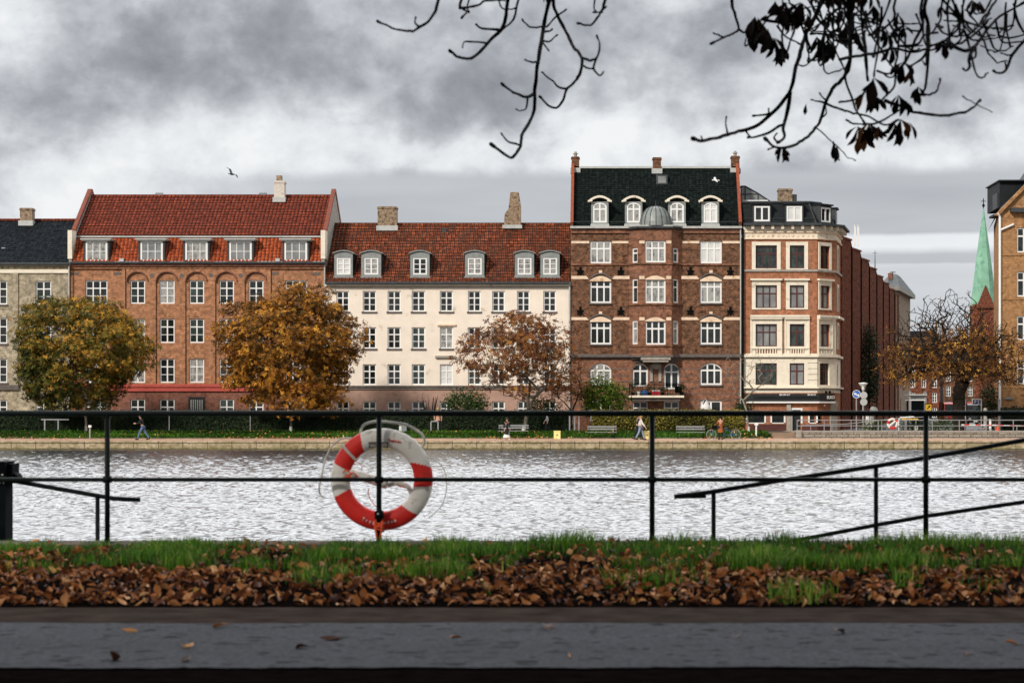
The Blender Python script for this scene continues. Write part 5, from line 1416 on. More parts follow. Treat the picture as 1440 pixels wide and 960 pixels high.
for px in range(1356, 1460, 16): mb.tube([(X(px,y),y,Z(597+.018*(px-1352),y)),(X(px+7,y),y,Z(597+.018*(px+7-1352),y))], .05, 6)
mb.build('red_stripes', M['car_red'], r3)
for px in (1357, 1372, 1400, 1430):
    mb = MB(); mb.tube([(X(px,y),y,GZ),(X(px,y),y,Z(597.5,y))], .035, 6); mb.build('post', M['steel_pale'], r3)

# ================================================================ near railing
FY = 15.8
def xf(px): return X(px, FY)
def zf(py): return Z(py, FY)
fence = thing('waterside_railing', (0, FY, 0), 'black-green pipe railing with two rails along the near bank', 'railing')
mb = MB(); mb.tube([(xf(-620),FY,zf(581)),(xf(2050),FY,zf(581))], .0205, 12); mb.build('top_rail', M['rail_green'], fence, smooth=True)
mb = MB(); mb.tube([(xf(-620),FY,zf(674)),(xf(2050),FY,zf(674))], .0155, 12); mb.build('middle_rail', M['rail_green'], fence, smooth=True)
for k, px in enumerate((-617,-233,151,533,917,1302,1686,2048)):
    mb = MB(); mb.tube([(xf(px),FY-.001,-.05),(xf(px),FY-.001,zf(582))], .0195, 12)
    p = mb.build('post', M['rail_green'], fence, smooth=True)
    mb = MB(); mb.tube([(xf(px)-.03,FY,zf(674)),(xf(px)+.03,FY,zf(674))], .025, 12); mb.ball((xf(px),FY-.025,zf(674)), .01); mb.build('rail_joint', M['rail_green'], p, smooth=True)
    mb = MB(); mb.lathe((xf(px),FY,.03), [(.055,0),(.055,.012),(.03,.02)], 12); mb.build('base_flange', M['rail_green'], p)

def handrail(name, label, Y, top, low, posts, r=.0185):
    t_ = thing(name, (X(top[0][0],Y), Y, -1.35), label, 'handrail')
    mb = MB(); mb.tube([(X(a,Y),Y,Z(b,Y)) for a,b in top], r, 10); mb.build('top_rail', M['rail_green'], t_, smooth=True)
    if low:
        mb = MB(); mb.tube([(X(a,Y),Y+.01,Z(b,Y)) for a,b in low], r*.9, 10); mb.build('lower_rail', M['rail_green'], t_, smooth=True)
    for px, py in posts:
        mb = MB(); mb.tube([(X(px,Y),Y+.005,-1.36),(X(px,Y),Y+.005,Z(py,Y))], r*.95, 10); mb.build('post', M['rail_green'], t_, smooth=True)
    return t_
hl = handrail('stair_handrail', 'dark handrail dropping to the right from the square post at the left edge', 16.6,
    [(-60,661),(12,674.5),(60,683),(137,696.5),(160,700.5),(197,702.5)], [(-60,742),(0,757),(45,767),(120,785)], [(137,697)])
hr = handrail('stair_handrail', 'dark handrail rising to the right behind the railing on the right side', 16.6,
    [(948,698),(1003,691),(1090,676.5),(1160,666),(1232,655),(1302,643.5),(1440,618.5),(1560,597)],
    [(1060,770),(1140,755.5),(1232,738),(1302,725.5),(1440,705.5),(1560,686)], [(1003.5,693),(1232,656),(1461,616)], .0185)
mb = MB(); mb.tube([(X(950,16.6),16.62,Z(698.3,16.6)),(X(993,16.6),16.62,Z(697.8,16.6))], .014, 8); mb.build('end_bracket', M['rail_green'], hr)
pt = thing('square_post', (X(0,16.5), 16.5, -1.35), 'broad dark square post with boxed head at the left edge of the railing', 'post')
mb = MB(); Yp = 16.5; mb.box(X(-22,Yp), X(13,Yp), Yp-.1, Yp+.1, -1.36, Z(676,Yp)); mb.build('shaft', M['post_green'], pt)
mb = MB(); mb.box(X(-24,Yp), X(14,Yp), Yp-.13, Yp+.12, Z(671,Yp), Z(649.5,Yp)); mb.box(X(-25,Yp), X(15,Yp), Yp-.135, Yp+.13, Z(649.5,Yp), Z(648.2,Yp)); mb.build('head', M['post_green'], pt)
mb = MB(); mb.box(X(14.6,Yp), X(22,Yp), Yp-.08, Yp+.1, Z(671,Yp), Z(651.5,Yp)); mb.prism_y([(X(22,Yp),Z(671,Yp)),(X(28,Yp),Z(671,Yp)),(X(26.5,Yp),Z(667,Yp)),(X(22,Yp),Z(664,Yp))], Yp-.06, Yp+.08); mb.build('side_box', M['post_green'], pt)
mb = MB(); mb.box(X(-26,Yp), X(29,Yp), Yp-.14, Yp+.13, Z(676,Yp), Z(671.1,Yp)); mb.build('flange', M['rail_green'], pt)
mb = MB()
for px in (5, 10):
    for py in (666.5, 678): mb.ball((X(px,Yp), Yp-.13 if py < 670 else Yp-.101, Z(py,Yp)), .008, .006, .008, 8)
mb.build('bolt', M['zinc_pale'], pt)

# ================================================================ lifebuoy
BY = 15.93
def bxz(cx_, cy_): return (X(cx_, BY), Z(cy_, BY))
bcx, bcz = bxz(537, 673.5)
buoy = thing('lifebuoy', (bcx, BY, bcz-.375), 'white lifebuoy with three red bands hanging on the waterside railing', 'lifebuoy')
mbw = MB(); RR, rr1, rr2 = .310, .071, .055; NU, NV = 480, 20
vs = []; fs = []; mi = []
for i in range(NU):
    a = 2*math.pi*i/NU
    for j in range(NV):
        b = 2*math.pi*j/NV
        # skew the seam lines a little as on the real bands
        vs.append((bcx+(RR+rr1*math.cos(b))*math.cos(a), BY+rr2*math.sin(b), bcz+(RR+rr1*math.cos(b))*math.sin(a)))
def is_red(a, inner):
    a = math.degrees(a) % 360
    return (118+inner*4 <= a <= 163+inner*3) or (a >= 350+inner*-3) or (a <= 22+inner*9) or (199-inner*2 <= a <= 312-inner*4)
for i in range(NU):
    for j in range(NV):
        fs.append((i*NV+j, ((i+1)%NU)*NV+j, ((i+1)%NU)*NV+(j+1)%NV, i*NV+(j+1)%NV))
        mi.append(1 if is_red(2*math.pi*(i+.5)/NU, -math.cos(2*math.pi*(j+.5)/NV)) else 0)
mbw.v = vs; mbw.f = fs; mbw.m = mi
mbw.build('ring', [M['buoy_white'], M['buoy_red']], buoy, smooth=True)
def ptube(name, mat, pts, r, y=BY, parent=buoy, n=8):
    mb = MB(); P = [(X(p[0],y), p[2] if len(p) > 2 else y, Z(p[1],y)) for p in pts]
    # smooth the traced line
    Q = []
    for i in range(len(P)-1):
        p0 = Vector(P[max(i-1,0)]); p1 = Vector(P[i]); p2 = Vector(P[i+1]); p3 = Vector(P[min(i+2,len(P)-1)])
        for k in range(5):
            t_ = k/5; Q.append(.5*((2*p1)+(p2-p0)*t_+(2*p0-5*p1+4*p2-p3)*t_*t_+(3*p1-p0-3*p2+p3)*t_**3))
    Q.append(Vector(P[-1]))
    mb.tube(Q, r, n); return mb.build(name, M[mat], parent, smooth=True)
ptube('grab_line', 'rope_white', [(507,611),(508,603),(514,596),(530,592),(549,593.5),(571,597),(588,606),(595,613),(597,621),(594,628)], .0095)
ptube('grab_line', 'rope_white', [(498,617),(487,615.5),(477,618),(466,628),(459,642),(455,655),(452,672),(449,683),(450,694),(456,700)], .0065)
ptube('grab_line', 'rope_white', [(600,640),(610,646),(620,654),(626,664),(628,679),(627,694),(620,712),(603,728)], .0035)
ptube('strap', 'rope_white', [(481.5,624,BY-.062),(491,635,BY-.07),(501.5,646.5,BY-.045)], .011)
ptube('rope_tangle', 'rope_orange', [(484,664,BY-.07),(489,660,BY-.075),(495,666,BY-.07),(490,671,BY-.075),(497,664,BY-.07),(503,669,BY-.05),(499,675,BY-.06),(492,668,BY-.075),(486,671,BY-.07)], .005)
ptube('rope_tangle', 'rope_orange', [(519,686,BY-.02),(518.5,692,BY-.03),(521,700,BY-.03),(525,706,BY-.04),(531,712,BY-.07)], .0035)
ptube('rope_tangle', 'rope_orange', [(498,646,BY-.05),(506,651,BY-.03),(510,656,BY-.02),(508,658,BY-.02)], .003)
ptube('red_cord', 'rope_orange', [(551,680),(562,683),(573,686),(580,690)], .005)
# rescue line bag and float across the hole
ptube('rescue_bag', 'buoy_white', [(487,665,BY-.0),(500,667),(515,671),(530,676),(545,681)], [.045]*0 or .036)
ptube('float', 'buoy_white', [(545,682),(556,679),(566,680),(574,684),(578,692),(579,696)], .018)
q = MB()
for (a,b,c,d) in ((520,547,621,622.3),(520,547,628,629.3),(520,521.3,621,629.3),(545.7,547,621,629.3)):
    q.box(X(a,BY), X(b,BY), BY-.064, BY-.056, Z(d,BY), Z(c,BY))
q.build('clip_frame', M['zinc_dark'], buoy)
text_mesh('TrygFonden', .022, 'buoy_red', buoy, (X(556,BY), BY-.0585, Z(619.5,BY)), (R(90), R(10), 0), name='lettering', font_scale=(.9,1,1))
def arc_text(body, ang0, ang1, size, mat):
    n_ = len(body)
    for i, chh in enumerate(body):
        if chh == ' ': continue
        a = R(ang0+(ang1-ang0)*i/(n_-1))
        text_mesh(chh, size, mat, buoy, (bcx+.322*math.cos(a), BY-.0575, bcz+.322*math.sin(a)), (R(90), -(a+math.pi/2), 0), name='lettering')
arc_text('TrygFonden', 246, 289, .032, 'buoy_white')
mnt = thing('buoy_bracket', (xf(533), FY-.05, zf(745)), 'black clamp and orange wrapping low on the railing post under the lifebuoy', 'bracket')
q = MB(); q.ball((xf(534), FY-.03, zf(723)), .035, .035, .045, 12); q.box(xf(528), xf(538), FY-.055, FY+.07, zf(729), zf(718)); q.build('clamp', M['iron_black'], mnt)
q = MB(); q.ball((xf(533), FY-.068, zf(721.5)), .008); q.build('bolt', M['zinc_pale'], mnt)
q = MB()
for k in range(5):
    c_ = (xf(533), FY, zf(733+k*3))
    q.tube([(c_[0]+.026*math.cos(a)*(1+.1*k), c_[1]+.026*math.sin(a)*(1+.1*k), c_[2]+.012*math.sin(a+k)) for a in [2*math.pi*i/12 for i in range(13)]], .006, 6)
q.tube([(xf(527),FY-.03,zf(731)),(xf(529),FY-.035,zf(745)),(xf(531),FY-.03,zf(757))], .008, 6); q.tube([(xf(538),FY-.03,zf(731)),(xf(537),FY-.035,zf(745)),(xf(535),FY-.03,zf(757))], .007, 6)
q.build('rope_wrap', M['rope_orange'], mnt, smooth=True)
# ================================================================ vegetation
def leaves_mesh(name, C, N_, size, mat, tint, rng, leaflets=1, droop=.3, width=.42, fold=.18):
    """C (n,3) positions, N_ (n,3) outward directions; palmate or single leaves as folded kites"""
    n = len(C)
    out_v = []; out_t = []
    az0 = rng.uniform(0, 2*np.pi, n); size = np.broadcast_to(size, n)
    # leaf frame: normal = mix of outward, up and random
    nrm = N_*.6+rng.normal(0, .55, (n,3))+np.array([0,0,.35]); nrm /= np.linalg.norm(nrm, axis=1)[:,None]
    ref = rng.normal(0, 1, (n,3)); u = np.cross(nrm, ref); u /= np.linalg.norm(u, axis=1)[:,None]; w = np.cross(nrm, u)
    for k in range(leaflets):
        a = (az0 if leaflets == 1 else (k-(leaflets-1)/2)*(1.05 if leaflets > 3 else 1.5)+rng.normal(0, .12, n))
        d = u*np.cos(a)[:,None]+w*np.sin(a)[:,None]; d[:,2] -= droop; d /= np.linalg.norm(d, axis=1)[:,None]
        s = np.cross(d, nrm); s /= np.linalg.norm(s, axis=1)[:,None]; up = np.cross(s, d)
        L = size*(rng.uniform(.8, 1.15, n))*(1 if leaflets == 1 else (1-.12*abs(k-(leaflets-1)/2)))
        base = C; tip = C+d*L[:,None]
        mid_ = C+d*(L*.6)[:,None]
        hw = L*width*.5
        r = mid_+s*hw[:,None]+up*(hw*fold*2)[:,None]; l = mid_-s*hw[:,None]+up*(hw*fold*2)[:,None]
        V = np.stack([base, r, tip, l], 1); out_v.append(V); out_t.append(np.repeat(np.clip(tint+rng.normal(0,.05,n),0,1), 4))
    V = np.concatenate(out_v).reshape(-1, 3); T = np.concatenate(out_t)
    Fq = np.arange(len(V)).reshape(-1, 4)
    return np_mesh(name, V, Fq, mat, T)

def skeleton(base, top, targets, rng, r_tip=.02, k=.45, jitter=.12, exclude_low=True):
    """grow a branching graph from the trunk to the targets; returns nodes, parents, radii"""
    P = [np.array(base, float)]; par = [-1]
    top = np.array(top, float); nseg = 6
    for i in range(1, nseg+1):
        P.append(P[0]+(top-P[0])*i/nseg+rng.normal(0, .03, 3)*(1 if i < nseg else 0)); par.append(len(P)-2)
    order = np.argsort(np.linalg.norm(targets-top, axis=1))
    first = nseg-1
    for ti in order:
        t_ = targets[ti]; A = np.array(P[first:])
        d = np.linalg.norm(A-t_, axis=1); dt = np.linalg.norm(t_-top); da = np.linalg.norm(A-top, axis=1)
        cost = d+.25*da+np.where(da > dt, 3.0, 0)+np.where(A[:,2] > t_[2]+.3, .6, 0)
        j = int(np.argmin(cost))+first; a = P[j]; L = np.linalg.norm(t_-a)
        ns = max(2, int(L/.7)); prev = j
        for q in range(1, ns+1):
            f = q/ns; p = a+(t_-a)*f
            p = p+rng.normal(0, jitter*min(1, L*.5), 3)*(1 if q < ns else .2)+np.array([0,0,-.12*L*math.sin(math.pi*f)*.5+0.10*L*math.sin(math.pi*f)])
            P.append(p); par.append(prev); prev = len(P)-1
    n = len(P); cnt = np.zeros(n); kids = np.zeros(n, int)
    for i in range(n):
        if par[i] >= 0: kids[par[i]] += 1
    for i in range(n-1, -1, -1):
        if kids[i] == 0: cnt[i] = 1
        if par[i] >= 0: cnt[par[i]] += cnt[i]
    # parents always come before children, so the sum above is complete
    rad = r_tip*cnt**k
    return np.array(P), par, rad, kids
def skel_mesh(mb, P, par, rad, n=5, rmin=0, rmax=9):
    for i in range(len(P)):
        j = par[i]
        if j < 0: continue
        r0, r1 = rad[j], rad[i]
        if r0 > r1*1.7: r0 = r1*1.5
        if not (rmin <= r1 < rmax): continue
        a, b = Vector(P[j]), Vector(P[i]); d = (b-a)
        if d.length < 1e-4: continue
        d.normalize(); ref = Vector((0,0,1)) if abs(d.z) < .9 else Vector((1,0,0)); u = d.cross(ref).normalized(); w_ = u.cross(d)
        m_ = n if r1 > .05 else 3
        vs = [a+(u*math.cos(2*math.pi*k/m_)+w_*math.sin(2*math.pi*k/m_))*r0 for k in range(m_)]+[b+(u*math.cos(2*math.pi*k/m_)+w_*math.sin(2*math.pi*k/m_))*r1 for k in range(m_)]
        mb.add(vs, [(k, (k+1)%m_, m_+(k+1)%m_, m_+k) for k in range(m_)])
def ellips_pts(rng, n, c, r, lo=.5, hi=1.0, zmin=-.9, lump=.12, taper=0.0):
    out = []
    ph = rng.uniform(0, 6.28, 6)
    while len(out) < n:
        d = rng.normal(0, 1, 3); d /= np.linalg.norm(d)
        if d[2] < zmin: continue
        a = math.atan2(d[2], d[0])
        k = 1+lump*(math.sin(3*a+ph[0])+.7*math.sin(5*a+ph[1])+.5*math.sin(4*math.atan2(d[1],d[0])+ph[2]))*.6
        s = (lo+(hi-lo)*rng.uniform(0,1)**.6)*k
        q = d*s; q[:2] *= 1-taper*(q[2]-.0); out.append(c+r*q)
    return np.array(out)
def collar(o, base, r):
    mb = MB(); mb.lathe(base, [(r*1.25,-.1),(r*1.15,.25),(r*1.02,.45)], 12); mb.build('trunk_foot', M['lime_wash'], o)

def big_tree(label, px, Y, zb, crown_c, crown_r, ntarget, nclump, nper, lsize, mat, seed, bark='bark_grey', tfork=.0, tint_fn=None, leaf_r=.55, lo=.35, leaflets=5, r_tip=.018, foot=True, clump_on_tips=False, taper=0.0, lump=.12, group='trees along the far bank', zmin=-.55, k=.45, droop=.35):
    rng = np.random.default_rng(seed)
    base = np.array([X(px,Y), Y, zb-.1]); c = np.array(crown_c); r = np.array(crown_r)
    t = thing('tree', tuple(base+np.array([0,0,.1])), label, 'tree', group)
    top = np.array([base[0]+rng.normal(0,.1), Y, tfork])
    T = ellips_pts(rng, ntarget, c, r, lo, .97, zmin, lump, taper)
    P, par, rad, kids = skeleton(base, top, T, rng, r_tip, k)
    mb = MB(); skel_mesh(mb, P, par, rad, 8); mb.build('trunk', M[bark], t, smooth=True)
    if foot: collar(t, (base[0], base[1], base[2]+.1), rad[1])
    if nclump:
        if tint_fn == 'low':
            tips = P[6:]; rel = (tips-c)/r; tips = tips[(rel[:,2] < .25+.25*rng.normal(0,1,len(tips))) & (np.linalg.norm(rel[:,[0,2]],axis=1) > .12)]; cc = tips[rng.choice(len(tips), nclump)]; tint_fn = None
        elif clump_on_tips:
            tips = P[np.array(kids) == 0]; cc = tips[rng.choice(len(tips), nclump, replace=len(tips) < nclump)]
        else: cc = ellips_pts(rng, nclump, c, r, .55, 1.02, zmin, lump, taper)
        n = nclump*nper
        ci = np.repeat(np.arange(nclump), nper); off = rng.normal(0, 1, (n,3))*np.array([leaf_r, leaf_r, leaf_r*.55])
        C = cc[ci]+off
        out = (C-c)/r; out /= np.linalg.norm(out, axis=1)[:,None]+1e-6
        base_t = rng.normal(.52, .18, nclump)[ci]+rng.normal(0, .20, n)
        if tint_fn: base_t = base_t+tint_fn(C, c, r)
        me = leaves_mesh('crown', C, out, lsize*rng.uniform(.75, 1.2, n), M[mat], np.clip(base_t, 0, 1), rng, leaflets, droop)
        o = bpy.data.objects.new('crown', me); link(o, t, (0,0,0)); o.location = -WO[t.name]
    return t

s160 = lambda Y: Y/F
def crown(px, py, Y, rx, ry, rz_px): k = Y/F; return (X(px,Y), Y, Z(py,Y)), (rx*k, ry, rz_px*k)
c, r = crown(112, 496, 158, 93, 4.8, 84)
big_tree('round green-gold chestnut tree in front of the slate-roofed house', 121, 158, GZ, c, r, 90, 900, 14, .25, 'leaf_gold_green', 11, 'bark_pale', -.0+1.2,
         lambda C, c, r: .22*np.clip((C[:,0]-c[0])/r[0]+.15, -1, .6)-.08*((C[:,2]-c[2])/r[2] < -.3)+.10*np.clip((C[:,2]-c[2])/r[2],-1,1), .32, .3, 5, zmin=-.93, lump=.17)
c, r = crown(406, 489, 158, 96, 5.0, 92)
big_tree('large golden-brown chestnut tree between the rose brick and cream houses', 409, 158, GZ, c, r, 110, 1050, 14, .25, 'leaf_gold', 12, 'bark_grey', 1.0,
         lambda C, c, r: .06*np.clip(-(C[:,2]-c[2])/r[2], -1, 1), .32, .3, 5, zmin=-.93, lump=.2, taper=.18)
c, r = crown(733, 505, 158, 86, 4.2, 70)
big_tree('thin russet chestnut tree with half its leaves gone before the cream house', 737, 158, GZ, c, r, 520, 520, 5, .26, 'leaf_russet', 13, 'bark_grey', .2,
         None, .42, .3, 5, r_tip=.013, clump_on_tips=True, zmin=-.75, k=.47)
c, r = crown(800, 545, 163, 34, 2.5, 45)
big_tree('small amber-leaved tree against the left side of the dark brick house', 803, 163, GZ, c, r, 110, 90, 7, .20, 'leaf_amber', 14, 'bark_dark', .6,
         None, .4, .3, 3, r_tip=.012, clump_on_tips=True, foot=False)
c, r = crown(1053, 530, 157, 46, 2.2, 58)
big_tree('slender bare young tree with pale trunk in front of the corner house', 1053, 157, GZ, c, r, 120, 0, 0, .2, 'leaf_amber', 15, 'bark_pale', .6,
         None, .4, .25, 3, r_tip=.012, zmin=-.35)
c, r = crown(1338, 500, 160, 106, 5.5, 88)
big_tree('wide half-bare plane tree with dark crooked limbs at the street mouth', 1349, 160, GZ, c, r, 1900, 900, 5, .23, 'leaf_amber', 16, 'bark_dark', 2.0,
         'low', .45, .25, 3, r_tip=.022, clump_on_tips=False, foot=False, zmin=-.5, k=.47)

# hedges and shrubs ------------------------------------------------------------
def hedge(label, px0, px1, Y, yt, depth, mat, seed, n, size=.13, name='hedge', core='hedge_core', group=None, tint0=.5):
    rng = np.random.default_rng(seed)
    x0, x1 = X(px0,Y), X(px1,Y); zt = Z(yt,Y)
    t = thing(name, ((x0+x1)/2, Y, GZ), label, 'hedge', group)
    mb = MB(); nx = max(2, int((x1-x0)/.6)); vs = []
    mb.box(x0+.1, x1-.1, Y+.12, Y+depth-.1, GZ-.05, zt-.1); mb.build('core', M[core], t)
    f = rng.uniform(0, 1, n); top = f > .72
    Xp = rng.uniform(x0, x1, n); Zp = np.where(top, zt, rng.uniform(GZ, zt, n)); Yp = np.where(top, rng.uniform(Y, Y+depth, n), Y)
    wob = np.array([noise.noise(Vector((a*.8, 0, b*1.5)))*.16 for a, b in zip(Xp, Zp)])
    C = np.stack([Xp, Yp-np.where(top, 0, wob)+rng.normal(0,.05,n), Zp+np.where(top, wob*.8, 0)+rng.normal(0,.05,n)], 1)
    N_ = np.where(top[:,None], np.array([0,0,1.]), np.array([0,-1.,.2]))
    patch = np.array([noise.noise(Vector((a*.25+seed, 0, b*.6)))*.45 for a, b in zip(Xp, Zp)])
    me = leaves_mesh('foliage', C, N_, size*rng.uniform(.7,1.3,n), M[mat], np.clip(tint0+patch+rng.normal(0,.2,n),0,1), rng, 1, .2, .6)
    o = bpy.data.objects.new('foliage', me); link(o, t, (0,0,0)); o.location = -WO[t.name]; return t
hedge('long dark clipped hedge in front of the rose brick and cream houses', -300, 806, 160, 578.5, 1.4, 'leaf_dark_green', 21, 30000, .14)
hedge('olive-yellow hedge in front of the dark brick house', 832, 1046, 160, 578, 1.4, 'leaf_hedge_olive', 22, 11000, .15)
hedge('dark green hedge beside the ochre house at the right edge', 1408, 1560, 163, 574, 2, 'leaf_dark_green', 23, 5000, .15)
def shrub(label, px, py, rx, rz, Y, mat, seed, n, size, ry=1.0, leaflets=1, name='shrub', cat='shrub', base=None):
    rng = np.random.default_rng(seed); k = Y/F
    c = np.array([X(px,Y), Y, Z(py,Y)]); r = np.array([rx*k, ry, rz*k])
    t = thing(name, (c[0], Y, base if base is not None else GZ), label, cat)
    T = ellips_pts(rng, 24, c, r, .3, .85, -.6)
    P, par, rad, kids = skeleton(np.array([c[0], Y, (base if base is not None else GZ)-.05]), np.array([c[0], Y, c[2]-r[2]*.5]), T, rng, .012)
    mb = MB(); skel_mesh(mb, P, par, rad, 5); mb.build('stems', M['bark_dark'], t)
    cc = ellips_pts(rng, n//12+1, c, r, .45, 1, -.8); ci = rng.integers(0, len(cc), n)
    C = cc[ci]+rng.normal(0, .22, (n,3))
    out = (C-c)/r; out /= np.linalg.norm(out, axis=1)[:,None]+1e-6
    me = leaves_mesh('foliage', C, out, size*rng.uniform(.7,1.3,n), M[mat], np.clip(rng.normal(.5,.22,n),0,1), rng, leaflets, .25, .5)
    o = bpy.data.objects.new('foliage', me); link(o, t, (0,0,0)); o.location = -WO[t.name]; return t
shrub('bright green leafy shrub under the left windows of the dark brick house', 848, 560, 33, 27, 163, 'leaf_bright_green', 31, 2400, .26, 1.4)
shrub('dark evergreen shrub against the pink base of the cream house', 655, 569, 32, 19, 163, 'leaf_evergreen', 32, 2600, .2, 1.3)
shrub('low evergreen shrub to the right of the russet tree', 765, 574, 26, 14, 164, 'leaf_evergreen', 33, 1300, .18, 1.0)
shrub('dark shrub in the gap between the dark brick house and the corner house', 1046, 577, 12, 14, 163, 'leaf_dark_green', 34, 900, .18, .8)
shrub('tall dark ivy column climbing the street block', 1222, 520, 13, 70, 196, 'leaf_dark_green', 35, 5000, .2, 2.2, name='ivy', cat='climber')
shrub('dark conifer beside the street corner of the ochre house', 1391, 575, 13, 40, 170, 'leaf_dark_green', 36, 3000, .18, 1.4, name='conifer', cat='tree')
shrub('flowering shrub with pale tips behind the plaza railing, left of the lifebuoy', 1228, 599, 16, 9, 157.5, 'leaf_evergreen', 37, 900, .14, .6)
shrub('leafy shrub behind the plaza railing left of the plane tree', 1325, 598, 22, 8, 157.5, 'leaf_evergreen', 38, 1100, .14, .6)
shrub('low dark shrub behind the plaza railing under the white work barrier', 1283, 600, 20, 6, 157.2, 'leaf_dark_green', 39, 900, .12, .6)
# upright grassy plant
g_ = thing('spiky_shrub', (X(606,163), 163, GZ), 'leafless vase-shaped shrub before the cream house', 'shrub')
rng = np.random.default_rng(41); mb = MB()
for i in range(70):
    a = rng.uniform(0, 6.28); s = rng.uniform(.1, 1); L = rng.uniform(1.2, 2.9)
    b = Vector((X(606,163), 163, GZ)); e = b+Vector((math.cos(a)*s*L*.45, math.sin(a)*s*L*.3, L)); m_ = (b+e)/2+Vector((math.cos(a)*.05, 0, .15))
    mb.tube([b, m_, e], [.03,.02,.008], 4, False)
mb.build('twigs', M['bark_dark'], g_)
# herb layer on the far bank: stuff
rng = np.random.default_rng(51)
n = 26000; Xp = rng.uniform(X(-60,155), X(1082,155), n); Yp = rng.uniform(152.3, 158.2, n)
Zp = np.array([far_z(y) for y in Yp])
C = np.stack([Xp, Yp, Zp+.02], 1)
tint = np.array([.34+.5*noise.noise(Vector((x*.12, y*.4, 3))) for x, y in zip(Xp, Yp)])+rng.normal(0,.12,n)
me = leaves_mesh('bank_herbs', C, np.tile([0,-.5,.2],(n,1)), .2*rng.uniform(.6,1.3,n), M['grass_blade'], np.clip(tint,0,1), rng, 1, -.9, .45)
o = bpy.data.objects.new('bank_herbs', me); link(o); tag(o, 'low green herbs and grass on the far bank', 'grass', kind='stuff')
n = 2600; Xp = rng.uniform(X(-60,155), X(1082,155), n); Yp = rng.uniform(150.5, 158.2, n)
cl = np.array([noise.noise(Vector((x*.1, y*.2, 9))) for x, y in zip(Xp, Yp)]); kp = cl > -.05; Xp, Yp = Xp[kp], Yp[kp]; n = len(Xp)
C = np.stack([Xp, Yp, np.array([far_z(y) for y in Yp])+.08], 1)
me = leaves_mesh('bank_leaf_litter', C, np.tile([0,0,1.],(n,1)), .16, M['leaf_litter'], rng.uniform(.3,1,n), rng, 1, 0, .7)
o = bpy.data.objects.new('bank_leaf_litter', me); link(o); tag(o, 'scattered brown leaves on the far bank', 'fallen leaves', kind='stuff')

# ================================================================ near verge: grass and leaves (stuff)
rng = np.random.default_rng(61)
def near_zs(y): return np.interp(y, [8.3,11.0,11.6,13.5,15.6,16.0], [0,0,.035,.05,.0,0])
N0 = 170000
xs = rng.uniform(-7.2, 6.2, N0); ys = rng.uniform(11.15, 15.72, N0)
mk = np.array([noise.noise(Vector((x*1.5, y*1.5, 0)))+.5*noise.noise(Vector((x*4, y*4, 7))) for x, y in zip(xs, ys)])
dens = np.clip((ys-12.6)/2.4, 0, 1)*.95-.30+mk*2.0-np.clip((13.0-ys)/1.2, 0, 1)*.6
right = np.clip((xs+1.8)/1.5, 0, 1)
dens -= (1-right)*np.clip((ys-14.7)/.5, 0, 1)*(.9-mk*.8)       # bare gravelly kerb showing at the left
dens -= np.clip((ys-15.6)/.1, 0, 1)*.3
keep = rng.uniform(0, .75, N0) < dens
xs, ys, mk = xs[keep], ys[keep], mk[keep]; right = right[keep]; n = len(xs)
h = (.03+.05*rng.uniform(0,1,n)+.10*np.clip(mk,0,1))*(1+.45*right*np.clip((ys-14.6)/.8,0,1))
ang = rng.uniform(0, 6.28, n); lean = rng.uniform(.1, .8, n)*h
wd = rng.uniform(.002, .0042, n)
b = np.stack([xs, ys, near_zs(ys)], 1); side = np.stack([np.cos(ang+1.57), np.sin(ang+1.57), np.zeros(n)], 1)*wd[:,None]
dirv = np.stack([np.cos(ang), np.sin(ang), np.zeros(n)], 1)
m1 = b+dirv*(lean*.35)[:,None]+np.array([0,0,1.])*(h*.6)[:,None]; tp = b+dirv*lean[:,None]+np.array([0,0,1.])*h[:,None]
V = np.stack([b-side, b+side, m1+side*.8, m1-side*.8, tp-side*.12, tp+side*.12], 1).reshape(-1,3)
i0 = np.arange(n)*6
Fq = np.concatenate([np.stack([i0,i0+1,i0+2,i0+3],1), np.stack([i0+3,i0+2,i0+5,i0+4],1)])
tint = np.repeat(np.clip(.33+mk*.5+rng.normal(0,.22,n),0,1), 6)
me = np_mesh('verge_grass', V, Fq, M['grass_blade'], tint)
o = bpy.data.objects.new('verge_grass', me); link(o); tag(o, 'green grass tufts on the verge in front of the near railing', 'grass', kind='stuff')
print('blades', n)

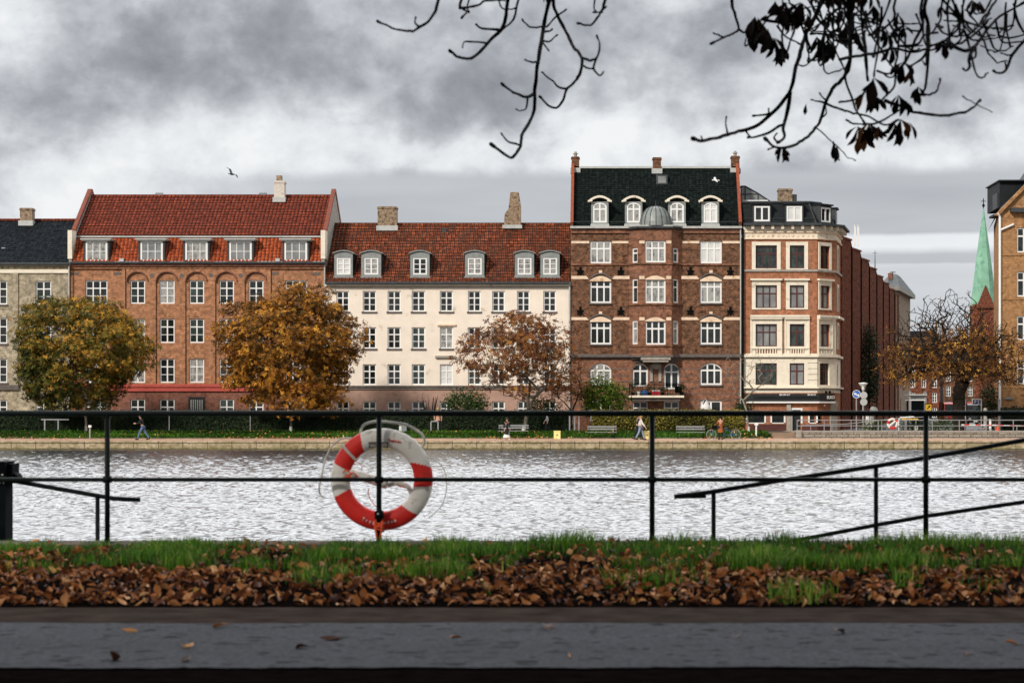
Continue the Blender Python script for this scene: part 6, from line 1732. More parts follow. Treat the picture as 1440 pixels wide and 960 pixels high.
def leaf_template(nl=5):
    """curled leaf outline grid: returns verts (k,3) for unit length and faces"""
    ts = np.linspace(0, 1, nl+1); wv = np.array([.03,.34,.46,.38,.20,.01])
    V = []; 
    for t_, w_ in zip(ts, wv):
        for s in (-1, 0, 1): V.append((s*w_*.62, t_, abs(s)*w_*.30))
    Fq = []
    for i in range(nl):
        for j in range(2): a = i*3+j; Fq.append((a, a+1, a+4, a+3))
    return np.array(V), np.array(Fq)
LT, LF = leaf_template()
def litter(xs, ys, zs, L, tint, rng, tilt=.5, curl=.5):
    n = len(xs); k = len(LT)
    V = np.repeat(LT[None], n, 0).copy()
    c = rng.normal(0, curl, n)
    t_ = V[:,:,1]; V[:,:,2] += c[:,None]*(t_-.5)**2*1.2+rng.normal(0,.25,n)[:,None]*V[:,:,0]*t_
    V[:,:,0] *= rng.uniform(.5, 1.15, n)[:,None]; V[:,:,0] += rng.normal(0,.25,n)[:,None]*(t_-.5)**2
    V[:,:,1] -= .5
    V *= L[:,None,None]
    rx = rng.normal(0, tilt, n); ry = rng.normal(0, tilt, n); rz = rng.uniform(0, 6.28, n)
    cx_, sx_ = np.cos(rx), np.sin(rx); cy_, sy_ = np.cos(ry), np.sin(ry); cz_, sz_ = np.cos(rz), np.sin(rz)
    x, y, z = V[:,:,0].copy(), V[:,:,1].copy(), V[:,:,2].copy()
    y, z = y*cx_[:,None]-z*sx_[:,None], y*sx_[:,None]+z*cx_[:,None]
    x, z = x*cy_[:,None]+z*sy_[:,None], -x*sy_[:,None]+z*cy_[:,None]
    x, y = x*cz_[:,None]-y*sz_[:,None], x*sz_[:,None]+y*cz_[:,None]
    zmin = z.min(axis=1)
    z = z-zmin[:,None]*.75
    V = np.stack([x+xs[:,None], y+ys[:,None], z+zs[:,None]], 2).reshape(-1,3)
    Fq = (LF[None]+(np.arange(n)*k)[:,None,None]).reshape(-1,4)
    return V, Fq, np.repeat(tint, k)
N0 = 26500
xs = rng.uniform(-7.2, 6.2, N0); ys = 11.08+rng.uniform(0,1,N0)**1.15*4.5
mk = np.array([noise.noise(Vector((x*1.5, y*1.5, 0))) for x, y in zip(xs, ys)]); rw = np.array([noise.noise(Vector((x*.9, y*2.2, 5))) for x, y in zip(xs, ys)])
d = np.where(ys < 12.6, 1.0, np.clip(1.0-(ys-12.6)*.42, .12, 1))+rw*.6-np.clip(mk,0,1)*.9*(ys > 12.4)
kp = rng.uniform(0,1,N0) < d*.62
xs, ys, rw = xs[kp], ys[kp], rw[kp]; n = len(xs)
pile = np.clip(1-abs(ys-12.0)/1.1, 0, 1)*rng.uniform(0,1,n)*.05*(1+rw)+np.clip((ys-12.8)/1.2,0,1)*rng.uniform(0,1,n)*.06
V, Fq, T = litter(xs, ys, near_zs(ys)+.004+pile, rng.uniform(.03,.078,n), np.clip(rng.beta(1.5,1.9,n),0,1), rng, .55, .7)
me = np_mesh('leaf_litter', V, Fq, M['leaf_litter'], T, True)
o = bpy.data.objects.new('leaf_litter', me); link(o); tag(o, 'thick drift of dry brown leaves along the edge of the near path', 'fallen leaves', kind='stuff')
print('litter', n)
# single leaves lying on the path
path_leaves = [((182,890),.8,'yellow-orange leaf lying near the left end of the grey path'), ((263,913),.9,'orange leaf in the middle of the left half of the grey path'),
 ((465,902),.15,'dark curled leaf on the grey path below the lifebuoy'), ((425,914),.1,'blackish leaf just left of the dark curled one under the lifebuoy'), ((310,884),.6,'brown leaf on the far edge of the path left of the lifebuoy'),
 ((641,898),.55,'rust leaf on the path right of the lifebuoy'), ((800,926),.75,'golden leaf with dark lobe on the path below the middle post'), ((770,886),.15,'dark leaf at the far edge of the path, centre'),
 ((1424,909),.6,'amber leaf at the right end of the path'), ((1180,893),.1,'black flat leaf on the path under the right handrail'), ((1035,897),.15,'dark leaf on the path under the sloping handrail post'),
 ((160,931),.1,'blackish leaf near the lower left of the path'), ((262,932),.1,'long dark leaf at the near edge of the path, left'), ((1360,922),.2,'dark brown leaf near the lower right of the path')]
for (px, py), tn, lb in path_leaves:
    Yq = CZ*F/(py-CY); rg = np.random.default_rng(int(px))
    V, Fq, T = litter(np.array([0.]), np.array([0.]), np.array([.0]), np.array([rg.uniform(.07,.11)]), np.array([tn]), rg, .25, .5)
    o = bpy.data.objects.new('fallen_leaf', np_mesh('fallen_leaf', V, Fq, M['leaf_litter'], T, True))
    link(o, None, (X(px,Yq), Yq, .006)); tag(o, lb, 'leaf', 'single leaves on the near path')

# ================================================================ overhanging chestnut
oh = thing('chestnut_tree', (4.9, 12.6, .03), 'overhanging dark chestnut branches with a few hanging dead leaves against the sky', 'tree')
TW = {}
L_ = dict(
a=(5,[(616,0),(612,15),(603,30),(590,38),(576,44),(552,40),(531,30)]), a2=(3.5,[(590,38),(584,32),(585,24)]), 
b=(5,[(648,0),(651,12),(657,17),(649,25)]), b2=(4,[(660,0),(660,17)]), b3=(4,[(646,12),(671,8),(683,2),(702,1),(716,2)]),
c=(6.5,[(714,0),(712,22),(705,41),(690,57),(676,73),(663,82),(646,81),(632,72)]), c2=(4.5,[(729,0),(724,22),(717,33),(706,41)]), c3=(3.5,[(702,2),(717,13),(724,12)]),
c4=(4,[(701,42),(678,40),(669,34)]), c5=(3.5,[(685,62),(656,58)]), c6=(2.5,[(656,58),(651,62),(650,67)]),
d=(7,[(773,0),(765,36),(759,73),(755,102),(752,134),(751,156),(744,173),(734,190),(731,207),(722,220),(712,218),(690,202)]),
d2=(3.5,[(731,205),(714,198),(705,187)]), d3=(5,[(751,132),(742,137),(722,130),(705,117)]), d4=(3,[(742,137),(740,151),(734,156),(725,154)]),
d5=(3.5,[(764,38),(746,39),(734,27)]), d6=(3.5,[(756,87),(744,87),(738,84)]), d7=(3.5,[(763,58),(774,58),(784,49)]), d8=(4,[(764,45),(771,45),(776,41)]), d9=(3,[(763,61),(772,72)]),
e=(6,[(778,0),(783,19),(797,46),(804,63),(817,80),(818,97),(809,114),(797,126),(792,141),(782,152),(770,147),(759,135)]),
e2=(4,[(797,126),(785,123),(775,112),(761,102)]), e3=(4,[(817,80),(829,85),(838,81),(843,63),(839,50)]), e4=(3.5,[(838,81),(835,97),(842,106),(849,102)]), e5=(3.5,[(818,92),(826,96),(835,97)]),
e6=(3.5,[(784,22),(797,14)]), e7=(3.5,[(783,22),(768,39)]), f=(5,[(851,0),(847,15),(838,27),(830,36),(812,33)]), f2=(4,[(836,0),(838,17)]), f3=(3,[(845,18),(852,10)]), f4=(3,[(834,17),(848,18)]),
A=(5,[(1029,0),(1034,22),(1038,42),(1030,48),(1018,53),(1000,62)]), A2=(4,[(1038,42),(1047,46),(1054,35)]), A3=(3,[(1019,53),(1011,50),(1004,46)]),
B=(7.5,[(1158,0),(1147,23),(1134,47),(1125,73),(1116,109),(1110,130),(1098,146),(1082,161),(1064,177),(1038,185),(1012,193),(989,198),(974,196)]),
B2=(3,[(1022,188),(1021,176),(1021,164)]), B3=(4,[(1087,157),(1075,161),(1059,163)]), B4=(3,[(1080,160),(1080,151)]), B5=(2.5,[(989,198),(986,191)]),
C=(6,[(1111,130),(1106,161),(1101,182),(1102,193),(1093,200)]), C2=(4.5,[(1102,174),(1082,186),(1062,193),(1051,193)]), C3=(3,[(1055,192),(1049,185)]), C4=(3,[(1093,200),(1088,193),(1092,187)]),
D=(7,[(1194,0),(1196,26),(1196,65),(1193,96),(1184,112),(1171,125),(1160,146),(1155,167),(1145,182),(1132,195),(1111,206),(1090,206),(1075,194)]), D2=(3,[(1090,206),(1080,210)]),
D3=(3.5,[(1160,146),(1150,142),(1140,141)]), D4=(4,[(1160,146),(1175,152),(1189,156),(1200,159),(1209,161),(1228,167),(1245,176),(1264,168)]), D5=(3,[(1155,167),(1162,160),(1160,150)]), D6=(3,[(1160,141),(1153,130)]),
Fx=(2.2,[(1147,180),(1171,200),(1189,219),(1203,226)]), F2=(2,[(1171,200),(1176,214),(1180,226)]),
G=(4.5,[(1074,29),(1106,34),(1121,36),(1140,30)]), H=(3.5,[(1093,36),(1106,52),(1126,62)]), I=(4,[(1140,47),(1163,49),(1184,49),(1200,42),(1222,30)]), I2=(3,[(1163,49),(1180,60),(1196,65)]),
J=(6,[(1302,0),(1305,36),(1306,72),(1303,108),(1300,125),(1293,134)]), J2=(3.5,[(1293,134),(1303,133),(1314,131),(1321,120),(1322,111)]),
K=(5,[(1245,141),(1258,147),(1271,149),(1285,157),(1312,162),(1338,161),(1360,156),(1374,147),(1379,141)]), K2=(1.8,[(1353,136),(1374,147),(1396,158)]),
L=(5,[(1192,0),(1194,48),(1194,81),(1188,110),(1199,141),(1206,158),(1216,175)]), Mx=(4.5,[(1210,0),(1214,48),(1216,79),(1221,115)]), N=(4,[(1240,10),(1237,36),(1234,77),(1229,108)]),
O=(5,[(1259,0),(1257,24),(1240,43),(1222,50)]), Px=(5,[(1297,0),(1297,36),(1285,62),(1273,86),(1261,105),(1257,122),(1242,139),(1228,150)]),
Q=(4.5,[(1180,84),(1209,79),(1235,74),(1259,69),(1283,73),(1307,67),(1329,56),(1348,40),(1353,24),(1356,0)]), R_=(5.5,[(1333,58),(1348,68),(1365,70),(1384,48),(1405,24),(1442,3)]),
R2=(4.5,[(1369,70),(1363,82),(1364,94),(1358,99),(1354,97)]), R3=(3.5,[(1372,68),(1371,80),(1365,84)]), Sx=(5,[(1446,52),(1424,77),(1415,98),(1403,103),(1397,99)]), S2=(3,[(1424,77),(1417,78),(1408,75)]), S3=(3,[(1415,98),(1414,88)]),
T=(4,[(1416,20),(1416,43),(1421,66)]), U=(3.5,[(1403,50),(1422,53),(1446,48)]), V=(4,[(1333,5),(1343,22),(1372,36),(1403,40),(1425,36)]), W=(4,[(1264,65),(1290,62),(1300,50),(1318,46)]),
X1=(3.5,[(1180,144),(1202,140),(1218,127)]), Y1_=(3.5,[(1216,175),(1235,172),(1258,160),(1268,150)]), Y2_=(3.5,[(1190,170),(1200,174),(1216,176)]), Z1=(4,[(1306,70),(1295,84),(1279,93)]), Z2=(3.5,[(1270,36),(1274,60),(1272,88)]),
Z3=(3,[(1344,8),(1352,26),(1342,40),(1333,54)]), Z4=(4,[(1325,0),(1323,24),(1312,44),(1305,52)]), Z5=(3.5,[(1233,100),(1250,104),(1262,98)]), Z6=(3,[(1100,0),(1112,20),(1128,34)]))
rng = np.random.default_rng(71)
def smooth_line(P, k=5):
    Q = []
    for i in range(len(P)-1):
        p0 = P[max(i-1,0)]; p1 = P[i]; p2 = P[i+1]; p3 = P[min(i+2,len(P)-1)]
        for j in range(k):
            t_ = j/k; Q.append(.5*((2*p1)+(p2-p0)*t_+(2*p0-5*p1+4*p2-p3)*t_*t_+(3*p1-p0-3*p2+p3)*t_**3))
    Q.append(P[-1]); return Q
BYD = {}
def depth_of(px): return 13.0+1.1*math.sin(px*.017+1)+.5*math.sin(px*.05)
def tw_pt(px, py): Yd = depth_of(px)+.25*math.sin(py*.05); return Vector((X(px,Yd), Yd, Z(py,Yd)))
groups_ = {'left': MB(), 'right': MB()}
limbz = 4.75
for key, (wpx, pts) in L_.items():
    P = [tw_pt(*p) for p in pts]
    r0 = wpx*13/F/2*.92
    up_ = []
    if pts[0][1] <= 5 and wpx >= 3:        # carry the twig on up to a limb above the frame
        p = P[0]; q = Vector((p.x+(.35+.25*math.sin(pts[0][0])), p.y+.2, limbz+.1*math.sin(pts[0][0]*.3)))
        up_ = [q, q+(p-q)*.35+Vector((.04,0,0)), q+(p-q)*.7]
        up_ = [v for v in up_]
    full = smooth_line(up_+P)
    nn = len(full); rads = []
    for i in range(nn):
        f_ = i/(nn-1); kn = 1+.22*(noise.noise(full[i]*9)) 
        rads.append(r0*(1.15-.55*f_)*kn*(1.5 if i >= nn-2 else 1))
    full = [p+Vector((noise.noise(p*7+Vector((5,0,0))), 0, noise.noise(p*7)))*.008 for p in full]
    (groups_['left'] if pts[0][0] < 900 else groups_['right']).tube(full, rads, 7)
# loose extra twigs of the tangle at the upper right
mbx = groups_['right']
for i in range(75):
    x0_ = rng.uniform(1090, 1440); y0_ = rng.uniform(-12, 45); x1_ = x0_+rng.uniform(-60, 60); y1_ = y0_+rng.uniform(5, 62)
    xm = (x0_+x1_)/2+rng.uniform(-18,18); ym = max(y0_, y1_)+rng.uniform(-4,16)*.6
    P = [tw_pt(x0_,y0_), tw_pt(xm,ym), tw_pt(x1_,y1_)]
    full = smooth_line(P, 7); mbx.tube([p+Vector((noise.noise(p*6),0,noise.noise(p*6+Vector((3,1,0)))))*.012 for p in full], [rng.uniform(1.4,2.2)*13/F*.9*(1.1-.5*j/len(full)) for j in range(len(full))], 5)
for g in ('left','right'): groups_[g].build('drooping_twigs', M['bark_twig'], oh, smooth=True)
mb = MB()
def limb(pts, r0, r1): 
    full = smooth_line([Vector(p) for p in pts], 8); mb.tube([p+Vector((0, noise.noise(p*1.3), noise.noise(p*1.7)))*.08 for p in full], [r0+(r1-r0)*i/(len(full)-1) for i in range(len(full))], 12)
limb([(4.7,12.6,3.4),(3.2,12.9,4.35),(1.4,13.3,limbz+.05),(-.2,13.6,limbz+.1),(-1.3,13.4,limbz+.15)], .17, .03)
limb([(4.8,12.6,3.6),(3.6,13.8,4.6),(2.2,14.2,4.95),(.8,14.3,5.15)], .15, .05)
limb([(4.9,12.5,3.7),(4.2,10,5.4),(2.5,7,6.6)], .2, .06); limb([(4.95,12.6,3.8),(5.5,13,5.5),(5.2,12,8.5)], .2, .08); limb([(4.8,12.4,3.9),(2.5,11.5,6.2),(-1,10.5,7.4)], .18, .05)
mb.build('limbs', M['bark_dark'], oh, smooth=True)
mb = MB(); mb.tube([(4.9,12.6,-.1),(4.88,12.6,.3),(4.92,12.6,1.5),(4.85,12.6,2.8),(4.85,12.6,4.1)], [.42,.33,.28,.25,.2], 16); mb.build('trunk', M['bark_dark'], oh, smooth=True)
# hanging leaves (photo position of the stalk end, length px, count of leaflets, lean)
HL = [(1148,52,30,3),(1120,10,34,4),(1098,14,30,4),(1186,12,30,4),(1204,40,30,3),(1228,8,26,3),(1246,44,30,4),(1262,20,26,3),(1200,-12,40,5),(1222,-12,34,5),(1168,-14,40,5),(1062,24,52,3),(1066,26,42,3),(1080,42,46,4),(1088,54,46,5),(1100,62,34,3),(1156,56,36,5),(1164,56,38,3),(1136,80,12,1),(1134,146,20,2),(1106,4,36,5),(1090,2,26,4),(1125,4,42,5),(1136,20,28,3),(1162,18,26,3),
      (1176,-8,26,5),(1195,-10,26,5),(1210,-8,20,4),(1150,-6,24,4),(1172,198,28,1),(1176,204,30,1),(1101,206,32,5),(1228,110,40,5),(1218,128,38,5),(1232,136,30,4),(1206,178,42,5),(1222,174,34,5),(1236,178,24,4),(1215,186,34,4),
      (1266,168,40,5),(1258,174,38,5),(1278,172,32,3),(1270,88,34,4),(1280,96,30,3),(1291,122,30,4),(1264,134,32,4),(1274,142,26,3),(1326,56,32,5),(1324,8,24,3),(1366,0,26,4),(1378,2,24,2),(1238,36,32,5),(1252,62,34,3),
      (1190,32,36,3),(1208,50,28,4),(1216,24,20,5),(1270,36,26,5),(1232,22,22,4),(1110,26,26,4),(768,-6,14,3),(1258,40,20,3)]
for i, (px, py, ln, cnt) in enumerate(HL):
    rg = np.random.default_rng(900+i); b = tw_pt(px, py); k = b.y/F; L = ln*k*1.0
    V = []; Fq = []; Tn = []
    for j in range(cnt):
        sp = (j-(cnt-1)/2)*.36+rg.normal(0,.1)
        d = Vector((math.sin(sp), rg.normal(0,.3), -math.cos(sp)*1.0)).normalized()
        side_ = Vector((math.cos(rg.normal(0,.5)), math.sin(rg.normal(0,.9)), 0)).normalized()
        side_ = (side_-d*side_.dot(d)).normalized(); nn = d.cross(side_)
        l_ = L*rg.uniform(.75,1.05)*(1-.14*abs(j-(cnt-1)/2)); wl = l_*rg.uniform(.13,.20)
        b0 = len(V)
        for t_, w_ in ((0,.06),(.2,.30),(.45,.75),(.68,1.0),(.85,.7),(1,.03)):
            cu = .10*math.sin(t_*3+rg.uniform(0,.4))*l_
            for s in (-1,0,1):
                p = b+d*(t_*l_)+side_*(s*w_*wl)+nn*(cu+abs(s)*w_*wl*.45); V.append(tuple(p))
        for a in range(5):
            for s in range(2): q0 = b0+a*3+s; Fq.append((q0,q0+1,q0+4,q0+3))
        Tn += [float(np.clip(rg.beta(1.6,2.6)+(.35 if 1195 < px < 1290 and 165 < py < 190 else 0),0,1))]*18
    me = np_mesh('hanging_leaf', np.array(V)-np.array(WO[oh.name]), np.array(Fq), M['leaf_chestnut_dead'], np.array(Tn), True)
    o = bpy.data.objects.new('hanging_leaf', me); link(o, oh, WO[oh.name])
# upper crown, above the frame: shades the near bank
def sunline(y, z): return z
n = 8200; c = np.array([-1.5, 5.0, 9.2]); r = np.array([9.5, 12.5, 3.0])
cc = ellips_pts(rng, 230, c, r, .2, 1, -.6); cc = cc[(cc[:,2] > 5.9+.0*cc[:,1])]; ci = rng.integers(0, len(cc), n)
C = cc[ci]+rng.normal(0, .4, (n,3)); C = C[C[:,2] > CZ+.215*np.maximum(C[:,1],1)+1.2]; n = len(C)
me = leaves_mesh('crown', C, np.tile([0,0,1.],(n,1)), .3, M['leaf_chestnut_dead'], rng.uniform(0,1,n), rng, 5, .3, .5)
o = bpy.data.objects.new('crown', me); link(o, oh, (0,0,0)); o.location = -WO[oh.name]

bt = thing('chestnut_tree', (-6.5, -4.0, 0), 'unseen chestnut tree added behind the camera to shade the near bank', 'tree')  # unseen tree, added so that its crown shades the near verge
mb = MB(); mb.tube([(-6.5,-4,-.1),(-6.5,-4,2.5),(-6.3,-3.9,5.5),(-6.0,-3.5,8)], [.45,.34,.28,.15], 14)
for a in range(6): mb.tube([(-6.4,-3.95,3.6+.3*a),(-6.4+2*math.cos(a*1.1),-3.9+2*math.sin(a*1.1),5.4+.3*a),(-6.4+4.5*math.cos(a*1.1),-3.9+4.5*math.sin(a*1.1),7+.3*a)], [.16,.1,.04], 8)
mb.build('trunk', M['bark_dark'], bt, smooth=True)
n = 6000; c = np.array([-6.5, -4.0, 8.6]); r = np.array([7.5, 7.5, 4.0]); cc = ellips_pts(rng, 200, c, r, .2, 1, -.8); ci = rng.integers(0, len(cc), n); C = cc[ci]+rng.normal(0,.45,(n,3))
me = leaves_mesh('crown', C, np.tile([0,0,1.],(n,1)), .32, M['leaf_gold'], rng.uniform(0,1,n), rng, 5, .3, .5)
o = bpy.data.objects.new('crown', me); link(o, bt, (0,0,0)); o.location = -WO[bt.name]
# ================================================================ people
def skin_mesh(name, joints, edges, mat, root, levels=1):
    """joints: {name: (x,y,z,r)}"""
    me = bpy.data.meshes.new(name); bm = bmesh.new(); lay = bm.verts.layers.skin.verify(); vv = {}
    for k, (x, y, z, r) in joints.items():
        v = bm.verts.new((x, y, z)); v[lay].radius = (r, r) if not isinstance(r, tuple) else r; v[lay].use_root = (k == root); vv[k] = v
    for a, b in edges: bm.edges.new((vv[a], vv[b]))
    bm.to_mesh(me); bm.free()
    o = bpy.data.objects.new('tmp', me); COL.objects.link(o)
    o.modifiers.new('s', 'SKIN'); ss = o.modifiers.new('ss', 'SUBSURF'); ss.levels = levels; ss.render_levels = levels
    bpy.context.view_layer.update()
    m2 = bpy.data.meshes.new_from_object(o.evaluated_get(bpy.context.evaluated_depsgraph_get()))
    bpy.data.objects.remove(o); m2.name = name; m2.materials.clear(); m2.materials.append(M[mat])
    m2.polygons.foreach_set('use_smooth', [True]*len(m2.polygons))
    return m2
def person(label, px, Yp, face, H=1.72, stride=.30, top='cloth_black', legs='cloth_jeans', hair='hair_dark', coat=0.0, coat_mat=None, hat=None, lean=.03, arms='swing', hem=None, long_hair=False, gz=None, shoes='cloth_black', trouser_r=1.0, group='people on the far promenade'):
    gz = far_z(Yp) if gz is None else gz
    k = H/1.75
    t = thing('person', (X(px,Yp), Yp, gz), label, 'person', group); t.rotation_euler = (0,0,face)
    # local frame: +x forward, z up
    def J(x, y, z, r): return (x*k, y*k, z*k, r*k)
    s = stride; ln = lean
    j = {'pel': J(0,0,.93,.115), 'belly': J(ln*.4,0,1.08,.115), 'chest': J(ln,0,1.28,.135), 'neck': J(ln*1.3,0,1.46,.055), 'nk2': J(ln*1.5+.01,0,1.52,.052), 'head': J(ln*1.7+.02,0,1.62,.092), 'crown': J(ln*1.7+.01,0,1.70,.078)}
    e = [('pel','belly'),('belly','chest'),('chest','neck'),('neck','nk2'),('nk2','head'),('head','crown')]
    for sd, sg in (('l',1),('r',-1)):
        f = s*sg
        j['hip'+sd] = J(.0,.09*sg,.88,.088); j['kn'+sd] = J(f*.55+.03,.10*sg,.49,.058); j['an'+sd] = J(f-(.05 if f<0 else 0),.10*sg,.09+(.05 if f<0 else 0),.040)
        j['toe'+sd] = J(f+.15-(.05 if f<0 else 0),.11*sg,.035,.032)
        e += [('pel','hip'+sd),('hip'+sd,'kn'+sd),('kn'+sd,'an'+sd),('an'+sd,'toe'+sd)]
        if arms == 'swing': el_ = J(ln-f*.45,.24*sg,1.14,.040); wr = J(ln-f*.75+.10,.25*sg,.92,.027); hd = J(ln-f*.8+.13,.25*sg,.85,.03)
        elif arms == 'forward': el_ = J(ln+.10,.23*sg,1.16,.040); wr = J(ln+.33,.16*sg,1.12,.027); hd = J(ln+.41,.14*sg,1.13,.03)
        else: el_ = J(ln-.02,.25*sg,1.14,.040); wr = J(ln+.04,.25*sg,.91,.027); hd = J(ln+.06,.25*sg,.84,.03)
        j['sh'+sd] = J(ln,.17*sg,1.40,.058); j['el'+sd] = el_; j['wr'+sd] = wr; j['hd'+sd] = hd
        e += [('chest','sh'+sd),('sh'+sd,'el'+sd),('el'+sd,'wr'+sd),('wr'+sd,'hd'+sd)]
        d = Vector(hd[:3])-Vector(wr[:3]); d.normalize(); lat = Vector((0,1,0)).cross(d).normalized()
        for q in range(4):
            b = Vector(hd[:3])+lat*((q-1.5)*.02*k)+d*.03*k; c_ = b+d*(.055+.008*(1.5-abs(q-1.5)))*k+Vector((.012,0,0))*k
            j[f'f{q}{sd}'] = (*b, .010*k); j[f'g{q}{sd}'] = (*c_, .008*k); e += [('hd'+sd,f'f{q}{sd}'),(f'f{q}{sd}',f'g{q}{sd}')]
        th = Vector(hd[:3])+lat*.045*k; j['th'+sd] = (*th, .010*k); e.append(('hd'+sd,'th'+sd))
    def add(name, me, parent=t):
        o = bpy.data.objects.new(name, me); COL.objects.link(o); o.parent = parent; return o
    add('body', skin_mesh('body', j, e, 'skin', 'pel'))
    def sub(keys, infl, extra=None):
        jj = {a: (*j[a][:3], j[a][3]+infl*k) for a in keys}
        if extra: jj.update(extra)
        return jj, [x for x in e if x[0] in jj and x[1] in jj]
    jj, ee = sub(['pel','belly','chest','neck','shl','shr','ell','elr','wrl','wrr'], .022); jj['neck'] = (*j['neck'][:3], .06*k)
    add('jacket', skin_mesh('jacket', jj, ee, coat_mat or top, 'pel'))
    jj, ee = sub(['pel','hipl','hipr','knl','knr','anl','anr'], .016*trouser_r)
    add('trousers', skin_mesh('trousers', jj, ee, legs, 'pel'))
    mb = MB()
    for sd in 'lr':
        a = Vector(j['an'+sd][:3]); b = Vector(j['toe'+sd][:3]); mb.tube([a+Vector((-.06,0,-.035))*k, (a+b)/2+Vector((0,0,-.015))*k, b+Vector((.03,0,.0))*k], [.05*k,.055*k,.035*k], 8)
    o = add('shoes', mb.mesh('shoes', M[shoes], (0,0,0), True))
    hx, hy, hz = j['head'][:3]
    mb = MB(); mb.ball((hx-.02*k,0,hz+.035*k), .112*k,.102*k,.115*k, 12)
    if long_hair: mb.ball((hx-.06*k,0,hz-.07*k), .085*k,.10*k,.16*k, 12)
    add('hair', mb.mesh('hair', M[hair], (0,0,0), True))
    mb = MB(); mb.ball((hx+.092*k,0,hz-.012*k), .018*k,.014*k,.02*k, 8); 
    for sg in (-1,1): mb.ball((hx+.0*k,.092*sg*k,hz-.01*k), .022*k,.012*k,.03*k, 8)
    add('nose_and_ears', mb.mesh('nose_and_ears', M['skin'], (0,0,0), True))
    mb = MB()
    for sg in (-1,1): mb.ball((hx+.084*k,.033*sg*k,hz+.018*k), .012*k,.014*k,.008*k, 8)
    mb.ball((hx+.083*k,0,hz-.055*k), .010*k,.025*k,.007*k, 8)
    add('eyes_and_mouth', mb.mesh('eyes_and_mouth', M['hair_dark'], (0,0,0), True))
    if coat:
        cx_ = ln*.4*k; mb = MB(); z1 = 1.12*k; z0 = (.95-coat)*k
        mb.lathe((cx_,0,0), [(.19*k,z0),(.185*k,z0+.1*k),(.15*k,.95*k),(.14*k,z1)], 14)
        fl = .19*k*(1+coat*.5)
        mb.v = [(cx_+(x-cx_)*(1.0+.55*s*(1 if z < .7*k else .4)), y*1.05, z) for x, y, z in mb.v]
        add('coat_skirt', mb.mesh('coat_skirt', M[coat_mat or top], (0,0,0), True))
    if hem:
        mb = MB(); mb.lathe((0,0,0), [(.30*k,.18*k),(.27*k,.28*k),(.20*k,.45*k)], 14); add('skirt_hem', mb.mesh('skirt_hem', M[hem], (0,0,0), True))
    if hat:
        mb = MB(); mb.lathe((hx-.01*k,0,hz+.06*k), [(.20*k,0),(.20*k,.012*k),(.11*k,.03*k),(.10*k,.12*k),(.0,.135*k)], 14); add('hat', mb.mesh('hat', M[hat], (0,0,0), True))
    return t
PI = math.pi
person('person in black jacket and blue jeans striding left on the far quay', 201, 150.2, PI, 1.78, .34, 'cloth_black', 'cloth_jeans', 'hair_dark', arms='forward', lean=.12)
person('person in long black coat over a white hem and white shoes near the green bench', 712.5, 150.0, -PI/2+.5, 1.58, .16, 'cloth_black', 'cloth_white', 'hair_dark', coat=.55, hem='cloth_white', shoes='cloth_white', arms='down')
person('blond person in white jacket and pale jeans walking right past the yellow box', 900.5, 150.0, 0, 1.76, .27, 'cloth_white', 'cloth_jeans_pale', 'hair_blond', long_hair=True)
person('person dressed all in black half hidden behind the blond walker', 896.5, 150.7, 0, 1.76, .24, 'cloth_black', 'cloth_black', 'hair_dark')
person('person in rust-brown coat and dark hat standing beside the bicycle', 1013.5, 150.3, PI/2+.3, 1.68, .05, 'cloth_rust', 'cloth_black', 'hair_dark', coat=.42, coat_mat='cloth_rust', hat='hair_dark', arms='forward')
person('person in grey top and dark trousers walking behind the herb bank near the hedge', 770, 158.6, PI, 1.5, .2, 'cloth_grey', 'cloth_black', 'hair_dark', gz=GZ, group=None)
person('person in pinkish top and black trousers standing by the hedge right of the lifebuoy', 616, 158.4, -PI/2, 1.85, .05, 'cloth_pink', 'cloth_black', 'hair_blond', gz=GZ, arms='down', coat=.12, coat_mat='cloth_pink', group=None)

# ================================================================ furniture on the far bank
def bench(px0, px1, Yb, zb, label):
    t = thing('park_bench', (X((px0+px1)/2,Yb), Yb, zb), label, 'bench', 'benches on the far bank')
    x0, x1 = X(px0,Yb), X(px1,Yb)
    mb = MB()
    for k in range(3): mb.box(x0, x1, Yb-.22+k*.15, Yb-.10+k*.15, zb+.44, zb+.48)
    mb.build('seat', M['bench_wood'], t)
    mb = MB()
    for k in range(2): mb.box(x0, x1, Yb+.22+.03*k, Yb+.26+.03*k, zb+.62+k*.17, zb+.73+k*.17)
    mb.build('backrest', M['bench_wood'], t)
    for x in (x0+.12, x1-.12):
        mb = MB(); mb.tube([(x,Yb-.2,zb),(x,Yb-.18,zb+.44),(x,Yb+.15,zb+.44),(x,Yb+.3,zb+.92)], .022, 6); mb.tube([(x,Yb+.25,zb),(x,Yb+.15,zb+.44)], .022, 6); mb.build('leg', M['iron_black'], t)
    return t
bench(826, 867, 151.9, far_z(151.9), 'grey slatted bench in front of the olive hedge, left of the blond walker')
bench(951, 991, 151.9, far_z(151.9), 'grey slatted bench beside the bicycle and the person in rust-brown coat')
bench(701, 743, 153.0, far_z(152.9), 'green-grey bench behind the person in the long black coat')
for px, lb in ((783.5,'square yellow box standing alone on the far promenade edge'), (910,'yellow box partly behind the railing post beside the blond walker')):
    t = thing('yellow_box', (X(px,151.6), 151.6, QZ+.1), lb, 'box', 'yellow boxes on the far promenade'); k = 151.6/F
    mb = MB(); x = X(px,151.6); mb.box(x-4.6*k, x+4.6*k, 151.4, 151.8, QZ+.08, QZ+.63); mb.box(x-4.9*k, x+4.9*k, 151.37, 151.83, QZ+.63, QZ+.68); mb.build('box', M['bin_yellow'], t)
    mb = MB(); mb.lathe((x, 151.385, QZ+.38), [(0,-.0),(.05,-.0),(.05,.02)], 12, 'y'); mb.build('emblem', M['zinc_dark'], t)
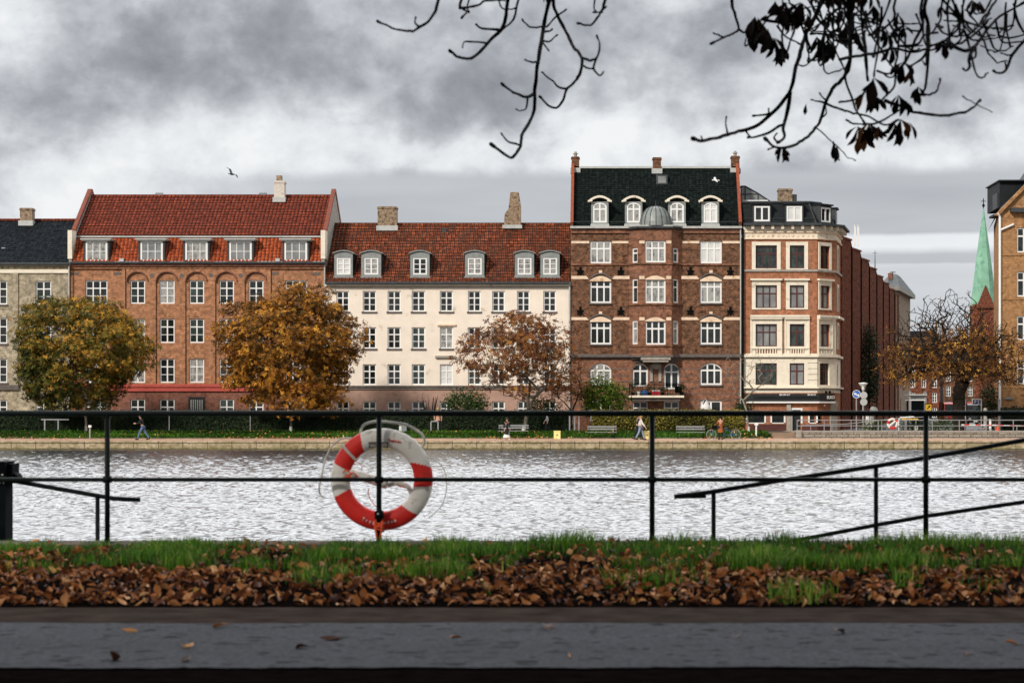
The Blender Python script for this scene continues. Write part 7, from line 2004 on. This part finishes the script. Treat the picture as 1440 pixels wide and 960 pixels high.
def bollard(px, yt, yb, Yb, lb):
    zb = Z(yb,Yb); t = thing('bollard', (X(px,Yb), Yb, zb), lb, 'bollard', 'white marker posts on the far bank'); x = X(px,Yb)
    mb = MB(); mb.tube([(x,Yb,zb-.1),(x,Yb,Z(yt,Yb))], .06, 10); mb.build('post', M['stone_grey'] if px < 500 else M['white_paint'], t)
    mb = MB(); w_ = .1 if px < 500 else .13; mb.box(x-w_, x+w_, Yb-.09, Yb+.09, Z(yt,Yb)-.04, Z(yt,Yb)+.12); mb.build('head', M['white_paint'], t)
bollard(126.5, 600, 620, 151.0, 'grey marker post with white head under the green-gold chestnut tree')
bollard(1063.5, 597, 612, 153.0, 'white T-headed marker post beside the slender bare tree')
def frame_stand(pxs, yt, lb, Yb=158.3, mat='steel_pale'):
    t = thing('metal_frame', (X(pxs[0],Yb), Yb, GZ), lb, 'metal frame')
    for p in pxs[1:3] if len(pxs) > 3 else pxs:
        mb = MB(); mb.box(X(p,Yb)-.05, X(p,Yb)+.05, Yb-.05, Yb+.05, GZ-.05, Z(yt,Yb)); mb.build('post', M[mat], t)
    mb = MB(); mb.box(X(pxs[0],Yb), X(pxs[-1],Yb), Yb-.05, Yb+.05, Z(yt,Yb), Z(yt,Yb)+.09); mb.build('crossbar', M[mat], t)
frame_stand([58,63,82,97], 590.5, 'pale metal frame with a crossbar in front of the hedge at the left')
frame_stand([801,808,814], 583, 'tall pale metal frame at the end of the dark hedge')
frame_stand([606,616], 593, 'small pale board frame beside the person in pinkish top', 158.0)
for px, lb, m_ in ((350,'thin pale pole before the dark hedge right of the golden tree','steel_pale'), (236,'thin pole before the dark hedge under the rose brick house','steel_pale')):
    t = thing('pole', (X(px+2,159), 159, GZ), lb, 'pole'); mb = MB(); mb.tube([(X(px+2,159),159,GZ),(X(px+2,159),159,Z(575,159))], .04, 6); mb.build('shaft', M[m_], t)
    mb = MB(); mb.ball((X(px+2,159),159,Z(575,159)), .06); mb.build('cap', M['stone_grey'], t)
t = thing('litter_bin', (X(567,152.6), 152.6, QZ), 'grey bin with a pale blue side above the lifebuoy', 'bin'); mb = MB(); y = 157.5
t.location = (X(567,y), y, GZ); WO[t.name] = Vector(t.location)
mb.box(X(562,y), X(572,y), y-.2, y+.2, GZ, Z(597,y)); mb.build('bin_body', M['zinc'], t)
mb = MB(); mb.box(X(562,y)-.02, X(565,y), y-.22, y-.201, GZ+.05, Z(599,y)); mb.build('panel', M['car_white'], t)
mb = MB(); mb.box(X(561,y), X(573,y), y-.25, y+.25, Z(597,y), Z(596,y)); mb.build('lid', M['zinc_pale'], t)

# bicycle
def bicycle(px, Yb, zb, label, r=.34, gap=1.72, mat='steel_pale'):
    x = X(px,Yb); t = thing('bicycle', (x, Yb, zb), label, 'bicycle')
    a, b = x-gap/2, x+gap/2
    for wx in (a, b):
        mb = MB(); mb.tube([(wx+r*math.cos(2*PI*k/28), Yb, zb+r+r*math.sin(2*PI*k/28)) for k in range(29)], .022, 6); w = mb.build('wheel', M['steel_pale'], t)
        mb = MB()
        for k in range(10): mb.tube([(wx,Yb,zb+r),(wx+r*math.cos(2*PI*k/10),Yb,zb+r+r*math.sin(2*PI*k/10))], .005, 3)
        mb.tube([(wx,Yb-.04,zb+r),(wx,Yb+.04,zb+r)], .03, 8); mb.build('spokes', M['zinc_pale'], w)
    mb = MB(); bb = (x+.05,Yb,zb+.30); st = (x+.25,Yb,zb+.85); hd = (x-.42,Yb,zb+.88)
    mb.tube([(b,Yb,zb+r),bb,hd], .02, 6); mb.tube([bb,st], .018, 6); mb.tube([(b,Yb,zb+r),(st[0],Yb,zb+.7)], .014, 6); mb.tube([(st[0]-.02,Yb,zb+.72),hd], .018, 6); mb.tube([(hd[0]-.03,Yb,zb+1.0),hd,(a,Yb,zb+r)], .018, 6); mb.build('frame', M['cloth_blue'], t)
    mb = MB(); mb.tube([(hd[0]+.15,Yb-.28,zb+1.02),(hd[0]-.04,Yb-.1,zb+1.04),(hd[0]-.04,Yb+.1,zb+1.04),(hd[0]+.15,Yb+.28,zb+1.02)], .015, 6); mb.build('handlebar', M['zinc_pale'], t)
    mb = MB(); mb.ball((st[0]+.03,Yb,zb+.93), .15,.08,.04,10); mb.build('saddle', M['iron_black'], t)
    mb = MB(); mb.box(hd[0]-.38, hd[0]-.06, Yb-.18, Yb+.18, zb+.74, zb+.98); mb.build('basket', M['iron_black'], t)
    mb = MB(); mb.box(b-.3, b+.22, Yb-.07, Yb+.07, zb+.72, zb+.75); mb.build('rack', M['zinc_dark'], t)
    mb = MB(); mb.tube([(bb[0],Yb-.12,zb+.2),(bb[0],Yb,zb+.3),(bb[0],Yb+.12,zb+.4)], .015, 5); mb.build('crank', M['zinc_dark'], t)
bicycle(1017.5, 150.7, far_z(150.7), 'bicycle with dark front basket and pale wheels on the far promenade')

# signs and lamp at the corner
def pole_thing(name, label, cat, px, yt, Yb, r=.05, mat='steel_pale', base=None):
    b = GZ if base is None else base; t = thing(name, (X(px,Yb), Yb, b), label, cat); mb = MB(); mb.tube([(X(px,Yb),Yb,b-.02),(X(px,Yb),Yb,Z(yt,Yb))], r, 8); mb.build('pole', M[mat], t); return t
def disc(parent, name, mat, px, py, r, Yd, th=.03):
    mb = MB(); mb.lathe((X(px,Yd), Yd, Z(py,Yd)), [(0,-th),(r,-th),(r,0),(0,0)], 24, 'y'); return mb.build(name, M[mat], parent)
YS = 160.0
t = pole_thing('road_sign', 'blue and white round road sign on a pole left of the street lamp', 'road sign', 1204.3, 548, YS)
d = disc(t, 'sign_disc', 'sign_blue', 1204.3, 554, .29, YS-.06)
mb = MB(); x, z = X(1204.3,YS), Z(554,YS); y = YS-.1
mb.tube([(x+.29*math.cos(2*PI*k/24),y+.01,z+.29*math.sin(2*PI*k/24)) for k in range(25)], .022, 5)
mb.prism_y([(x-.21,z+.02),(x-.10,z+.15),(x-.08,z+.06),(x+.02,z+.06),(x+.02,z-.02),(x-.08,z-.02),(x-.10,z-.1)], y-.006, y)
mb.prism_y([(x+.22,z-.08),(x+.11,z+.04),(x+.10,z-.04),(x-.02,z-.04),(x-.02,z-.12),(x+.10,z-.12),(x+.11,z-.2)], y-.008, y-.002)
mb.build('arrows', M['white_paint'], d)
t = pole_thing('street_lamp', 'street lamp with a wide cone shade and two round signs on its pole', 'street lamp', 1213.8, 548, YS, .075)
mb = MB(); x = X(1213.8,YS); z = Z(538.5,YS)
mb.lathe((x,YS,0), [(.34,z),(.36,z-.03),(.12,z-.26),(.07,z-.5)], 18); mb.lathe((x,YS,0), [(.0,z+.05),(.34,z)], 18); mb.build('lamp_shade', M['white_paint'], t)
for sg in (-1,1):
    mb = MB(); mb.tube([(x+.3*sg,YS,z-.04),(x+.06*sg,YS,z-.58)], .015, 5); mb.build('bracket', M['steel_pale'], t)
disc(t, 'sign_disc', 'sign_grey', 1214.6, 555.5, .27, YS-.09); disc(t, 'sign_disc', 'sign_grey', 1214.6, 565, .27, YS-.09)
t = pole_thing('round_sign', 'back of a round grey sign standing low between the street lamp and the lifebuoy', 'road sign', 1228.5, 578, YS+2)
disc(t, 'sign_disc', 'sign_grey', 1228.5, 577, .31, YS+1.9)
t = pole_thing('yellow_sign', 'square yellow sign with a black arrow beside the red van', 'road sign', 1306, 577, 162, .04)
mb = MB(); y = 161.9; mb.box(X(1300.3,y), X(1310.8,y), y-.03, y, Z(578,y), Z(567,y)); b_ = mb.build('sign_frame', M['iron_black'], t)
mb = MB(); mb.box(X(1301.2,y), X(1309.9,y), y-.04, y-.031, Z(577.2,y), Z(568.2,y)); mb.build('sign_plate', M['sign_yellow'], t)
mb = MB(); x, z = X(1305.6,y), Z(572.6,y); mb.prism_y([(x-.13,z-.12),(x-.07,z-.15),(x+.07,z+.02),(x+.12,z-.02),(x+.13,z+.14),(x-.02,z+.12),(x+.02,z+.07)], y-.05, y-.041); mb.build('arrow', M['iron_black'], t)
yb = 163.0; t = thing('parking_sign', (X(1373,yb), yb, GZ), 'white-framed blue board with white letters on two posts by the plane tree', 'road sign')
mb = MB(); mb.box(X(1366.5,yb), X(1380.5,yb), yb-.04, yb, Z(569,yb), Z(560.5,yb)); b_ = mb.build('board', M['white_paint'], t)
mb = MB(); mb.box(X(1368,yb), X(1379,yb), yb-.05, yb-.041, Z(568,yb), Z(562,yb)); mb.build('board_field', M['sign_navy'], t)
text_mesh('P 2', .30, 'white_paint', t, (X(1373.5,yb), yb-.055, Z(565,yb)), name='lettering')
for px in (1357.5, 1380): mb = MB(); mb.tube([(X(px,yb),yb+.03,GZ),(X(px,yb),yb+.03,Z(561,yb))], .05, 6); mb.build('post', M['white_paint'], t)
# shelter-like kiosk
yk = 176.0; t = thing('kiosk', (X(1291,yk), yk, GZ), 'dark kiosk with pale posts and small top panes at the street mouth', 'kiosk')
mb = MB(); mb.box(X(1281,yk), X(1300,yk), yk, yk+2.5, GZ, Z(563,yk)); mb.build('cabin', M['post_green'], t)
for px in (1279.5, 1301): mb = MB(); mb.box(X(px,yk)-.1, X(px,yk)+.1, yk-.1, yk+.1, GZ, Z(550,yk)); mb.build('post', M['steel_pale'], t)
mb = MB(); mb.box(X(1279,yk), X(1301,yk), yk-.12, yk+2.6, Z(563,yk), Z(561.8,yk)); mb.build('lintel', M['white_paint'], t)
mb = MB(); mb.box(X(1281,yk), X(1300,yk), yk-.02, yk, Z(561.8,yk), Z(556,yk)); mb.build('pane', M['glass_grey'], t)
mb = MB(); mb.box(X(1278,yk), X(1303,yk), yk-.3, yk+2.8, Z(556,yk), Z(554,yk)); mb.build('roof', M['zinc_pale'], t)
# white box shapes under the round sign
t = thing('cabinet', (X(1223,162.5), 162.5, GZ), 'white twin utility cabinet under the round grey sign', 'cabinet')
for px in (1219.8, 1224.9): mb = MB(); mb.box(X(px-2.1,162.5), X(px+2.1,162.5), 162.3, 162.7, GZ, Z(584,162.5)); c_ = mb.build('door', M['white_paint'], t)
mb = MB(); mb.box(X(1217,162.5), X(1227.6,162.5), 162.25, 162.8, Z(584,162.5), Z(583.2,162.5)); mb.build('lid', M['zinc_pale'], t)

# ================================================================ vehicles
def car(name, label, cat, px, Yv, w, l, h, mat, rot=0.0, van=False, roof_sign=None, gz=GZ, group=None):
    x = X(px,Yv); t = thing(name, (x, Yv, gz), label, cat, group); t.rotation_euler = (0,0,rot)
    def add(nm, mb, m, parent=t, smooth=False):
        o = bpy.data.objects.new(nm, mb.mesh(nm, M[m], (0,0,0), smooth)); COL.objects.link(o); o.parent = parent; return o
    # local: +y away from camera, front at -y
    hw = w/2; f = -l/2; b = l/2
    if van: prof = [(f,.35),(f-.02,.75),(f+.12,1.15),(f+.75,h*.93),(f+1.1,h),(b-.15,h),(b,h-.2),(b,.35)]; bel = 1.15
    else: prof = [(f,.35),(f-.02,.62),(f+.15,.80),(f+1.15,.95),(f+1.9,h),(b-1.3,h),(b-.5,1.0),(b,.9),(b,.35)]; bel = .95
    mb = MB(); n = len(prof); tw = lambda z: hw if z < bel else hw*(1-.16*(z-bel)/(h-bel))
    vs = [(-tw(z), y, z) for y, z in prof]+[(tw(z), y, z) for y, z in prof]
    mb.add(vs, [tuple(range(n)), tuple(reversed(range(n,2*n)))]+[(i, n+i, n+(i+1)%n, (i+1)%n) for i in range(n)]); add('body', mb, mat)
    mb = MB(); (y0,z0),(y1,z1) = (prof[2],prof[3]) if van else (prof[3],prof[4])
    g = .06; nz = .02
    def onp(s, q): y = y0+(y1-y0)*q; z = z0+(z1-z0)*q; return (s*(tw(z)-.10), y-nz, z+nz)
    mb.quad(onp(-1,.12), onp(1,.12), onp(1,.92), onp(-1,.92)); add('windscreen', mb, 'glass_dark')
    for s in (-1,1):
        mb = MB(); zb_, zt_ = bel+.06, h-.12; ya, yb_ = (f+.6, b-.4) if van else (f+1.7, b-1.1)
        mb.quad((s*(tw(zb_)+.012),ya-.3,zb_),(s*(tw(zb_)+.012),yb_,zb_),(s*(tw(zt_)+.012),yb_-.2,zt_),(s*(tw(zt_)+.012),ya+.1,zt_)); add('side_window', mb, 'glass_dark')
        mb = MB(); mb.ball((s*(hw-.22), f-.01, .68), .15,.05,.08,10); add('headlight', mb, 'zinc_pale')
        for wy in (f+.75, b-.75):
            mb = MB(); mb.lathe((s*(hw-.13),wy,.32), [(.1,-.1),(.32,-.1),(.32,.1),(.1,.1)], 18, 'x'); wl_ = add('wheel', mb, 'tyre')
            mb = MB(); mb.lathe((s*(hw-.02),wy,.32), [(0,-.02),(.2,-.02),(.2,.02),(0,.02)], 14, 'x'); add('rim', mb, 'zinc_pale', wl_)
        mb = MB(); mb.box(s*(hw+.02)-.1, s*(hw+.02)+.1, f+1.0, f+1.15, bel+.02, bel+.18); add('mirror', mb, 'iron_black')
    mb = MB(); mb.box(-hw+.05, hw-.05, f-.08, f+.1, .30, .52); add('bumper', mb, 'iron_black')
    mb = MB(); mb.box(-.26, .26, f-.10, f-.081, .36, .47); add('number_plate', mb, 'white_paint')
    if roof_sign: mb = MB(); mb.box(-hw*.7, hw*.75, f+1.9, f+2.1, h+.01, h+.13); add('roof_bar', mb, roof_sign)
    return t
car('red_van', 'red van facing the lake under the plane tree at the street mouth', 'van', 1334.5, 235, 1.75, 4.4, 2.35, 'car_red', .0, True)
car('black_van', 'dark van with a reddish roof edge standing below the blue parking board', 'van', 1367, 215, 1.65, 4.6, 2.2, 'car_black', .0, True, 'car_red')
yb = 160.5; t = thing('work_barrier', (X(1282,yb), yb, GZ), 'low white work barrier with a yellow board right of the small distant lifebuoy', 'barrier')
mb = MB(); mb.tube([(X(1264,yb),yb,GZ),(X(1264,yb),yb,Z(590,yb)),(X(1266,yb),yb,Z(587.5,yb)),(X(1284,yb),yb,Z(586,yb)),(X(1287,yb),yb,Z(587,yb))], .06, 8); mb.build('frame', M['white_paint'], t, smooth=True)
mb = MB(); mb.box(X(1268,yb), X(1291,yb), yb-.1, yb-.06, Z(590.2,yb), Z(588.2,yb)); mb.build('board', M['sign_yellow'], t)
for px in (1272, 1288): mb = MB(); mb.tube([(X(px,yb),yb-.04,GZ),(X(px,yb),yb-.04,Z(588.5,yb))], .035, 6); mb.build('leg', M['zinc'], t)
mb = MB(); mb.box(X(1285,yb), X(1290,yb), yb-.3, yb+.1, GZ, Z(598,yb)); mb.build('foot_weight', M['white_paint'], t)
# far lifebuoy on the plaza railing
YL = 153.55; x, z = X(1255,YL), Z(595.5,YL)
t = thing('lifebuoy', (x, YL, z-.4), 'small distant red and white lifebuoy on the plaza railing', 'lifebuoy')
mb = MB(); NU, NV = 40, 10; R1, r1 = .33, .085
mb.v = [(x+(R1+r1*math.cos(2*PI*j/NV))*math.cos(2*PI*i/NU), YL+r1*.8*math.sin(2*PI*j/NV), z+(R1+r1*math.cos(2*PI*j/NV))*math.sin(2*PI*i/NU)) for i in range(NU) for j in range(NV)]
for i in range(NU):
    for j in range(NV):
        mb.f.append((i*NV+j, ((i+1)%NU)*NV+j, ((i+1)%NU)*NV+(j+1)%NV, i*NV+(j+1)%NV)); a = 360*i/NU; mb.m.append(1 if (20<a<60 or 140<a<180 or 225<a<315) else 0)
mb.build('ring', [M['buoy_white'], M['buoy_red']], t, smooth=True)
mb = MB(); mb.tube([(x-.24,YL-.03,z-.18),(x,YL-.05,z+.02),(x+.2,YL-.03,z+.2)], .07, 8); mb.build('rescue_bag', M['buoy_white'], t)
# posts and cone near the barrier
def post(px, yt, yb, mat, lb, Yb=157.0, r=.09):
    t = thing('marker_post', (X(px,Yb), Yb, GZ), lb, 'post'); mb = MB(); x = X(px,Yb); mb.tube([(x,Yb,GZ),(x,Yb,Z(yt,Yb)-.05)], r, 10); mb.build('shaft', M[mat], t)
    mb = MB(); mb.ball((x,Yb,Z(yt,Yb)-.05), r*1.15); mb.build('head', M[mat], t)
post(1385.5, 575, 606, 'stone_grey', 'tall pale round-topped post in front of the dark conifer', r=.13)
post(1392.5, 590, 606, 'white_paint', 'short white post right of the tall pale post')
post(1405, 562, 600, 'steel_pale', 'pale grey post at the foot of the white drainpipe', 162, .1)
t = thing('traffic_cone', (X(1403,156), 156, GZ), 'orange-red traffic cone behind the barrier rail', 'cone'); mb = MB(); mb.lathe((X(1403,156),156,GZ), [(.17,0),(.14,.08),(.04,.62),(.0,.64)], 12); mb.build('cone', M['rope_orange'], t)
mb = MB(); mb.box(X(1403,156)-.2, X(1403,156)+.2, 155.8, 156.2, GZ, GZ+.04); mb.build('foot', M['iron_black'], t)

# ================================================================ things on the balcony of the dark brick house
zb = Z(556,Y4); yb = Y4-.9
def on_bal(name, label, cat, px): return thing(name, (X(px,yb), yb, zb), label, cat)
t = on_bal('red_box', 'red box with a white lid on the balcony of the dark brick house', 'box', 922)
mb = MB(); mb.box(X(917,yb), X(928,yb), yb-.2, yb+.2, zb, zb+.34); mb.build('body', M['cloth_red'], t); mb = MB(); mb.box(X(916.5,yb), X(928.5,yb), yb-.23, yb+.23, zb+.341, zb+.42); mb.build('lid', M['white_paint'], t)
t = on_bal('blue_bag', 'blue bag on the left part of the balcony', 'bag', 906); mb = MB(); mb.ball((X(906.5,yb),yb,zb+.2), .28,.2,.22,12); mb.build('bag', M['cloth_blue'], t, smooth=True); mb = MB(); mb.tube([(X(904,yb),yb,zb+.35),(X(906.5,yb),yb,zb+.55),(X(909,yb),yb,zb+.35)], .02, 5); mb.build('handle', M['cloth_blue'], t)
t = on_bal('white_pot', 'white pot between the blue bag and the left balcony corner', 'pot', 898); mb = MB(); mb.lathe((X(898,yb),yb,zb), [(.1,0),(.14,.3),(.16,.32),(.12,.33)], 12); mb.build('pot', M['white_paint'], t)
t = on_bal('black_chair', 'rounded black chair at the right end of the balcony', 'chair', 954); mb = MB(); mb.lathe((X(954,yb),yb,zb), [(.26,.2),(.30,.45),(.26,.75),(.22,.75),(.24,.45)], 14, 'z', 0, PI*1.2); mb.build('backrest', M['iron_black'], t)
mb = MB(); mb.lathe((X(954,yb),yb,zb), [(0,.36),(.26,.36),(.26,.3),(0,.3)], 14); mb.build('seat', M['iron_black'], t)
for a in (.7,2.3,3.9,5.5): mb = MB(); mb.tube([(X(954,yb)+.18*math.cos(a),yb+.18*math.sin(a),zb),(X(954,yb)+.18*math.cos(a),yb+.18*math.sin(a),zb+.3)], .02, 5); mb.build('leg', M['iron_black'], t)
def potted(px, lb, seed, h=.5):
    t = on_bal('potted_plant', lb, 'plant', px); x = X(px,yb); mb = MB(); mb.lathe((x,yb,zb), [(.12,0),(.17,.25),(.19,.27),(.14,.27)], 12); mb.build('pot', M['iron_black'], t)
    rg = np.random.default_rng(seed); n = 160; C = np.array([x,yb,zb+.3+h*.5])+rg.normal(0,1,(n,3))*np.array([.2,.12,h*.3])
    o = bpy.data.objects.new('foliage', leaves_mesh('foliage', C, np.tile([0,-.5,.5],(n,1)), .14, M['leaf_dark_green'], rg.uniform(.3,1,n), rg, 1, 0, .5)); link(o, t, (0,0,0)); o.location = -WO[t.name]
potted(890, 'potted plant at the left corner of the balcony', 81, .8); potted(913, 'potted plant between the blue bag and the red box', 82); potted(958, 'potted plant hanging at the right corner of the balcony', 83, .6); potted(932, 'dark planter in the middle of the balcony', 84, .4)
t = thing('closed_parasol', (X(992,164), 164, GZ), 'closed white parasol in front of the lower right window of the dark brick house', 'parasol')
mb = MB(); x = X(992,164); mb.lathe((x,164,0), [(.30,Z(580,164)),(.42,Z(578,164)),(.38,Z(572,164)),(.18,Z(564,164)),(.03,Z(560.5,164))], 12); mb.build('canopy', M['cloth_white'], t)
mb = MB(); mb.tube([(x,164,GZ),(x,164,Z(559.5,164))], .03, 6); mb.build('pole', M['zinc_pale'], t)
mb = MB(); mb.tube([(X(987,164),163.8,Z(580,164)),(X(990,164),163.8,Z(565,164)),(X(992,164),163.8,Z(561,164))], .05, 6); mb.build('strap', M['iron_black'], t)

# ================================================================ birds
def gull(px, py, Yb, label, span, rot, up, mat1, mat2, tilt=0.0, perch=False):
    x, z = X(px,Yb), Z(py,Yb); t = thing('gull', (x, Yb, z), label, 'bird'); t.rotation_euler = (tilt, 0, rot)
    def add(nm, mb, m): o = bpy.data.objects.new(nm, mb.mesh(nm, M[m], (0,0,0), True)); COL.objects.link(o); o.parent = t
    mb = MB(); mb.lathe((0,0,0), [(.0,-.22),(.03,-.20),(.065,-.08),(.07,.05),(.045,.16),(.05,.2),(.035,.245),(.008,.29),(0,.30)], 10, 'x'); add('body', mb, mat1)
    for s in (-1, 1):
        mb = MB()
        if span > 0:
            P = [(0,.05*s,.02),(0,span*.28*s,up*.8),(-.05,span*.5*s,up*.55)]
            ch = [.12,.11,.02]; vs = []
            for (a,b,c_), w_ in zip(P, ch): vs += [(a+w_,b,c_),(a-w_,b,c_-.01),(a-w_*.2,b,c_+.015)]
            fs = []
            for i in range(2):
                o_ = i*3
                for q in range(3): fs.append((o_+q, o_+(q+1)%3, o_+3+(q+1)%3, o_+3+q))
            mb.add(vs, fs)
        else:
            mb.ball((-.06,.05*s,.01), .17,.025,.05,10)
        add('wing', mb, mat2)
    mb = MB(); mb.prism_z([(-.18,-.03),(-.34,-.06),(-.34,.06),(-.18,.03)], -.01, .01); add('tail', mb, mat1)
gull(326, 245, 140, 'dark gull flying above the rose brick house ridge', 1.2, R(60), .22, 'gull_dark', 'gull_dark', R(38))
gull(1006, 253.5, 160, 'white gull flying in front of the black slate roof', .7, R(200), .1, 'gull_white', 'gull_white', R(-40))
gull(47, 636.5, 140, 'white gull swimming near the far quay at the left', 0, R(10), 0, 'gull_white', 'gull_white'); gull(84, 644, 125, 'white gull swimming nearer, right of the other one', 0, R(170), 0, 'gull_white', 'gull_white')
bpy.context.view_layer.update()

# ---------------------------------------------------------------- one object per separate piece of a repeated part
def split_pieces(names, gap=.10):
    for o in list(S.objects):
        if o.type != 'MESH' or o.name.split('.')[0] not in names or o.data.users > 1: continue
        me = o.data; n = len(me.vertices); lab = list(range(n))
        def find(a):
            while lab[a] != a: lab[a] = lab[lab[a]]; a = lab[a]
            return a
        for e in me.edges:
            a, b = find(e.vertices[0]), find(e.vertices[1])
            if a != b: lab[a] = b
        isl = {}
        for v in range(n): isl.setdefault(find(v), []).append(v)
        B = []
        for r_, vs in isl.items():
            P = np.array([me.vertices[v].co[:] for v in vs]); B.append([P.min(0)-gap/2, P.max(0)+gap/2, {r_}])
        ch_ = True
        while ch_:
            ch_ = False
            for i in range(len(B)):
                for j in range(i+1, len(B)):
                    if (B[i][0] <= B[j][1]).all() and (B[j][0] <= B[i][1]).all():
                        B[i] = [np.minimum(B[i][0],B[j][0]), np.maximum(B[i][1],B[j][1]), B[i][2]|B[j][2]]; B.pop(j); ch_ = True; break
                if ch_: break
        if len(B) < 2: continue
        root = {v: find(v) for v in range(n)}
        base = o.name.split('.')[0]
        for k, (_, _, rs) in enumerate(B):
            idx = {}; V = []; Fc = []
            for p in me.polygons:
                if root[p.vertices[0]] in rs:
                    f = []
                    for v in p.vertices:
                        if v not in idx: idx[v] = len(V); V.append(me.vertices[v].co[:])
                        f.append(idx[v])
                    Fc.append(f)
            m2 = bpy.data.meshes.new(base); m2.from_pydata(V, [], Fc)
            for m_ in me.materials: m2.materials.append(m_)
            if me.polygons[0].use_smooth: m2.polygons.foreach_set('use_smooth', [True]*len(Fc))
            if k == 0: o.data = m2
            else:
                c = bpy.data.objects.new(base, m2); COL.objects.link(c); c.parent = o.parent; c.location = o.location; c.rotation_euler = o.rotation_euler
split_pieces({'window_surround','window_hood','stone_band','gable_coping','gable_wall','kneeler','lintel','arch_moulding','pier','balustrade','stucco_pier','upper_cornice','cornice_bracket',
  'string_course','rustication_band','dormer_cheek','snow_guard','carved_panel','bolt','wall_emblem','antenna_panel','red_stripes','head','plinth','fascia','awning_rail','lead_roll','arrows','bracket','recess_shade','parapet_coping','frieze_ornament','stucco_joint','nose_and_ears','eyes_and_mouth','shoes','door_grille'})
bpy.context.view_layer.update()
